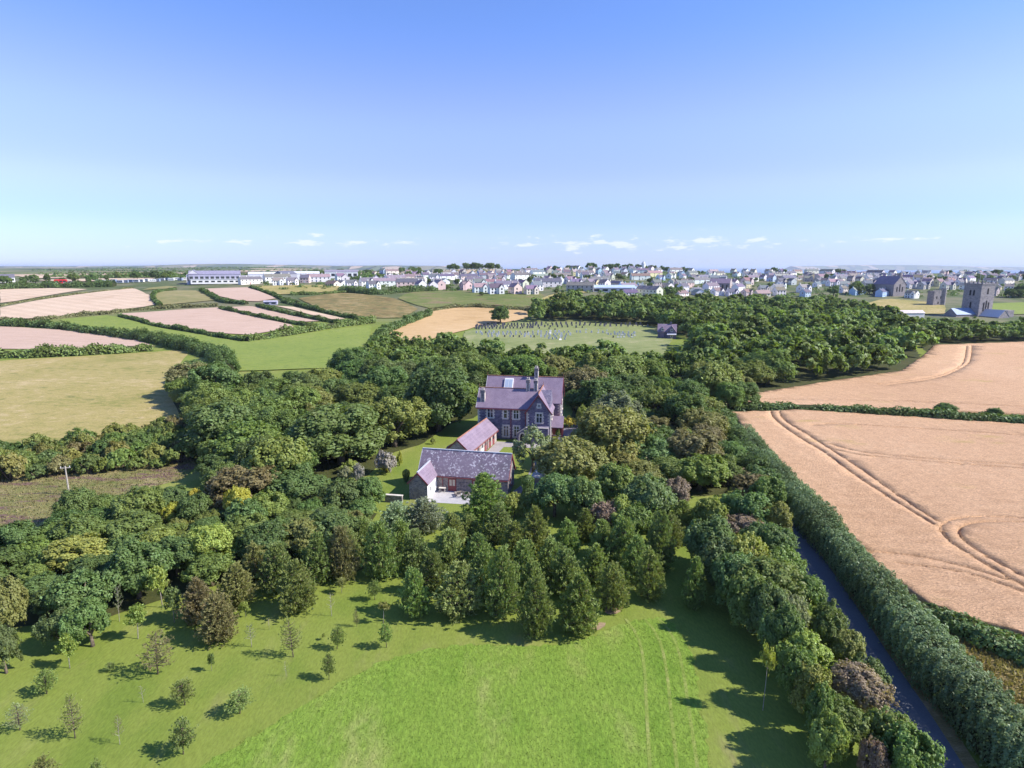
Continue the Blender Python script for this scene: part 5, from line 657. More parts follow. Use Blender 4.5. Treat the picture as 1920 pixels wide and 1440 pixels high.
def proto_pine(seed, key='pine', whorls=15, nper=7, tufts=9, r0=1.0, full=.62, h=2.0, sparse=False, base=.06):
    """radius 1, height 2; needle sprays along upswept branches"""
    rg_ = random.Random(seed); rng = np.random.default_rng(seed)
    b = MB(); b.tube([(0, 0, -.04), (.01, 0, h * .5), (0, 0.01, h * .97)], [.05, .033, .008], 6)
    P, N, S, LV, DR = [], [], [], [], []
    for w in range(whorls):
        t = (w + .3) / whorls; z = h * (base + (1 - base) * t)
        prof = (1 - t) ** full * (.62 + .38 * min(1, t / .2)) * r0
        m = max(3, round(nper * (.6 + .7 * (1 - t))))
        for k in range(m):
            a = 2 * math.pi * (k + rg_.random() * .8) / m + w * .7
            L = prof * rg_.uniform(.72, 1.12); tip = Vector((math.cos(a) * L, math.sin(a) * L, z + L * rg_.uniform(.05, .28)))
            st = Vector((0, 0, z - .05)); mid = st.lerp(tip, .55) - Vector((0, 0, .05 * L))
            if L > .2: b.tube([st, mid, tip], [.018, .012, .004], 4)
            bl = rg_.uniform(-.18, .18)
            q = max(2, round(tufts * (.35 + L)))
            for j in range(q):
                u = (j + .6) / q; u = .25 + .75 * u
                c = mid.lerp(tip, (u - .5) * 2) if u > .5 else st.lerp(mid, u * 2)
                sp = .11 * L + .05
                c = c + Vector((rg_.gauss(0, sp), rg_.gauss(0, sp), rg_.gauss(0, sp * .7)))
                out = Vector((math.cos(a) * .8, math.sin(a) * .8, .9))
                nn = 11 if not sparse else 5
                for e in range(nn):
                    dr = (out + Vector((rg_.gauss(0, .6), rg_.gauss(0, .6), rg_.gauss(0, .5)))).normalized()
                    P.append(c + dr * .05 + Vector((rg_.gauss(0, .025), rg_.gauss(0, .025), rg_.gauss(0, .02)))); DR.append(dr)
                    N.append(dr.cross(Vector((rg_.gauss(0, 1), rg_.gauss(0, 1), rg_.gauss(0, 1)))) + Vector((0, 0, .3)))
                    S.append(rg_.uniform(.05, .085)); LV.append(min(1, max(0, .5 + bl + rg_.gauss(0, .16))))
    me = leaf_mesh('crown', np.array(P), np.array(N), np.array(S), np.array(LV), M['needle'], .3, rng, .05, up=np.array(DR))
    PROTO.setdefault(key, []).append((me, b.mesh('trunk', M['bark'], True)))
for s in range(5): proto_pine(500 + s, whorls=15 + s % 3, full=(.62, .5, .7, .55, .6)[s])
for s in range(4): proto_pine(520 + s, 'bushpine', 9, 6, 7, 1.0, .45, 2.0, False, .28)
for s in range(3): proto_pine(540 + s, 'sparse', 11, 5, 4, 1.0, .55, 2.0, True, .2)
def proto_young(key, seed, nleaf, bark, leafsz, nb=16, h=2.0, lo=.5, spread=1.0):
    rg_ = random.Random(seed); rng = np.random.default_rng(seed); b = MB()
    b.tube([(0, 0, -.03), (.03, .02, h * .5), (.0, .03, h * .97)], [.045, .03, .008], 6)
    P = []
    for k in range(nb):
        z = h * (lo + (.93 - lo) * k / nb); a = k * 2.4 + rg_.random(); L = spread * (1 - .55 * (k / nb)) * rg_.uniform(.6, 1.05)
        tip = Vector((math.cos(a) * L, math.sin(a) * L, z + L * .22 + .12)); b.tube([(0, 0, z), tip * .5 + Vector((0, 0, z * .5)), tip], [.016, .01, .004], 4)
        for j in range(nleaf // nb):
            u = rg_.random() ** .7
            P.append(Vector((0, 0, z)).lerp(tip, .25 + .8 * u) + Vector((rg_.gauss(0, .12), rg_.gauss(0, .12), rg_.gauss(0, .07))))
    P = np.array(P) if P else np.zeros((1, 3)) + [0, 0, h * .9]
    n = len(P); N = rng.normal(size=(n, 3)) + [0, 0, .6]
    me = leaf_mesh('crown', P, N, rng.uniform(.6, 1.3, n) * leafsz, np.clip(.5 + rng.normal(size=n) * .22, 0, 1), M['leaf'], .62, rng)
    PROTO.setdefault(key, []).append((me, b.mesh('trunk', M[bark], True)))
for s in range(3): proto_young('leafy', 600 + s, 1500, 'palebark', .085, 18, 2.0, .42)
for s in range(2): proto_young('birch', 620 + s, 260, 'palebark', .06, 16, 2.0, .3)
for s in range(2): proto_young('twig', 640 + s, 60, 'palebark', .05, 14, 2.0, .3)
proto_young('stem', 660, 700, 'palebark', .09, 10, 2.0, .68)
def proto_urn():
    rng = np.random.default_rng(70); n = 2600; t = rng.random(n); a = rng.random(n) * 6.283
    r = np.interp(t, [0, .15, .6, .85, 1], [.35, .6, 1, .9, .2]) * rng.uniform(.88, 1.04, n); P = np.stack([r * np.cos(a), r * np.sin(a), .1 + t * 1.9], 1)
    N = np.stack([np.cos(a), np.sin(a), (t > .85) * 2.0 + .1], 1) + rng.normal(size=(n, 3)) * .4
    me = leaf_mesh('crown', P, N, rng.uniform(.6, 1.2, n) * .08, np.clip(.5 + rng.normal(size=n) * .2, 0, 1), M['leaf'], .62, rng)
    b = MB().tube([(0, 0, -.03), (0, 0, .5), (0, 0, 1.5)], [.12, .1, .04], 6)
    PROTO['urn'] = [(me, b.mesh('stem', M['bark'], True))]
proto_urn()
TINT = {'dark': (.118, .168, .052), 'green': (.165, .212, .058), 'bluegreen': (.148, .2, .068), 'olive': (.23, .226, .07), 'greygreen': (.25, .265, .14), 'brown': (.215, .185, .085),
        'pink': (.3, .215, .165), 'yellowgreen': (.27, .3, .075), 'gold': (.4, .36, .06), 'heather': (.33, .28, .29), 'pine': (.22, .265, .085), 'pineolive': (.24, .25, .085), 'pinebrown': (.25, .215, .1), 'pinegrey': (.26, .31, .19),
        'dull': (.21, .2, .09), 'lane': (.14, .188, .085), 'beech': (.25, .185, .09), 'midgreen': (.2, .238, .064)}
TINT = {k_: (min(.6, c_[0] * 1.13), min(.6, c_[1] * 1.17), c_[2] * 1.08) for k_, c_ in TINT.items()}
rnd = random.Random(11)
def jitter(c, k=.14):
    v = rnd.uniform(1 - k, 1 + k); return tuple(min(1, max(.005, x * v * rnd.uniform(1 - k * .5, 1 + k * .5))) for x in c) + (1,)
def tree(name, key, x, y, h, w, tint, label, cat='tree', group=None, which=None, rz=None, crown_name='crown', trunk_name='trunk', z=None, hmul=2.0):
    pr = PROTO[key]; me, tr = pr[which if which is not None else rnd.randrange(len(pr))]
    ax = rnd.uniform(.84, 1.18); o = empty(name, (x, y, (tz(x, y) if z is None else z)), rnd.uniform(0, 6.283) if rz is None else rz, (w / 2 * ax, w / 2 / ax, h / hmul)); o.rotation_euler[0] = rnd.gauss(0, R(2.2)); o.rotation_euler[1] = rnd.gauss(0, R(2.2))
    c = place(crown_name, me, o); c.color = jitter(TINT[tint]); t = place(trunk_name, tr, o)
    tag(o, label, cat, group); return o

BLOCK = []                             # circles where no further tree may stand
block_init = [(86, 291, 6), (90, 300, 5), (79.4, 305.4, 9), (74, 297, 7), (77, 289, 6), (84, 296, 6)]
def block(x, y, r): BLOCK.append((x, y, r))
for b_ in block_init: BLOCK.append(b_)
PINEW = {'pine': 'dark green', 'pineolive': 'olive green', 'pinebrown': 'brownish', 'pinegrey': 'grey-green'}
_ON = 'first second third fourth fifth sixth seventh eighth ninth tenth eleventh twelfth thirteenth fourteenth fifteenth sixteenth seventeenth eighteenth nineteenth'.split()
_TN = {2: 'twent', 3: 'thirt', 4: 'fort', 5: 'fift', 6: 'sixt', 7: 'sevent', 8: 'eight', 9: 'ninet'}
def nth(i):
    if i < 20: return _ON[i - 1]
    t, u = divmod(i, 10); return _TN[t] + ('ieth' if u == 0 else 'y-' + _ON[u - 1])
def ordinal(i, n):
    if i == 0: return 'leftmost'
    if i == n - 1: return 'rightmost'
    return nth(i + 1) + '-from-left' if i <= n / 2 else nth(n - i) + '-from-right'
def scr(x, y): return x / max(y, 1)     # bearing, for ordering things from left to right
TODO = {}                              # things that get an ordinal in their label: key -> [(bearing, object, text)]
def later(key, x, y, o, text): TODO.setdefault(key, []).append((scr(x, y), o, text))
for (kind, x, y, h, w, tint, _) in PINES:
    row = 'front' if y < 61 else 'middle' if y < 68 else 'back'
    side = 'pine grove above the meadow' if x > -14 else 'pines at the left lawn edge'
    o = tree('pine_tree', 'pine', x, y, h, w * 1.28, tint, None, 'tree', 'pines planted on the lawn'); block(x, y, w * .5)
    later(('p', row, side, tint), x, y, o, f'{PINEW[tint]} pine, {{}} in {row} row of {side}')
for (kind, x, y, h, w, tint, d) in YOUNG:
    tree('sapling' if kind in ('twig', 'birch') else 'young_tree', kind, x, y, h, w * 1.1, tint, d, 'tree', 'young trees on the lower left lawn' if x < 5 else None); block(x, y, w * .6 + .8)
for k, (kind, x, y, h, w, tint, d) in enumerate(BROAD):
    far = y > 200
    key = 'feather' if 'feathery' in d else 'mid' if y > 100 else 'near'
    tree('thorn_bush' if 'bush' in d else 'broadleaf_tree', key, x, y, h, w * 1.1, tint, d, 'bush' if 'bush' in d else 'tree'); block(x, y, w * .42)
for (kind, x, y, h, w, tint, d) in SHRUBS:
    tree('garden_shrub', 'shrub' if kind == 'round' else 'urn', x, y, h, w * 1.08, tint, d, 'shrub', 'shrubs in the garden of the stone house', crown_name='foliage', trunk_name='stem', hmul=1.05 if kind == 'round' else 2.0); block(x, y, w * .5)

# woods -----------------------------------------------------------------
FORBID = [P for k, (m, P) in FIELDS.items() if m != 'floor' and k not in ('heath_left', 'cemetery_grass')] + [CEMCORE] + [DRIVE, TERR, COURT, MEADOW, GLAWN]
def seg_dist(x, y, L):
    d = 1e9
    for a, b in zip(L, L[1:]):
        vx, vy = b[0] - a[0], b[1] - a[1]; t = max(0, min(1, ((x - a[0]) * vx + (y - a[1]) * vy) / (vx * vx + vy * vy + 1e-9)))
        d = min(d, math.hypot(x - a[0] - vx * t, y - a[1] - vy * t))
    return d
HOUSE_ZONE = [(-11, 108), (-20, 96), (-19, 83), (2, 83), (8, 100), (20, 118), (20, 140), (12, 146), (-9, 146), (-10, 124)]
LAWN_BACK = [(-24, 128), (-22, 92), (-10, 90), (-8, 124)]
ZTXT = {'ZA': 'wood left of house', 'ZB': 'wood behind house', 'ZC': 'valley wood below town', 'ZD': 'belt before church tower', 'ZE': 'lower left copse', 'ZS': 'scrub bank below olive pasture'}
MIXT = {'ZA': ['dark'] * 3 + ['green'] * 4 + ['olive'] * 2 + ['midgreen'] * 3 + ['brown', 'bluegreen', 'bluegreen'], 'ZB': ['dark'] * 3 + ['green'] * 3 + ['olive'] * 2 + ['midgreen'] * 3 + ['greygreen', 'brown', 'bluegreen', 'bluegreen'], 'ZC': ['dark'] * 3 + ['green'] * 4 + ['midgreen'] * 3 + ['bluegreen'] * 2,
        'ZD': ['dark', 'green', 'midgreen'], 'ZE': ['bluegreen'] * 6 + ['green'] * 3 + ['dark'] * 3 + ['olive'] * 3 + ['yellowgreen', 'midgreen', 'midgreen', 'green'], 'ZS': ['green'] * 3 + ['dark'] * 2 + ['midgreen'] * 3 + ['olive'] * 2 + ['brown', 'bluegreen']}
SIZE = {'ZA': (5.0, 12.5), 'ZB': (5.0, 13.0), 'ZC': (10.0, 17), 'ZD': (8, 11), 'ZE': (3.3, 6.2), 'ZS': (2.6, 5.0)}
TNAME = {'dark': 'dark green', 'green': 'mid-green', 'midgreen': 'fresh green', 'olive': 'olive', 'brown': 'brownish', 'greygreen': 'grey-green', 'bluegreen': 'blue-green', 'yellowgreen': 'yellow-green', 'gold': 'golden'}
far_stuff = []; wood_n = 0; WOOD = []
for k in ('ZE', 'ZS', 'ZA', 'ZB', 'ZD', 'ZC'):
    P = WOODS[k]; x0, x1 = min(p[0] for p in P), max(p[0] for p in P); y0, y1 = min(p[1] for p in P), max(p[1] for p in P)
    lo, hi = SIZE[k]; mine = []
    tries = int((x1 - x0) * (y1 - y0) / (lo * lo) * 14)
    for _ in range(tries):
        x, y = rnd.uniform(x0, x1), rnd.uniform(y0, y1)
        if not in_poly(x, y, P): continue
        w = rnd.uniform(lo, hi)
        if any((x - a) ** 2 + (y - b) ** 2 < (w * .34 + r) ** 2 for a, b, r in BLOCK): continue
        if k in ('ZA', 'ZB', 'ZE') and (in_poly(x, y, HOUSE_ZONE) or in_poly(x, y, LAWN_BACK)): continue
        if seg_dist(x, y, LANE) < w * .3 + 2: continue
        if any(in_poly(x + dx * w * .4, y + dy * w * .4, Q) for Q in FORBID for dx, dy in ((0, 0), (1, 0), (-1, 0), (0, 1), (0, -1))): continue
        block(x, y, w * .36); WOOD.append((y, x, w, k, lo, hi, y0, y1))
WOOD.sort(); n_ind = 0
if 1:
    for (y, x, w, k, lo, hi, y0, y1) in WOOD:
        h = w * rnd.uniform(.66, 1.04) * (1.0 if k != 'ZS' else .8)
        if k in ('ZA', 'ZB'): h = max(5.0, min(h * 1.04, 11.0))
        if k in ('ZC', 'ZD'): h = max(7.5, min(h * .95, 13.5))
        tint = rnd.choice(MIXT[k])
        n_ind += k != 'ZS'
        if n_ind > 245 and k != 'ZS': far_stuff.append((x, y, h, w, tint)); continue
        wood_n += 1
        key = 'near' if k in ('ZE',) else rnd.choice(['mid', 'mid', 'near']) if k in ('ZA', 'ZB') else 'shrub' if k == 'ZS' else 'far' if y > 300 else 'mid'
        o = tree('broadleaf_tree' if k != 'ZS' else 'scrub_bush', key, x, y, h, w * 1.16, tint, None, 'tree' if k != 'ZS' else 'bush', 'trees of the ' + ZTXT[k] if k != 'ZS' else 'bushes of the scrub bank', hmul=1.05 if key == 'shrub' else 2.0, crown_name='crown' if k != 'ZS' else 'foliage', trunk_name='trunk' if k != 'ZS' else 'stem')
        sz = 'smaller' if w < lo + (hi - lo) * .4 else 'broad'
        dep = int(max(0, min(3, (y - y0) / (y1 - y0 + .01) * 4))); dn = ('nearest', 'near-middle', 'far-middle', 'farthest')[dep]
        later((k, tint, sz, dep), x, y, o, f'{sz} {TNAME[tint]} {"bush" if k == "ZS" else "tree"}, {{}} of its kind in {dn} {ZTXT[k]}')
print('wood trees', wood_n, 'far', len(far_stuff))
# the far end of the valley wood reads as one mass
def join_far(items, label):
    rng = np.random.default_rng(8); PP, NN, SS, LL = [], [], [], []
    for i, (x, y, h, w, tint) in enumerate(items):
        P, N, S, LV, C, LR = make_crown(900 + i, 1700, .115, 1.02, .98, 22, -.6, (.22, .44))
        P = P * np.array([w * .58, w * .58, h / 2]) + np.array([x, y, tz(x, y)]); PP.append(P); NN.append(N); SS.append(S * w * .5); LL.append(np.clip(LV + rng.uniform(-.36, .36), 0, 1))
    me = leaf_mesh('valley_wood', np.vstack(PP), np.vstack(NN), np.hstack(SS), np.hstack(LL), M['leaf'], .7, rng)
    o = place('valley_wood', me); o.color = (*TINT['green'], 1); tag(o, label, 'wood', kind='stuff')
if far_stuff: join_far(far_stuff, 'far tree canopy of the valley wood just below the town')
for i, (x, y, h) in enumerate(TOWNTREES):
    if any((x - a) ** 2 + (y - b) ** 2 < (h * (.22 if y > 850 else .4)) ** 2 for a, b, r in BLOCK[-len(TOWNTREES):]): continue
    o = tree('town_tree', 'far', x, y, h, h * rnd.uniform(.95, 1.4), rnd.choice(['dark', 'dark', 'green', 'bluegreen']), None, 'tree', 'trees among and around the town'); block(x, y, h * .4)
    reg = 'on the skyline' if y > 880 else 'on the far left plain' if scr(x, y) < -.5 else 'left of the town' if scr(x, y) < -.2 else 'in the town behind the churchyard' if scr(x, y) > .5 else 'among the town houses'
    later(('tt', reg, y < 650), x, y, o, f'dark tree {reg}, {{}} of the {"nearer" if y < 650 else "farther"} ones')

# hedges ------------------------------------------------------------------
M['lightblock'] = plain('hedge_light_block', (.05, .055, .025), .95, .05, .4, 2.0)  # for the opaque core added inside hedges to stop sunlight
def hedge(line, h, w, tint, label, seed):
    line = smooth_line(line, 2); d0 = min(math.hypot(*p) for p in line)
    leaf = .125 if d0 < 60 else .2 if d0 < 130 else .35 if d0 < 250 else .6
    rng = np.random.default_rng(seed); pts = np.array(resample(line, 1.0)); n = len(pts)
    T = np.gradient(pts, axis=0); T /= np.maximum(np.linalg.norm(T, axis=1, keepdims=True), 1e-6); Nn = np.stack([-T[:, 1], T[:, 0]], 1)
    per = h * 2 + w; area = n * per; cnt = int(min(150000, area / (leaf * leaf * 1.1) * 2.0))
    i = rng.random(cnt) * (n - 1); a = i.astype(int); f = (i - a)[:, None]; c = pts[a] * (1 - f) + pts[np.minimum(a + 1, n - 1)] * f
    # bumpy: slow and fast variation of height and width along and around
    ph = rng.random(6) * 6.28
    hv = 1 + .16 * np.sin(i / 3.1 + ph[0]) + .13 * np.sin(i / 1.37 + ph[1]) + .1 * np.sin(i / 7.3 + ph[2]) + (.25 * np.sin(i / 5.2 + ph[5]) * np.sin(i / 11. + ph[4]) if tint not in ('lane', 'beech') else 0)
    if tint == 'lane': hv = 1 + .35 * (hv - 1)
    wv = 1 + (.05 if tint == 'lane' else .14) * np.sin(i / 2.3 + ph[3]) + .12 * np.sin(i / 4.9 + ph[4])
    ang = rng.random(cnt) * math.pi
    rr = 1.04 - .35 * rng.random(cnt) ** 2
    lump = 1 + (.05 if tint == 'lane' else .1) * np.sin(i * 2.1 + ang * 5) + .07 * np.sin(i * 4.7 - ang * 7)
    ca, sa = np.cos(ang), np.sin(ang)
    ex = np.sign(ca) * np.abs(ca) ** .6; ez = np.abs(sa) ** .7
    off = ex * w / 2 * wv * rr * lump; z = ez * h * hv * rr * lump
    P = np.empty((cnt, 3)); P[:, :2] = c + Nn[a] * off[:, None]
    P[:, 2] = np.array([tz(px_, py_) for px_, py_ in P[:, :2]]) + np.maximum(.03, z)
    N = np.empty((cnt, 3)); N[:, :2] = Nn[a] * ca[:, None]; N[:, 2] = sa + .2; N += rng.normal(size=N.shape) * .5
    LV = np.clip(.5 + .18 * np.sin(i / 2.7 + ph[1]) + rng.normal(size=cnt) * .2, 0, 1)
    me = leaf_mesh('foliage', P, N, leaf * rng.uniform(.6, 1.35, cnt), LV, M['hedgeleaf'], .5, rng, .25, up=(0, 0, 1) if tint == 'lane' else None)
    root = empty('hedge', (0, 0, 0)); o = place('foliage', me, root); o.color = (*TINT[tint], 1)
    b = MB()
    st = resample(line, max(1.2, d0 / 60))
    for k, p in enumerate(st):
        z0 = tz(*p); b.tube([(p[0], p[1], z0 - .1), (p[0] + .1, p[1], z0 + h * .45), (p[0] + (.25 if k % 2 else -.25), p[1] + .1, z0 + h * .8)], [.07, .05, .02], 4)
    s_ = b.build('stems', M['bark'], root); tag(s_, kind='stuff')
    # opaque core added inside to keep sunlight from passing through the leaves
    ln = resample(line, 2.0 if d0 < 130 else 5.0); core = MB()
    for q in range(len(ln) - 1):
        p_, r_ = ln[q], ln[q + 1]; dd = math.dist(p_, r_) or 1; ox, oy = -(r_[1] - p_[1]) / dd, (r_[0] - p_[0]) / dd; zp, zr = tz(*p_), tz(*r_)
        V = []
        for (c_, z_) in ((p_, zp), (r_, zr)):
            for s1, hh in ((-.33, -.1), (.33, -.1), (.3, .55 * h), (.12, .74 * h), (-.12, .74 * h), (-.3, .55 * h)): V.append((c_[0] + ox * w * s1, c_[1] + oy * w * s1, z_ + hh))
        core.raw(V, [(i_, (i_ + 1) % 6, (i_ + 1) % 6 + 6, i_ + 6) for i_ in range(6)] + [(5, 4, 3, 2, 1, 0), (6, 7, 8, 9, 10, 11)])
    core.build('light_block_core', M['lightblock'], root)
    tag(root, label, 'hedge', 'field hedges' if tint not in ('lane', 'beech') else None)
for k, (P, h, w, tint, d) in enumerate(HEDGES):
    hedge(P, h, w, tint, ('low hedge ' if h < 2 else 'hedge ') + d, 1000 + k)

# meadow tufts -------------------------------------------------------------
def tufts(P, n, hh, name, label, tint, seed, mat, ymax=200, spread=.0, flat=.55):
    rng = np.random.default_rng(seed); x0, x1 = min(p[0] for p in P), max(p[0] for p in P); y0, y1 = max(24, min(p[1] for p in P)), min(ymax, max(p[1] for p in P))
    out = []
    while len(out) < n:
        x, y = rng.uniform(x0, x1), rng.uniform(y0, y1)
        if in_poly(x, y, P): out.append((x, y, tz(x, y)))
    Pn = np.array(out); N = rng.normal(size=(n, 3)) * np.array([1, 1, .3]) + np.array([0, 0, .35]); S = hh * rng.uniform(.5, 1.3, n)
    Pn[:, 2] += S * .45 + spread
    patch = .5 + .22 * np.sin(Pn[:, 0] * .55 + 1.3) * np.sin(Pn[:, 1] * .43 + .4) + .1 * np.sin(Pn[:, 0] * 1.7 + Pn[:, 1] * 1.3)
    me = leaf_mesh(name, Pn, N, S, np.clip(patch + rng.normal(size=n) * .09, 0, 1), mat, .3, rng, .2, up=(0, 0, 1))
    o = place(name, me); o.color = (*tint, 1); tag(o, label, 'grass', kind='stuff')
tufts(smooth_poly(list(MEADOW) + [(8, 4), (-20, 4)], 2), 45000, .07, 'meadow_grass', 'long tufted grass standing in the uncut meadow', (.17, .25, .036), 5, M['hedgeleaf'])
tufts(FIELDS['verge_right'][1], 9000, .26, 'verge_grass', 'dry tussock grass on the verge below the wheat', (.26, .21, .08), 6, M['hedgeleaf'], 75)
tufts(FIELDS['heath_left'][1], 9000, .22, 'heath_growth', 'low heather and grass tussocks on the left heath', (.24, .2, .09), 7, M['hedgeleaf'], 140)
# ------------------------------------------------------------------ buildings
WCACHE = {}
def window(parent, x, y, z0, w, h, rz=0.0, nx=2, tr=.62, surround='quoin', sw=.22, frame='whitepaint', name='window', sill=True):
    """stone surround with a frame and a pane; faces -y before turning; z0 is the bottom"""
    key = (round(w, 2), round(h, 2), nx, tr, surround, sw, frame, sill)
    if key not in WCACHE:
        a = MB(); W = w / 2
        a.box(-W - sw, -W, -.09, .05, -.02, h + .02); a.box(W, W + sw, -.09, .05, -.02, h + .02); a.box(-W - sw, W + sw, -.088, .05, h + .02, h + .02 + sw)
        if sill: a.box(-W - sw * 1.2, W + sw * 1.2, -.16, .05, -.02 - sw * .8, -.02)
        if surround == 'quoin':                      # long and short jamb stones
            k = 0; zz = 0.0
            while zz < h - .3:
                if k % 2 == 0: a.box(-W - sw * 1.75, -W - sw, -.086, .04, zz, zz + .28); a.box(W + sw, W + sw * 1.75, -.086, .04, zz, zz + .28)
                zz += .3; k += 1
        f = MB(); t = .07
        f.box(-W, -W + t, -.06, .03, 0, h); f.box(W - t, W, -.06, .03, 0, h); f.box(-W + t, W - t, -.06, .03, 0, t); f.box(-W + t, W - t, -.06, .03, h - t, h)
        for i in range(1, nx): xx = -W + w * i / nx; f.box(xx - .05, xx + .05, -.07, .03, t, h - t)
        if tr: f.box(-W + t, W - t, -.055, .028, h * tr - .04, h * tr + .04)
        g = MB().box(-W + .01, W - .01, -.03, .02, .01, h - .01)
        WCACHE[key] = (a.mesh('window', M[surround]), f.mesh('frame', M[frame]), g.mesh('pane', M['glass']))
    a, f, g = WCACHE[key]
    o = place(name, a, parent, (x, y, z0), (0, 0, rz)); place('frame', f, o); place('pane', g, o); return o
def ridge_tiles(parent, a, b, finial=True):
    bm_ = MB(); a, b = Vector(a), Vector(b); n = max(2, int((b - a).length / .45))
    for i in range(n):
        p, q = a.lerp(b, i / n), a.lerp(b, (i + .94) / n); bm_.bar(p, q, .2, .13)
    if finial:
        for e in (a, b): bm_.bar(e, e + Vector((0, 0, .7)), .09)
    return bm_.build('ridge_tiles', M['ridge'], parent)
def chimney(parent, x, y, z0, z1, w=.8, d=.8, mat='barnstone', pots=2):
    b = MB().box(x - w / 2, x + w / 2, y - d / 2, y + d / 2, z0, z1).box(x - w / 2 - .08, x + w / 2 + .08, y - d / 2 - .08, y + d / 2 + .08, z1 - .42, z1 - .2)
    b.box(x - w / 2 - .1, x + w / 2 + .1, y - d / 2 - .1, y + d / 2 + .1, z1, z1 + .16)
    o = b.build('chimney', M[mat], parent)
    c = MB()
    for k in range(pots):
        px_ = x + (k - (pots - 1) / 2) * .36; c.tube([(px_, y, z1 + .16), (px_, y, z1 + .42), (px_, y, z1 + .62)], [.13, .12, .15], 8)
    place('chimney_pot', c.mesh('chimney_pot', M['quoin']), o)
    s = MB().box(x + w / 2 - .01, x + w / 2 + .015, y - d / 2 + .1, y + d / 2 - .1, z0 + .1, z1 - .45).box(x - w / 2 - .012, x - w / 2 + .16, y - d / 2 - .012, y - d / 2 + .1, z0, z1 - .45).box(x + w / 2 - .16, x + w / 2 + .012, y - d / 2 - .012, y - d / 2 + .1, z0, z1 - .45).box(x + w / 2 - .06, x + w / 2 + .014, y - d / 2 + .1, y + d / 2 + .012, z0, z1 - .45)  # sunward face covered pale to carry its sunlight; front strips are edging
    place('lit_face_and_edging', s.mesh('lit_face_and_edging', M['quoin']), o)
    return o
def quoins(parent, x, y, h, sx, sy):
    """long and short corner stones; sx, sy say which way the walls run from the corner"""
    b = MB(); z = .05; k = 0
    while z < h - .3:
        L, S = (.55, .3) if k % 2 == 0 else (.3, .55)
        xa, xb = sorted((x - sx * .025, x + sx * L)); ya, yb = sorted((y - sy * .025, y + sy * S)); b.box(xa, xb, ya, yb, z, z + .29); z += .31; k += 1
    return b.build('quoins', M['quoin'], parent)
def barge(parent, x0, x1, y, e, r, ov=.35, w=.24):
    m = (x0 + x1) / 2; k = (r - e) / (m - x0); b = MB()
    b.bar((x0 - ov, y, e - k * ov - .02), (m, y, r - .02), .07, w); b.bar((x1 + ov, y, e - k * ov - .02), (m, y - .004, r - .02), .07, w)
    return b.build('bargeboard', M['redpaint'], parent)
def barge_x(parent, y0, y1, x, e, r, ov=.35, w=.24, mat='redpaint'):
    m = (y0 + y1) / 2; k = (r - e) / (m - y0); b = MB()
    b.bar((x, y0 - ov, e - k * ov - .02), (x, m, r - .02), .07, w); b.bar((x, y1 + ov, e - k * ov - .02), (x + .004, m, r - .02), .07, w)
    return b.build('bargeboard', M[mat], parent)

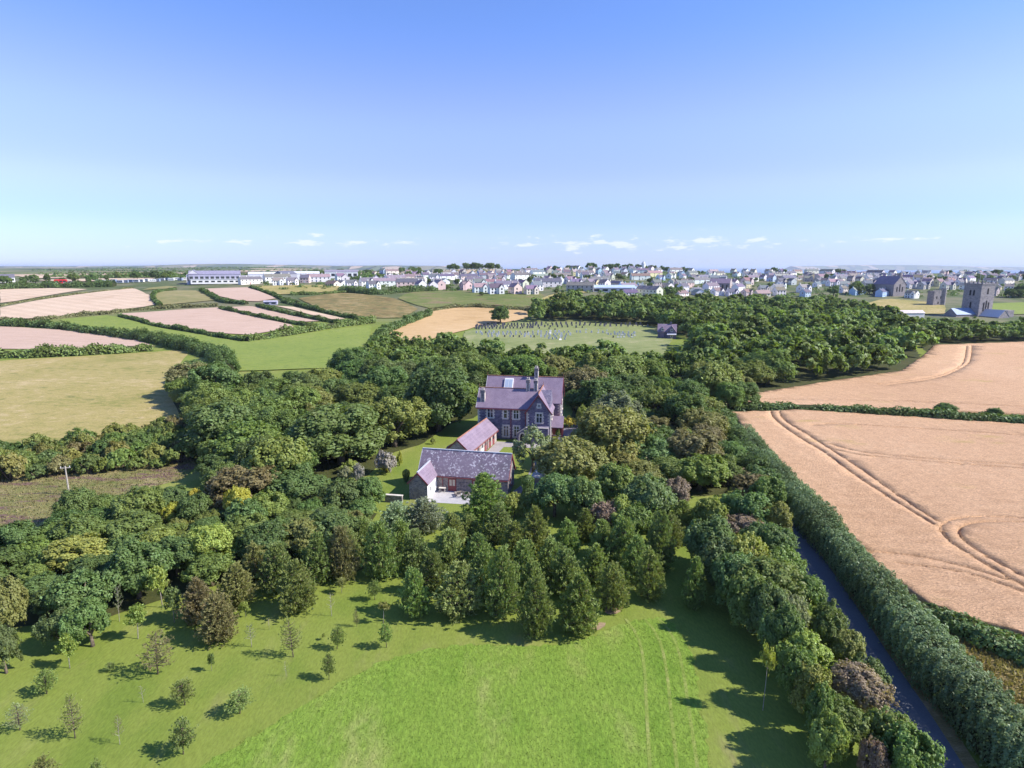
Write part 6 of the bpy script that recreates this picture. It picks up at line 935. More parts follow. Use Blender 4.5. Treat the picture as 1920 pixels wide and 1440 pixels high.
def main_house():
    h = empty('stone_house', (-7.28, 123.6, 0), R(-9)); tag(h, 'large dark stone house with purple slate roofs and tall chimneys', 'house')
    # front range
    MB().gable(0, 15.4, 0, 6.7, 7.0, 10.2).build('wall', M['stone'], h)
    r1 = MB().roof(0, 12.6, 0, 6.7, 7.0, 10.2, 'x', .4, .3).build('roof', M['slate'], h)
    ridge_tiles(r1, (-.3, 3.35, 10.4), (12.4, 3.35, 10.4))
    # rear range, higher
    MB().gable(.6, 17.1, 5.6, 13.6, 7.2, 11.7).build('wall', M['stone'], h)
    r2 = MB().roof(.6, 17.1, 5.6, 13.6, 7.2, 11.7, 'x', .4, .3).build('roof', M['slate'], h)
    ridge_tiles(r2, (.3, 9.6, 11.92), (17.4, 9.6, 11.92))
    barge_x(h, 5.6, 13.6, 17.42, 7.2, 11.7, .4)
    # front gabled wing
    MB().gable(10.6, 15.6, -1.0, 7.5, 6.5, 10.05, 'y').build('wall', M['stone'], h)
    r3 = MB().roof(10.6, 15.6, -1.0, 8.6, 6.5, 10.05, 'y', .38, .32).build('roof', M['slate'], h)
    ridge_tiles(r3, (13.1, -1.3, 10.27), (13.1, 8.2, 10.27))
    barge(h, 10.6, 15.6, -1.36, 6.5, 10.05, .38)
    # white edged verges and eaves
    for (x, y0, y1, e, r) in ((-.32, 0, 6.7, 7.0, 10.2), (.27, 5.6, 13.6, 7.2, 11.7)): barge_x(h, y0, y1, x, e + .12, r + .12, .4, .14, 'lead')
    g = MB(); g.box(-.3, 10.2, -.52, -.4, 6.48, 6.62); g.build('gutter', M['redpaint'], h)
    pd = MB()
    for x in (7.15, 10.3): pd.box(x - .07, x + .07, -.13, -.01, 0, 6.5)
    pd.build('downpipe', M['redpaint'], h)
    quoins(h, 0, 0, 6.6, 1, 1); quoins(h, 10.6, -1.0, 6.3, 1, 1); quoins(h, 15.6, -1.0, 6.3, -1, 1); quoins(h, 17.1, 5.6, 7.0, -1, 1)
    # windows: upper front, lower front, gable
    window(h, 2.7, 0, 4.55, 1.25, 1.95); window(h, 5.95, 0, 4.5, .8, 1.85, 0, 1, .6); window(h, 8.25, 0, 4.45, 1.15, 1.95)
    window(h, 6.1, 0, .55, 1.15, 2.35, 0, 2, .7); window(h, 8.35, 0, .55, 1.15, 2.35, 0, 2, .7); window(h, 2.7, 0, .6, 1.25, 2.2, 0, 2, .66)
    window(h, 13.25, -1.0, 4.05, 1.25, 2.05); window(h, 13.2, -1.0, 7.3, .6, .75, 0, 2, 0, 'quoin', .16)
    for (y, z) in ((1.6, 4.3), (4.4, 4.3), (1.6, .8)): window(h, 15.6, y, z, .95, 1.8, R(90), 2)
    for (y, z) in ((7.6, 4.4), (11.2, 4.4), (11.2, .8)): window(h, 17.1, y, z, .95, 1.9, R(90), 2)
    # entrance porch with arched doorway
    x0, x1, yf, yb = 8.95, 15.3, -2.9, -1.0
    P = [(x0, -.2), (x1, -.2), (x1, 3.35), (x0 + 1.75, 3.35), (x0, 2.15)]
    V = [(x, y, z) for y in (yf, yb + .4) for x, z in P]
    MB().raw(V, [(0, 1, 2, 3, 4), (9, 8, 7, 6, 5), (0, 5, 6, 1), (1, 6, 7, 2), (2, 7, 8, 3), (3, 8, 9, 4), (4, 9, 5, 0)]).build('porch', M['stone'], h)
    c = MB().bar((x0 - .05, yf + .05, 2.2), (x0 + 1.75, yf + .05, 3.42), .3, .12); c.box(x0 + 1.75, x1 + .06, yf - .1, yf + .22, 3.36, 3.5); c.build('coping', M['quoin'], h)
    ax, ar = 10.0, .62
    a = MB(); n = 9
    pts = [(ax - ar, .0), (ax - ar, 1.3)] + [(ax - ar + ar * (1 - math.cos(t)), 1.3 + 1.0 * math.sin(t) ** .8) for t in [math.pi / 2 * i / 5 for i in range(1, 6)]]
    pts += [(2 * ax - x, z) for x, z in pts[-2::-1]]
    for p, q in zip(pts, pts[1:]): a.bar((p[0], yf - .05, p[1]), (q[0], yf - .05, q[1]), .2, .26)
    a.build('door_surround', M['quoin'], h)
    d = MB(); m = len(pts); d.raw([(x, yf - .03, z) for x, z in pts] + [(x, yf + .05, z) for x, z in pts], [tuple(range(m)), tuple(range(m, 2 * m))[::-1]]); d.build('doorway', M['dark'], h)
    # chimneys
    chimney(r1, 10.35, 3.35, 9.2, 12.2, .75, .95); chimney(r1, 12.0, 3.35, 9.2, 12.1, .75, .95); chimney(r1, .95, 1.0, 6.9, 10.15, .9, .8); chimney(r2, 11.4, 9.6, 11.0, 13.7, .8, .9)
    # glazed lantern on the rear roof
    # glass panes lie a little above the slates, in a white frame
    k_ = (11.7 - 7.2) / 4.0
    def on(x, y, up): return (x, y - up * .75, 7.2 + (y - 5.6) * k_ + .16 + up * .66)
    V = [on(x, y, u) for u in (-.1, .32) for x, y in ((4.4, 6.6), (6.35, 6.6), (6.35, 9.1), (4.4, 9.1))]
    lo = MB().raw(V, [(0, 3, 2, 1), (4, 5, 6, 7), (0, 1, 5, 4), (1, 2, 6, 5), (2, 3, 7, 6), (3, 0, 4, 7)]).build('roof_lantern', M['whitepaint'], r2)
    for xa, xb in ((4.56, 5.33), (5.42, 6.19)):
        MB().raw([on(xa, 6.8, .34), on(xb, 6.8, .34), on(xb, 8.9, .34), on(xa, 8.9, .34)], [(0, 1, 2, 3)]).build('pane', M['skyglass'], lo)
    # side porch: lean-to roof on red posts with white rail
    s = MB().raw([(15.5, 1.0, 2.55), (18.1, 1.0, 2.55), (18.1, 3.9, 4.35), (15.5, 3.9, 4.35), (15.5, 1.0, 2.68), (18.1, 1.0, 2.68), (18.1, 3.9, 4.48), (15.5, 3.9, 4.48)], [(0, 3, 2, 1), (4, 5, 6, 7), (0, 1, 5, 4), (1, 2, 6, 5), (2, 3, 7, 6), (3, 0, 4, 7)])
    s.build('porch_roof', M['slate'], h)
    MB().box(15.61, 17.9, 3.4, 5.6, 0, 4.0).build('porch_wall', M['redpaint'], h)
    for x in (15.9, 17.85): MB().box(x - .08, x + .08, 1.2, 1.36, 0, 2.62).build('post', M['redpaint'], h)
    MB().box(15.98, 17.77, 1.25, 1.31, .85, .95).box(15.98, 17.77, 1.25, 1.31, .1, .2).build('rail', M['whitepaint'], h)
main_house()

def barn():
    h = empty('slate_barn', (-15.27, 93.46, 0), R(-11.5)); tag(h, 'long low stone barn cottage with lichen-spotted slate roof', 'barn')
    L, D, e, r = 14.92, 5.12, 2.9, 6.05
    MB().gable(0, L, 0, D, e, r).build('wall', M['barnstone'], h)
    r1 = MB().roof(0, L, 0, D, e, r, 'x', .3, .16).build('roof', M['oldslate'], h)
    MB().box(-.16, L + .16, D / 2 - .12, D / 2 + .12, r + .12, r + .24).build('ridge_tiles', M['lead'], r1)
    barge_x(h, 0, D, L + .19, e, r, .3, .2); barge_x(h, 0, D, -.19, e + .1, r + .1, .3, .12, 'lead')
    MB().gable(0, 3.0, -4.55, 1.2, 2.85, 4.45, 'y').build('wall', M['barnstone'], h)
    MB().box(2.99, 3.03, -4.54, -.02, -.1, 2.6).build('white_wall', M['render'], h)
    r2 = MB().roof(0, 3.0, -4.55, 1.35, 2.85, 4.45, 'y', .25, .2).build('roof', M['slate'], h)
    MB().box(1.38, 1.62, -4.75, 1.3, 4.55, 4.66).build('ridge_tiles', M['lead'], r2)
    barge(h, 0, 3.0, -4.78, 2.85, 4.45, .25, .18)
    def door(x, w=1.2, hh=2.15):
        f = MB().box(x - w / 2 - .09, x - w / 2, -.06, .04, 0, hh + .5).box(x + w / 2, x + w / 2 + .09, -.06, .04, 0, hh + .5).box(x - w / 2, x + w / 2, -.06, .04, hh, hh + .09)
        o = f.build('door', M['redpaint'], h)
        p = MB().box(x - w / 2, x + w / 2, -.03, .03, 0, .95)
        for xx in (x - w / 2, x - .06, x + w / 2 - .12): p.box(xx, xx + .12, -.035, .03, .95, hh)
        p.box(x - w / 2 + .12, x + w / 2 - .12, -.034, .03, hh - .14, hh); p.build('panel', M['redpaint'], o)
        MB().box(x - w / 2, x + w / 2, -.015, .02, .95, hh).build('pane', M['cream'], o)
        MB().box(x - w / 2, x + w / 2, -.02, .02, hh + .09, hh + .5).build('transom_light', M['lead'], o)
    door(5.65); door(9.7); door(12.9, .8)
    pd = MB().box(4.0, 4.1, -.1, 0, 0, 2.7); pd.build('downpipe', M['redpaint'], h)
    MB().box(3.2, L, -.42, -.32, 2.42, 2.53).build('gutter', M['redpaint'], h)
    window(h, 3.03, -3.1, 1.0, .5, .9, R(90), 1, 0, 'whitepaint', .06); window(h, 3.03, -1.0, .9, .35, 1.1, R(90), 1, 0, 'whitepaint', .06)
    window(h, L, 2.5, 1.0, .8, 1.0, R(90), 2, 0, 'redpaint', .08)
M['cream'] = plain('blind_behind_glass', (.55, .48, .38), .4, .5)
barn()
def stable():
    h = empty('stable_range', (-7.92, 105.16, 0), R(-17)); tag(h, 'slim slate-roofed outbuilding with red doors between barn and house', 'outbuilding')
    L, W, e, r = 16.0, 4.4, 2.75, 4.75
    MB().gable(-W, 0, 0, L, e, r, 'y').build('wall', M['quoinwall'], h)
    rf = MB().roof(-W, 0, 0, L, e, r, 'y', .32, .22).build('roof', M['slate'], h)
    ridge_tiles(rf, (-W / 2, -.2, r + .18), (-W / 2, L + .2, r + .18), False)
    barge(h, -W, 0, -.26, e, r, .32)
    for k, (y, m) in enumerate(((4.4, 'redpaint'), (6.6, 'whitepaint'), (8.6, 'redpaint'), (11.2, 'redpaint'), (13.4, 'redpaint'))):
        o = MB().box(-.02, .05, y, y + 1.15, 0, 2.15).build('door', M[m], h); MB().box(.05, .07, y + .15, y + 1.0, 1.25, 1.95).build('pane', M['glass'], o)
    MB().box(.05, .17, 10.2, 10.3, 0, 2.5).build('downpipe', M['redpaint'], h)
    MB().box(.32, .44, -.2, L + .2, 2.3, 2.42).build('gutter', M['redpaint'], h)
M['quoinwall'] = stone_mat('pale_rubble', ((.3, .25, .24), (.42, .35, .32), (.5, .43, .38)), (.5, .45, .42))
stable()
def garden_bits():
    # wall stub
    x, y = PT['wall_stub']
    o = empty('garden_wall', (x, y, 0), R(-10)); tag(o, 'short low stone wall left of the barn', 'wall')
    MB().box(-1.5, 1.3, -.22, .22, -.1, 1.15).build('masonry', M['barnstone'], o); MB().box(-1.55, 1.35, -.27, .27, 1.15, 1.25).build('coping', M['quoin'], o)
    # terrace furniture
    t = empty('garden_table', (-11.3, 91.9, .1), R(-10)); tag(t, 'small pale table on the barn terrace', 'table')
    MB().box(-.55, .55, -.35, .35, .68, .73).build('table_top', M['woodpale'], t)
    for sx in (-.45, .45):
        for sy in (-.27, .27): MB().box(sx - .03, sx + .03, sy - .03, sy + .03, 0, .68).build('leg', M['woodpale'], t)
    for k, (x, y, rz, lab) in enumerate(((-8.7, 90.3, R(200), 'wooden lounge chair on the terrace, left of the pair'), (-7.3, 90.2, R(160), 'wooden lounge chair on the terrace, right of the pair'))):
        c = empty('lounge_chair', (x, y, .1), rz); tag(c, lab, 'lounge chair', 'lounge chairs on the terrace')
        s = MB()
        for i in range(6): s.box(-.34, .34, -.75 + i * .2, -.75 + i * .2 + .16, .34, .38)
        s.build('seat', M['wood'], c)
        b = MB()
        for i in range(5): yy = .5 + i * .14; zz = .42 + i * .16; b.bar((-.34, yy, zz), (.34, yy, zz), .05, .15)
        b.build('backrest', M['wood'], c)
        for sx in (-.32, .32):
            MB().bar((sx, -.7, .0), (sx, -.7, .36), .06).build('leg', M['wood'], c); MB().bar((sx, .45, .0), (sx, .45, .4), .06).build('leg', M['wood'], c); MB().bar((sx * 1.05, -.78, .33), (sx * 1.05, .5, .36), .05).bar((sx * 1.05, .48, .36), (sx * 1.05, 1.12, 1.12), .05).build('side_rail', M['wood'], c)
    # shed by the path
    x, y = PT['shed']
    s = empty('garden_shed', (x, y, 0), R(-20)); tag(s, 'small grey flat-roofed shed right of the barn path', 'shed')
    MB().box(-1.3, 1.3, -1.6, 1.6, -.1, 2.0).build('wall', M['wood'], s); MB().raw([(-1.5, -1.8, 2.0), (1.5, -1.8, 2.0), (1.5, 1.8, 2.35), (-1.5, 1.8, 2.35), (-1.5, -1.8, 2.1), (1.5, -1.8, 2.1), (1.5, 1.8, 2.45), (-1.5, 1.8, 2.45)], [(0, 3, 2, 1), (4, 5, 6, 7), (0, 1, 5, 4), (1, 2, 6, 5), (2, 3, 7, 6), (3, 0, 4, 7)]).build('roof', M['lead'], s)
    MB().box(-.4, .4, -1.63, -1.6, 0, 1.8).build('door', M['wood'], s)
    # parked car
    car('parked_car', (-12.0, 112.6, 0.02), R(70), (.03, .035, .045), 'dark parked car beyond the barn ridge')
    car('parked_car', (3.2, 91.6, .07), R(80), (.05, .13, .35), 'small blue car beside the shed', .85)
    # utility pole
    x, y = PT['pole']
    p = empty('utility_pole', (x, y, 0), R(20)); tag(p, 'wooden utility pole standing on the left heath', 'utility pole')
    MB().tube([(0, 0, -.3), (0, 0, 2.5), (0, 0, 4.85)], [.13, .12, .1], 8).build('post', M['palepole'], p)
    MB().box(-.7, .7, -.06, .06, 4.5, 4.62).build('crossarm', M['palepole'], p)
    for xx in (-.6, 0, .6): MB().tube([(xx, 0, 4.62), (xx, 0, 4.78), (xx, 0, 4.84)], [.04, .06, .03], 6).build('insulator', M['whitepaint'], p)
def car(name, loc, rz, colr, label, k=1.0):
    o = empty(name, loc, rz, (k, k, k)); tag(o, label, 'car')
    sec = [(-2.1, .45, .62), (-2.05, .45, .86), (-1.2, .4, .95), (1.9, .4, 1.0), (2.1, .45, .9), (2.12, .45, .6)]
    V, Fc = [], []
    for (x, z0, z1) in sec:
        w = .84 if abs(x) < 2 else .74
        V += [(x, -w, z0 - .12), (x, w, z0 - .12), (x, w, z1), (x, -w, z1)]
    for i in range(len(sec) - 1):
        for q in range(4): a = i * 4 + q; b = i * 4 + (q + 1) % 4; Fc.append((a, b, b + 4, a + 4))
    Fc += [(3, 2, 1, 0), tuple(len(V) - 4 + q for q in range(4))]
    b = place('body', mesh_of('body', V, [f[::-1] for f in Fc], M['paint']), o); b.color = (*colr, 1)
    g = MB().raw([(-1.15, -.78, .94), (1.85, -.78, .99), (1.85, .78, .99), (-1.15, .78, .94), (-.45, -.62, 1.42), (1.45, -.62, 1.42), (1.45, .62, 1.42), (-.45, .62, 1.42)], [(0, 3, 2, 1), (4, 5, 6, 7), (0, 1, 5, 4), (1, 2, 6, 5), (2, 3, 7, 6), (3, 0, 4, 7)])
    g.build('window_glass', M['glass'], o)
    t = place('roof', MB().box(-.42, 1.42, -.61, .61, 1.42, 1.47).mesh('roof', M['paint']), o); t.color = (*colr, 1)
    for x in (-1.35, 1.3):
        for y in (-.78, .78): MB().tube([(x, y - .1, .32), (x, y + .1, .32)], [.32, .32], 14).build('wheel', M['dark'], o)
M['woodpale'] = plain('pale_wood', (.6, .55, .48), .7, .2, .1, 5); M['palepole'] = plain('grey_pole_wood', (.4, .36, .31), .85, .1, .2, 6)
garden_bits()

# town --------------------------------------------------------------------
def town_protos():
    T = {}
    def wins(spots): return [(x, y, z, rz, w, h) for (x, y, z, rz, w, h) in spots]
    T['gable'] = dict(body=MB().gable(-4.5, 4.5, -3.5, 3.5, 5.2, 8.0), roof=MB().roof(-4.5, 4.5, -3.5, 3.5, 5.2, 8.0, 'x', .3, .12), chim=[(-4.0, 0, 7.3, 9.2), (4.0, 0, 7.3, 9.2)],
        win=[(x, -3.5, z, 0) for x in (-2.9, 0, 2.9) for z in (3.2,)] + [(-2.9, -3.5, .8, 0), (2.9, -3.5, .8, 0), (4.5, -1, 3.3, 90), (4.5, -1, .9, 90), (-4.5, 0, 3.3, -90)], door=(0, -3.5))
    c = MB().gable(-5.5, 5.5, -3.5, 3.5, 4.9, 7.8); c.gable(1.2, 5.2, -5.2, 0, 4.85, 7.1, 'y'); rr = MB().roof(-5.5, 5.5, -3.5, 3.5, 4.9, 7.8, 'x', .3, .12); rr.roof(1.2, 5.2, -5.2, .6, 4.85, 7.1, 'y', .28, .15)
    T['cross'] = dict(body=c, roof=rr, chim=[(-5.0, 0, 7.1, 9.1)], win=[(-3.6, -3.5, 3.0, 0), (-1.2, -3.5, 3.0, 0), (-3.6, -3.5, .8, 0), (3.2, -5.2, 3.2, 0), (3.2, -5.2, .8, 0), (5.5, 1.5, 3.0, 90), (-5.5, 0, 3.0, -90)], door=(-1.1, -3.5))
    T['terrace'] = dict(body=MB().gable(-12, 12, -3.6, 3.6, 5.3, 8.1), roof=MB().roof(-12, 12, -3.6, 3.6, 5.3, 8.1, 'x', .25, .1), chim=[(x, 0, 7.4, 9.3) for x in (-11.4, -4, 4, 11.4)],
        win=[(x, -3.6, 3.3, 0) for x in (-10, -6, -2, 2, 6, 10)] + [(x, -3.6, .8, 0) for x in (-10, -6, 2, 10)] + [(12, 0, 3.4, 90)], door=(-2, -3.6))
    T['bungalow'] = dict(body=MB().gable(-6.5, 6.5, -4, 4, 2.8, 5.4), roof=MB().roof(-6.5, 6.5, -4, 4, 2.8, 5.4, 'x', .45, .25), chim=[(2.5, 0, 5.0, 6.5)], win=[(-4.6, -4, .9, 0), (-1.6, -4, .9, 0), (4.2, -4, .9, 0), (6.5, -1, .9, 90)], door=(1.4, -4))
    out = {}
    wm = MB().box(-.55, .55, -.05, .03, 0, 1.3).mesh('window', M['glass'])
    cm = MB().box(-.45, .45, -.4, .4, 0, 1.0).mesh('chimney', M['houserender'])
    dm = MB().box(-.5, .5, -.06, .03, 0, 2.1).mesh('door', M['paint'])
    for k, d in T.items(): out[k] = (d['body'].mesh('wall', M['houserender']), d['roof'].mesh('roof', M['houseroof']), d['chim'], d['win'], d['door'])
    return out, wm, cm, dm
TP, WMESH, CMESH, DMESH = town_protos()
WCOL = [((.82, .81, .79), 'white')] * 16 + [((.72, .66, .54), 'cream')] * 4 + [((.5, .46, .42), 'grey stone')] * 3 + [((.7, .55, .5), 'pale pink')] + [((.45, .58, .72), 'pale blue')] + [((.72, .62, .38), 'yellow')]
RCOL = [((.17, .15, .17), 'grey slate')] * 7 + [((.12, .11, .14), 'dark slate')] * 4 + [((.2, .15, .14), 'brown tile')] * 3 + [((.28, .23, .225), 'weathered tile')] * 2
KN = {'gable': 'gabled house', 'cross': 'cross-gabled house', 'terrace': 'long terrace', 'bungalow': 'bungalow'}
def town_house(x, y, kind, rz, wc, rc, near, seed):
    r_ = random.Random(seed)
    wm, rm, ch, wi, do = TP[kind]
    k_ = r_.uniform(.86, 1.08)
    o = empty({'gable': 'town_house', 'cross': 'gabled_villa', 'terrace': 'terraced_row', 'bungalow': 'bungalow'}[kind], (x, y, tz(x, y) - .2), rz, (k_, k_, k_))
    w = place('wall', wm, o); w.color = (*[v * r_.uniform(.93, 1.05) for v in wc], 1); f = place('roof', rm, o); f.color = (*[v * r_.uniform(.8, 1.2) for v in rc], 1)
    for (cx, cy, z0, z1) in ch:
        c = place('chimney', CMESH, f, (cx, cy, z0), (0, 0, 0), (1, 1, z1 - z0)); c.color = (*[v * .7 for v in wc], 1)
    for k, (wx, wy, wz, a) in enumerate(wi):
        if not near and k % 2: continue
        place('window', WMESH, o, (wx, wy, wz), (0, 0, R(a)))
    d = place('door', DMESH, o, (do[0], do[1], .1)); d.color = (*r_.choice([(.3, .05, .05), (.06, .09, .2), (.6, .6, .6), (.08, .2, .1)]), 1)
    return o
ROWN = ['front left', 'second left', 'second central', 'third', 'fifth', 'sixth', 'upper', 'skyline', 'front central', 'fourth right', 'fifth right', 'sixth right', 'seventh right', 'skyline right', 'front right', 'far right', 'right edge', 'third left', 'skyline left', 'second right', 'eighth right', 'ninth right', 'lowest central']
for ri, row in enumerate(TOWN):
    for (x, y, kind, g, sd) in row:
        r_ = random.Random(sd + ri * 7919)
        wc, wn_ = r_.choice(WCOL); rc, rn = r_.choice(RCOL)
        rz = R(30) + g * .2 + (R(-90) if r_.random() < (.5 if kind in ('gable', 'bungalow') else .22) else 0)
        if any((x - a) ** 2 + (y - b) ** 2 < 60 for a, b in (PT['chapel'], PT['gatehouse'], PT['tower'], PT['blueshed'], PT['bigstone'])): continue
        o = town_house(x, y, kind, rz, wc, rc, y < 700, sd)
        tag(o, None, 'house' if kind != 'terrace' else 'terrace', 'houses of the town')
        later(('h', ri, wn_, kind), x, y, o, f'{wn_} {KN[kind]} with {rn} roof, {{}} in {ROWN[ri]} town row')

def church():
    x, y = PT['tower']
    h = empty('church', (x, y, -9), R(15.3)); tag(h, 'tall square stone church tower with lower roofs beside it', 'church')
    s = 6.4; Hh = 32.5
    MB().box(-s, s, -s, s, 0, Hh).build('tower', M['towerstone'], h)
    b = MB(); n = 9
    for k in range(n):
        a = -s + .15 + (2 * s - .3) * k / (n - 1)
        if k % 2 == 0:
            for e in (-s, s): b.box(a - .55, a + .55, e - .25, e + .25, Hh + .7, Hh + 1.9); b.box(e - .25, e + .25, a - .54, a + .54, Hh + .7, Hh + 1.88)
    b.box(-s - .3, s + .3, -s - .3, s + .3, Hh - .1, Hh + .7); b.build('battlement', M['towerstone'], h)
    for e in ((-s, -s), (s, -s), (s, s), (-s, s)):
        MB().tube([(e[0], e[1], Hh + .7), (e[0], e[1], Hh + 2.6), (e[0], e[1], Hh + 4.2)], [.5, .42, .03], 8).build('pinnacle', M['towerstone'], h)
    MB().tube([(2, 2, Hh), (2, 2, Hh + 6), (2, 2, Hh + 9)], [.09, .07, .05], 6).build('flagpole', M['whitepaint'], h)
    def lancet(X, Y, Z, rz, w, hh):
        o = place('window', MB().box(-w / 2, w / 2, -.12, .05, 0, hh).box(-w / 4, w / 4, -.121, .05, hh, hh + w * .4).mesh('window', M['dark']), h, (X, Y, Z), (0, 0, rz)); return o
    for (z, hh) in ((Hh - 8, 3.6), (Hh - 19, 6)):
        for d in (-2.2, 0, 2.2) if z < Hh - 10 else (0,): lancet(d, -s, z + (1.2 if d == 0 else 0), 0, 1.2, hh)
        for d in (-1.3, 1.3) if z > Hh - 10 else (0,): lancet(-s, d, z, R(-90), 1.2, hh)
    string = MB()
    for z in (Hh - 9.5, Hh - 20): string.box(-s - .12, s + .12, -s - .12, s + .12, z, z + .3)
    string.build('string_course', M['towerstone'], h)
    MB().gable(-24, -s - .02, -4.5, 4.5, 11.5, 15.5).build('nave_wall', M['towerstone'], h); MB().roof(-24, -s - .03, -4.5, 4.5, 11.5, 15.5, 'x', .4, .2).build('nave_roof', M['leadblue'], h)
    MB().gable(-5, 5, -20, -s - .02, 10.5, 15, 'y').build('transept_wall', M['towerstone'], h); MB().roof(-5, 5, -20, -s - .3, 10.5, 15, 'y', .4, .2).build('transept_roof', M['lead'], h)
    MB().gable(s + .02, 30, -4.4, 4.4, 10, 13).build('chancel_wall', M['towerstone'], h); MB().roof(s + .03, 30, -4.4, 4.4, 10, 13, 'x', .4, .2).build('chancel_roof', M['lead'], h)
    MB().box(8.5, 14.5, -16, -10, 0, 14.5).build('turret', M['towerstone'], h)
    # gatehouse
    x, y = PT['gatehouse']; g = empty('gatehouse', (x, y, tz(x, y) - 1.5), R(12)); tag(g, 'square ruined stone gatehouse tower with corner turret, left of the church', 'gatehouse')
    MB().box(-5, 5, -3.2, 3.2, 0, 13.5).build('tower', M['towerstone'], g); MB().tube([(5.2, -2.4, 0), (5.2, -2.4, 12), (5.2, -2.4, 15.8)], [2.0, 2.0, 1.9], 8).build('turret', M['towerstone'], g)
    b = MB()
    for k in range(5): b.box(-5 + k * 2.3, -5 + k * 2.3 + 1.2, -3.25, -2.8, 13.5, 14.6)
    b.build('battlement', M['towerstone'], g)
    for (xx, z) in ((-2, 7), (2, 7), (0, 2.5)): MB().box(xx - .5, xx + .5, -3.28, -3.1, z, z + 2).build('window', M['dark'], g)
    # grey chapel in the town
    x, y = PT['chapel']; c = empty('chapel', (x, y, tz(x, y) - .5), R(18)); tag(c, 'big dark grey gabled chapel towering over the right of town', 'chapel')
    MB().gable(-7.5, 7.5, -11, 11, 11, 18.5, 'y').build('wall', M['towerstone'], c); MB().roof(-7.5, 7.5, -11, 11, 11, 18.5, 'y', .4, .3).build('roof', M['slate'], c)
    for xx, z, hh in ((-3.4, 4, 4.5), (0, 4, 7), (3.4, 4, 4.5)): MB().box(xx - .7, xx + .7, -11.1, -10.9, z, z + hh).build('window', M['dark'], c)
    MB().box(-1, 1, -11.2, -9.6, 17.5, 22).build('bellcote', M['towerstone'], c)
    # stone hall left of the chapel
    x, y = PT['bigstone']; c = empty('stone_hall', (x, y, tz(x, y) - .3), R(-30)); tag(c, 'large hall with tan stone gable and dark slate roof in mid town', 'hall')
    MB().gable(-10, 10, -6, 6, 8, 12.5).build('wall', M['towerstone'], c); MB().roof(-10, 10, -6, 6, 8, 12.5, 'x', .3, .05).build('roof', M['slate'], c)
    for k in range(5): MB().box(-8.5 + k * 4 - .7, -8.5 + k * 4 + .7, -6.08, -5.9, 2, 6.5).build('window', M['dark'], c)
    MB().gable(10.02, 10.5, -6.4, 6.4, 8, 13).build('gable_wall', M['quoinwall'], c)
M['towerstone'] = stone_mat('grey_church_stone', ((.22, .2, .21), (.3, .27, .27), (.38, .33, .31)), (.33, .3, .3), 1.2, .5)
M['leadblue'] = plain('blue_lead_roof', (.2, .28, .42), .5, .4, .12, .5)
church()
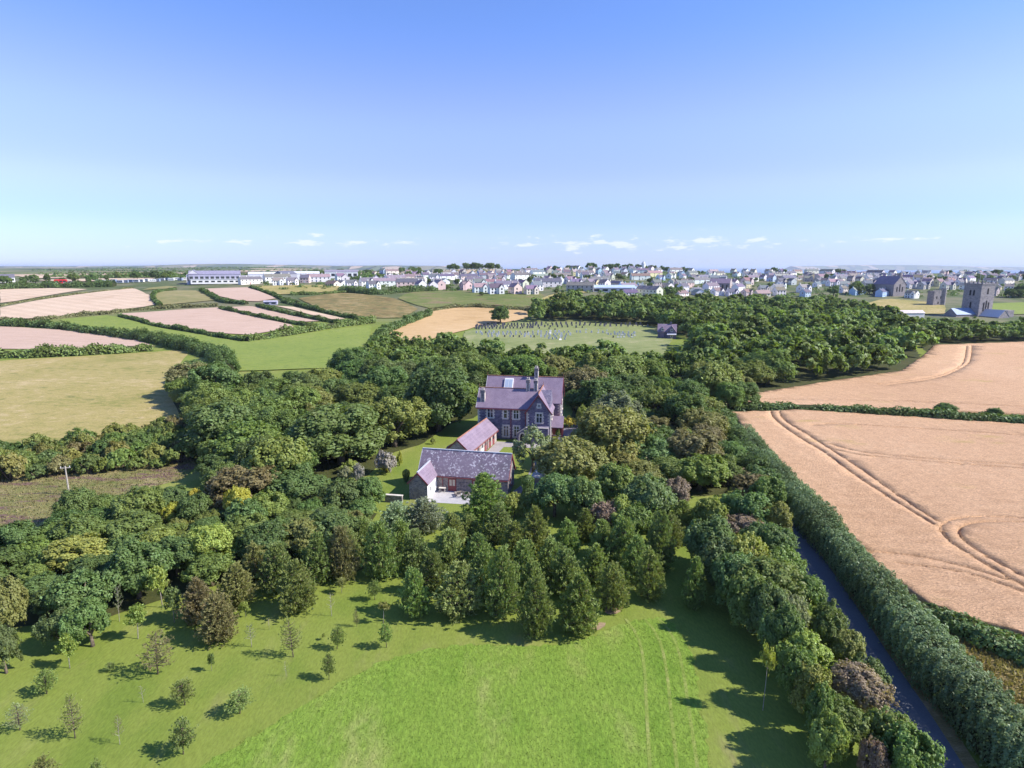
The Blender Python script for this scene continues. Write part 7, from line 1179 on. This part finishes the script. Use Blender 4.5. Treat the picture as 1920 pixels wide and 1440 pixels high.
def sheds():
    def simple(name, key, w, d, e, r, rz, wall, roof, label, cat, nwin=0, axis='x', dz=0.0):
        x, y = PT[key] if isinstance(key, str) else key
        h = empty(name, (x, y, tz(x, y) - .3 + dz), rz); tag(h, label, cat)
        o = place('wall', MB().gable(-w / 2, w / 2, -d / 2, d / 2, e, r, axis).mesh('wall', M['houserender']), h); o.color = (*wall, 1)
        f = place('roof', MB().roof(-w / 2, w / 2, -d / 2, d / 2, e, r, axis, .3, .2).mesh('roof', M['houseroof']), h); f.color = (*roof, 1)
        for k in range(nwin):
            X = -w / 2 + w * (k + .5) / nwin; place('window', MB().box(-w / nwin * .32, w / nwin * .32, -.06, .03, 0, e * .4).mesh('window', M['glass']), h, (X, -d / 2, e * .35))
        return h
    s = simple('school', 'school', 44, 14, 9, 12, R(22), (.33, .32, .4), (.26, .24, .32), 'wide grey school block left of the town', 'school', 10)
    f = place('front_block', MB().box(-20, 24, -13, -7.05, 0, 4.2).mesh('front_block', M['render']), s)
    f = place('front_roof', MB().box(-20.4, 24.4, -13.4, -7.1, 4.2, 4.5).mesh('front_roof', M['whitepaint']), s)
    for k in range(8): place('window', MB().box(-1.6, 1.6, -.05, .03, 0, 1.4).mesh('window', M['glass']), s, (-17 + k * 5.2, -13, 1.5))
    simple('school_hall', (PT['school'][0] - 17, PT['school'][1] - 6), 12, 14, 8.5, 13.2, R(22), (.62, .6, .62), (.22, .21, .28), 'gabled school hall at the left end of the grey block', 'school', 3, 'y')
    simple('warehouse', 'white_shed', 46, 20, 7, 9.5, R(20), (.75, .75, .75), (.62, .62, .64), 'long white-roofed warehouse beyond the town houses', 'warehouse', 0)
    simple('warehouse', (PT['shed2'][0] - 28, PT['shed2'][1] + 40), 44, 20, 6, 8.5, R(20), (.7, .7, .72), (.6, .6, .63), 'long pale warehouse right of the school', 'warehouse', 0)
    simple('warehouse', (PT['white_shed'][0] + 30, PT['white_shed'][1] + 70), 40, 18, 8, 10.5, R(15), (.78, .78, .78), (.25, .23, .28), 'white-walled dark-roofed warehouse left of town skyline', 'warehouse', 6)
    simple('warehouse', (PT['white_shed'][0] - 8, PT['white_shed'][1] - 18), 20, 14, 7, 10, R(60), (.3, .3, .35), (.15, .15, .19), 'dark gabled barn beside the white warehouse', 'barn', 0)
    simple('warehouse', 'blueshed', 36, 18, 4.5, 6.5, R(-8), (.62, .62, .62), (.42, .5, .62), 'low pale blue-roofed shed at the wood edge', 'shed', 5)
    simple('farm_hut', 'hut', 9, 4, 2.4, 3.0, R(10), (.42, .4, .5), (.45, .42, .5), 'small grey hut among the pink fields', 'hut', 2)
    simple('farmhouse', 'whitehouse_far', 12, 7, 5, 8, R(40), (.8, .79, .77), (.14, .13, .16), 'lone white farmhouse at the far left edge', 'house', 3)
    simple('cottage', (PT['whitehouse_far'][0] + 215, PT['whitehouse_far'][1] + 40), 11, 7, 3.4, 6, R(30), (.82, .81, .79), (.3, .28, .3), 'low white cottage on the far left plain', 'cottage', 3)
    simple('cottage', (PT['whitelow'][0], PT['whitelow'][1]), 16, 5, 6.5, 8.0, R(5), (.72, .68, .66), (.6, .52, .5), 'low pale roof among the trees before the gatehouse', 'cottage', 0)
    # cemetery lodge
    x, y = PT['lodge']; l = empty('lodge', (x, y, 0), R(-14)); tag(l, 'small grey gabled lodge at the right end of the cemetery', 'house')
    b = MB().gable(-4.6, 4.6, -1.5, 4.5, 3.6, 7.0); b.gable(.2, 4.4, -3.6, 2, 3.6, 6.4, 'y'); o = place('wall', b.mesh('wall', M['stone']), l)
    rr = MB().roof(-4.6, 4.6, -1.5, 4.5, 3.6, 7.0, 'x', .4, .2); rr.roof(.2, 4.4, -3.6, 2, 3.6, 6.4, 'y', .4, .3); f = rr.build('roof', M['slate'], l)
    MB().gable(-3.2, -1.4, -1.7, 1, 4.8, 6.0, 'y').build('dormer', M['slate'], l)
    c = MB().box(1.4, 2.2, 1.2, 2.0, 6.2, 8.2).build('chimney', M['stone'], f)
    for (xx, yy, z) in ((2.3, -3.6, 3.9), (2.3, -3.6, 1.0), (-2.3, -1.7, 4.0), (-2.6, -1.5, 1.0)): window(l, xx, yy, z, 1.0, 1.1, 0, 2, 0, 'whitepaint', .1)
    MB().raw([(.0, -5.0, 2.3), (4.6, -5.0, 2.3), (4.6, -3.58, 3.0), (.0, -3.58, 3.0)], [(0, 1, 2, 3)]).build('porch_roof', M['lead'], l)
    # white water tower like cap on the skyline
    x, y = PT['windmill']; w = empty('round_tower', (x, y, tz(x, y))); tag(w, 'stubby white-capped tower on the skyline above the trees', 'tower')
    MB().tube([(0, 0, 0), (0, 0, 9), (0, 0, 12)], [4, 3.4, 3.2], 14).build('wall', M['render'], w); MB().tube([(0, 0, 12), (0, 0, 14), (0, 0, 17)], [3.6, 2.2, .2], 14).build('cap', M['lead'], w)
    # caravans and vans on the left plain
    bm_, wm_ = MB().box(-3, 3, -1.1, 1.1, .5, 2.7).box(-2.6, 2.6, -1.0, 1.0, 2.7, 2.85), MB().box(-.7, .7, -.04, .03, 0, .7)
    bme, wme = bm_.mesh('body', M['paint']), wm_.mesh('window', M['glass']); whm = MB().tube([(0, -.12, 0), (0, .12, 0)], [.35, .35], 10).mesh('wheel', M['dark'])
    for k, (x, y) in enumerate(VANS):
        r_ = random.Random(k); red = k == 2
        o = empty('caravan' if not red else 'lorry', (x, y, tz(x, y)), r_.uniform(-.5, .5), (1.6, 1.6, 1.8) if red else (1, 1, 1))
        b = place('body', bme, o); b.color = (.6, .03, .03, 1) if red else (*r_.choice([(.8, .8, .8), (.75, .73, .68), (.5, .5, .52), (.25, .3, .4)]), 1)
        for xx in (-1.7, 0.2, 1.9): place('window', wme, o, (xx, -1.1, 1.5))
        for xx in (-1.2, 1.2): place('wheel', whm, o, (xx, -.95, .35)); place('wheel', whm, o, (xx, .95, .35))
        if red: tag(o, 'red lorry parked on the far left plain', 'lorry')
        else: tag(o, None, 'caravan', 'caravans parked on the left plain'); later(('van',), x, y, o, 'pale caravan, {} in the line parked on the far left plain')
sheds()
# cemetery -----------------------------------------------------------------
def headstones():
    prof = [(-.38, 0), (-.38, .85), (-.3, 1.02), (-.14, 1.1), (.14, 1.1), (.3, 1.02), (.38, .85), (.38, 0)]
    n = len(prof)
    def slab(t): return mesh_of('headstone', [(x, y, z) for y in (-t, t) for x, z in prof], [tuple(range(n)), tuple(range(2 * n - 1, n - 1, -1))] + [(i, n + i, n + (i + 1) % n, (i + 1) % n) for i in range(n)], M['headstone'])
    cross = MB().box(-.1, .1, -.08, .08, .3, 1.6).box(-.42, .42, -.075, .075, 1.05, 1.26).box(-.4, .4, -.3, .3, -.05, .3).mesh('headstone', M['headstone'])
    kerb = MB().box(-.45, .45, -2.0, -.15, -.05, .14).mesh('kerb', M['headstone'])
    a = slab(.08); base = MB().box(-.5, .5, -.2, .2, -.05, .12).mesh('plinth', M['headstone'])
    rown = {}
    for (x, y, r, q) in GRAVES:
        pale = r >= 7 and q > .12; sc = .95 + .45 * q
        o = empty('headstone', (x, y, tz(x, y) + .12), R(-12) + (q - .5) * .3, (sc, sc, sc * 1.15))
        c = ((.16, .14, .15) if not pale else (.7, .66, .63)); c = tuple(v * (.75 + .5 * q) for v in c) + (1,)  # back rows: shade on their backs is put into the darker colour
        s = place('stone', cross if (r > 9 and q > .7) else a, o, (0, 0, .1)); s.color = c
        b = place('plinth', base, o); b.color = c
        if q > .45: k = place('kerb', kerb, o); k.color = c
        tag(o, None, 'headstone', 'headstones in the cemetery'); later(('g', r, pale), x, y, o, f'{"pale" if pale else "dark"} headstone, {{}} in cemetery row {("A1 A2 A3 B1 B2 B3 B4 C1 C2 C3 D1 D2 D3 D4").split()[r]}')
ROWG = ['back left', 'second back left', 'third back left', 'back right', 'second back right', 'short third right', 'shortest middle', 'upper front', 'middle front', 'lowest front', 'upper right front', 'middle right front', 'lowest right front', 'nearest']
headstones()
# labels that count from left to right ---------------------------------------
for key, items in TODO.items():
    items.sort(key=lambda t: t[0]); n = len(items)
    for i, (_, o, text) in enumerate(items):
        if key[0] == 'g': text = text.split('row')[0] + ROWG[key[1]] + ' row'
        s = text.format(ordinal(i, n)) if n > 1 else text.replace(', {} of its kind,', ',').replace(', {} of these in', ', only such one in').replace(', {} of the ', ', only one of the ').replace(', {} in the ', ', only one in the ').replace(', {} in ', ', only one in ')
        o['label'] = s
# garden greenery between the town houses, too small and close to count
def town_green():
    rng = np.random.default_rng(77); PP, NN, SS, LL = [], [], [], []
    for i in range(1500):
        y = rng.uniform(500, 1000); t = rng.uniform(-.42, .9)
        if t < -.2 and y > 640: continue
        x = y * t
        if t > .25 and y < 560: continue
        r = rng.uniform(1.2, 3.2); n = 34
        d = unit(n, rng); d[:, 2] = np.abs(d[:, 2]); PP.append(d * r * np.array([1.3, 1.3, 1]) * rng.uniform(.7, 1.05, (n, 1)) + np.array([x, y, tz(x, y)])); NN.append(d + rng.normal(size=d.shape) * .4); SS.append(rng.uniform(.3, .6, n) * r * .6); LL.append(np.clip(rng.normal(.5, .25) + rng.normal(size=n) * .12, 0, 1))
    me = leaf_mesh('garden_greenery', np.vstack(PP), np.vstack(NN), np.hstack(SS), np.hstack(LL), M['leaf'], .8, rng)
    o = place('garden_greenery', me); o.color = (*TINT['dark'], 1); tag(o, 'low garden bushes and hedges between the town houses', 'greenery', kind='stuff')
town_green()
def far_trees():
    """hedgerow trees and copses of the far plain, a pixel or two each"""
    rng = np.random.default_rng(78); PP, NN, SS, LL = [], [], [], []
    for k in range(34):
        y = 700 * (1 + rng.random() ** 1.5 * 6); t = rng.uniform(-.95, -.22); L = rng.uniform(40, 260) * (y / 900); ang = rng.normal() * .25
        for j in range(int(L / (y / 110))):
            x = y * t + j * (y / 110) * math.cos(ang); yy = y + j * (y / 110) * math.sin(ang) * 2
            r = rng.uniform(2.0, 4.5) * (1 + y / 4000); n = 26
            d = unit(n, rng); d[:, 2] = np.abs(d[:, 2]); PP.append(d * r * np.array([1.6, 1.6, 1]) * rng.uniform(.7, 1.05, (n, 1)) + np.array([x, yy, tz(x, yy)])); NN.append(d + rng.normal(size=d.shape) * .4); SS.append(rng.uniform(.4, .7, n) * r * .7); LL.append(np.clip(rng.normal(.5, .2) + rng.normal(size=n) * .1, 0, 1))
    me = leaf_mesh('distant_hedgerows', np.vstack(PP), np.vstack(NN), np.hstack(SS), np.hstack(LL), M['leaf'], .8, rng)
    o = place('distant_hedgerows', me); o.color = (*TINT['dark'], 1); tag(o, 'far-off hedgerows and copses on the left plain', 'hedgerows', kind='stuff')
far_trees()
# ------------------------------------------------------------------ the air
def haze():
    m = bpy.data.materials.new('haze_air'); m.use_nodes = True; nt = m.node_tree; nt.nodes.clear()
    out = nt.nodes.new('ShaderNodeOutputMaterial'); v = nt.nodes.new('ShaderNodeVolumePrincipled')
    v.inputs['Color'].default_value = (.78, .87, 1.0, 1); v.inputs['Density'].default_value = 5e-5; v.inputs['Anisotropy'].default_value = 0.1
    nt.links.new(v.outputs[0], out.inputs['Volume'])
    o = MB().box(-65000, 95000, -62000, 95000, -100, 105).build('haze', m); tag(o, 'thin blue summer haze', kind='stuff'); return o
haze()
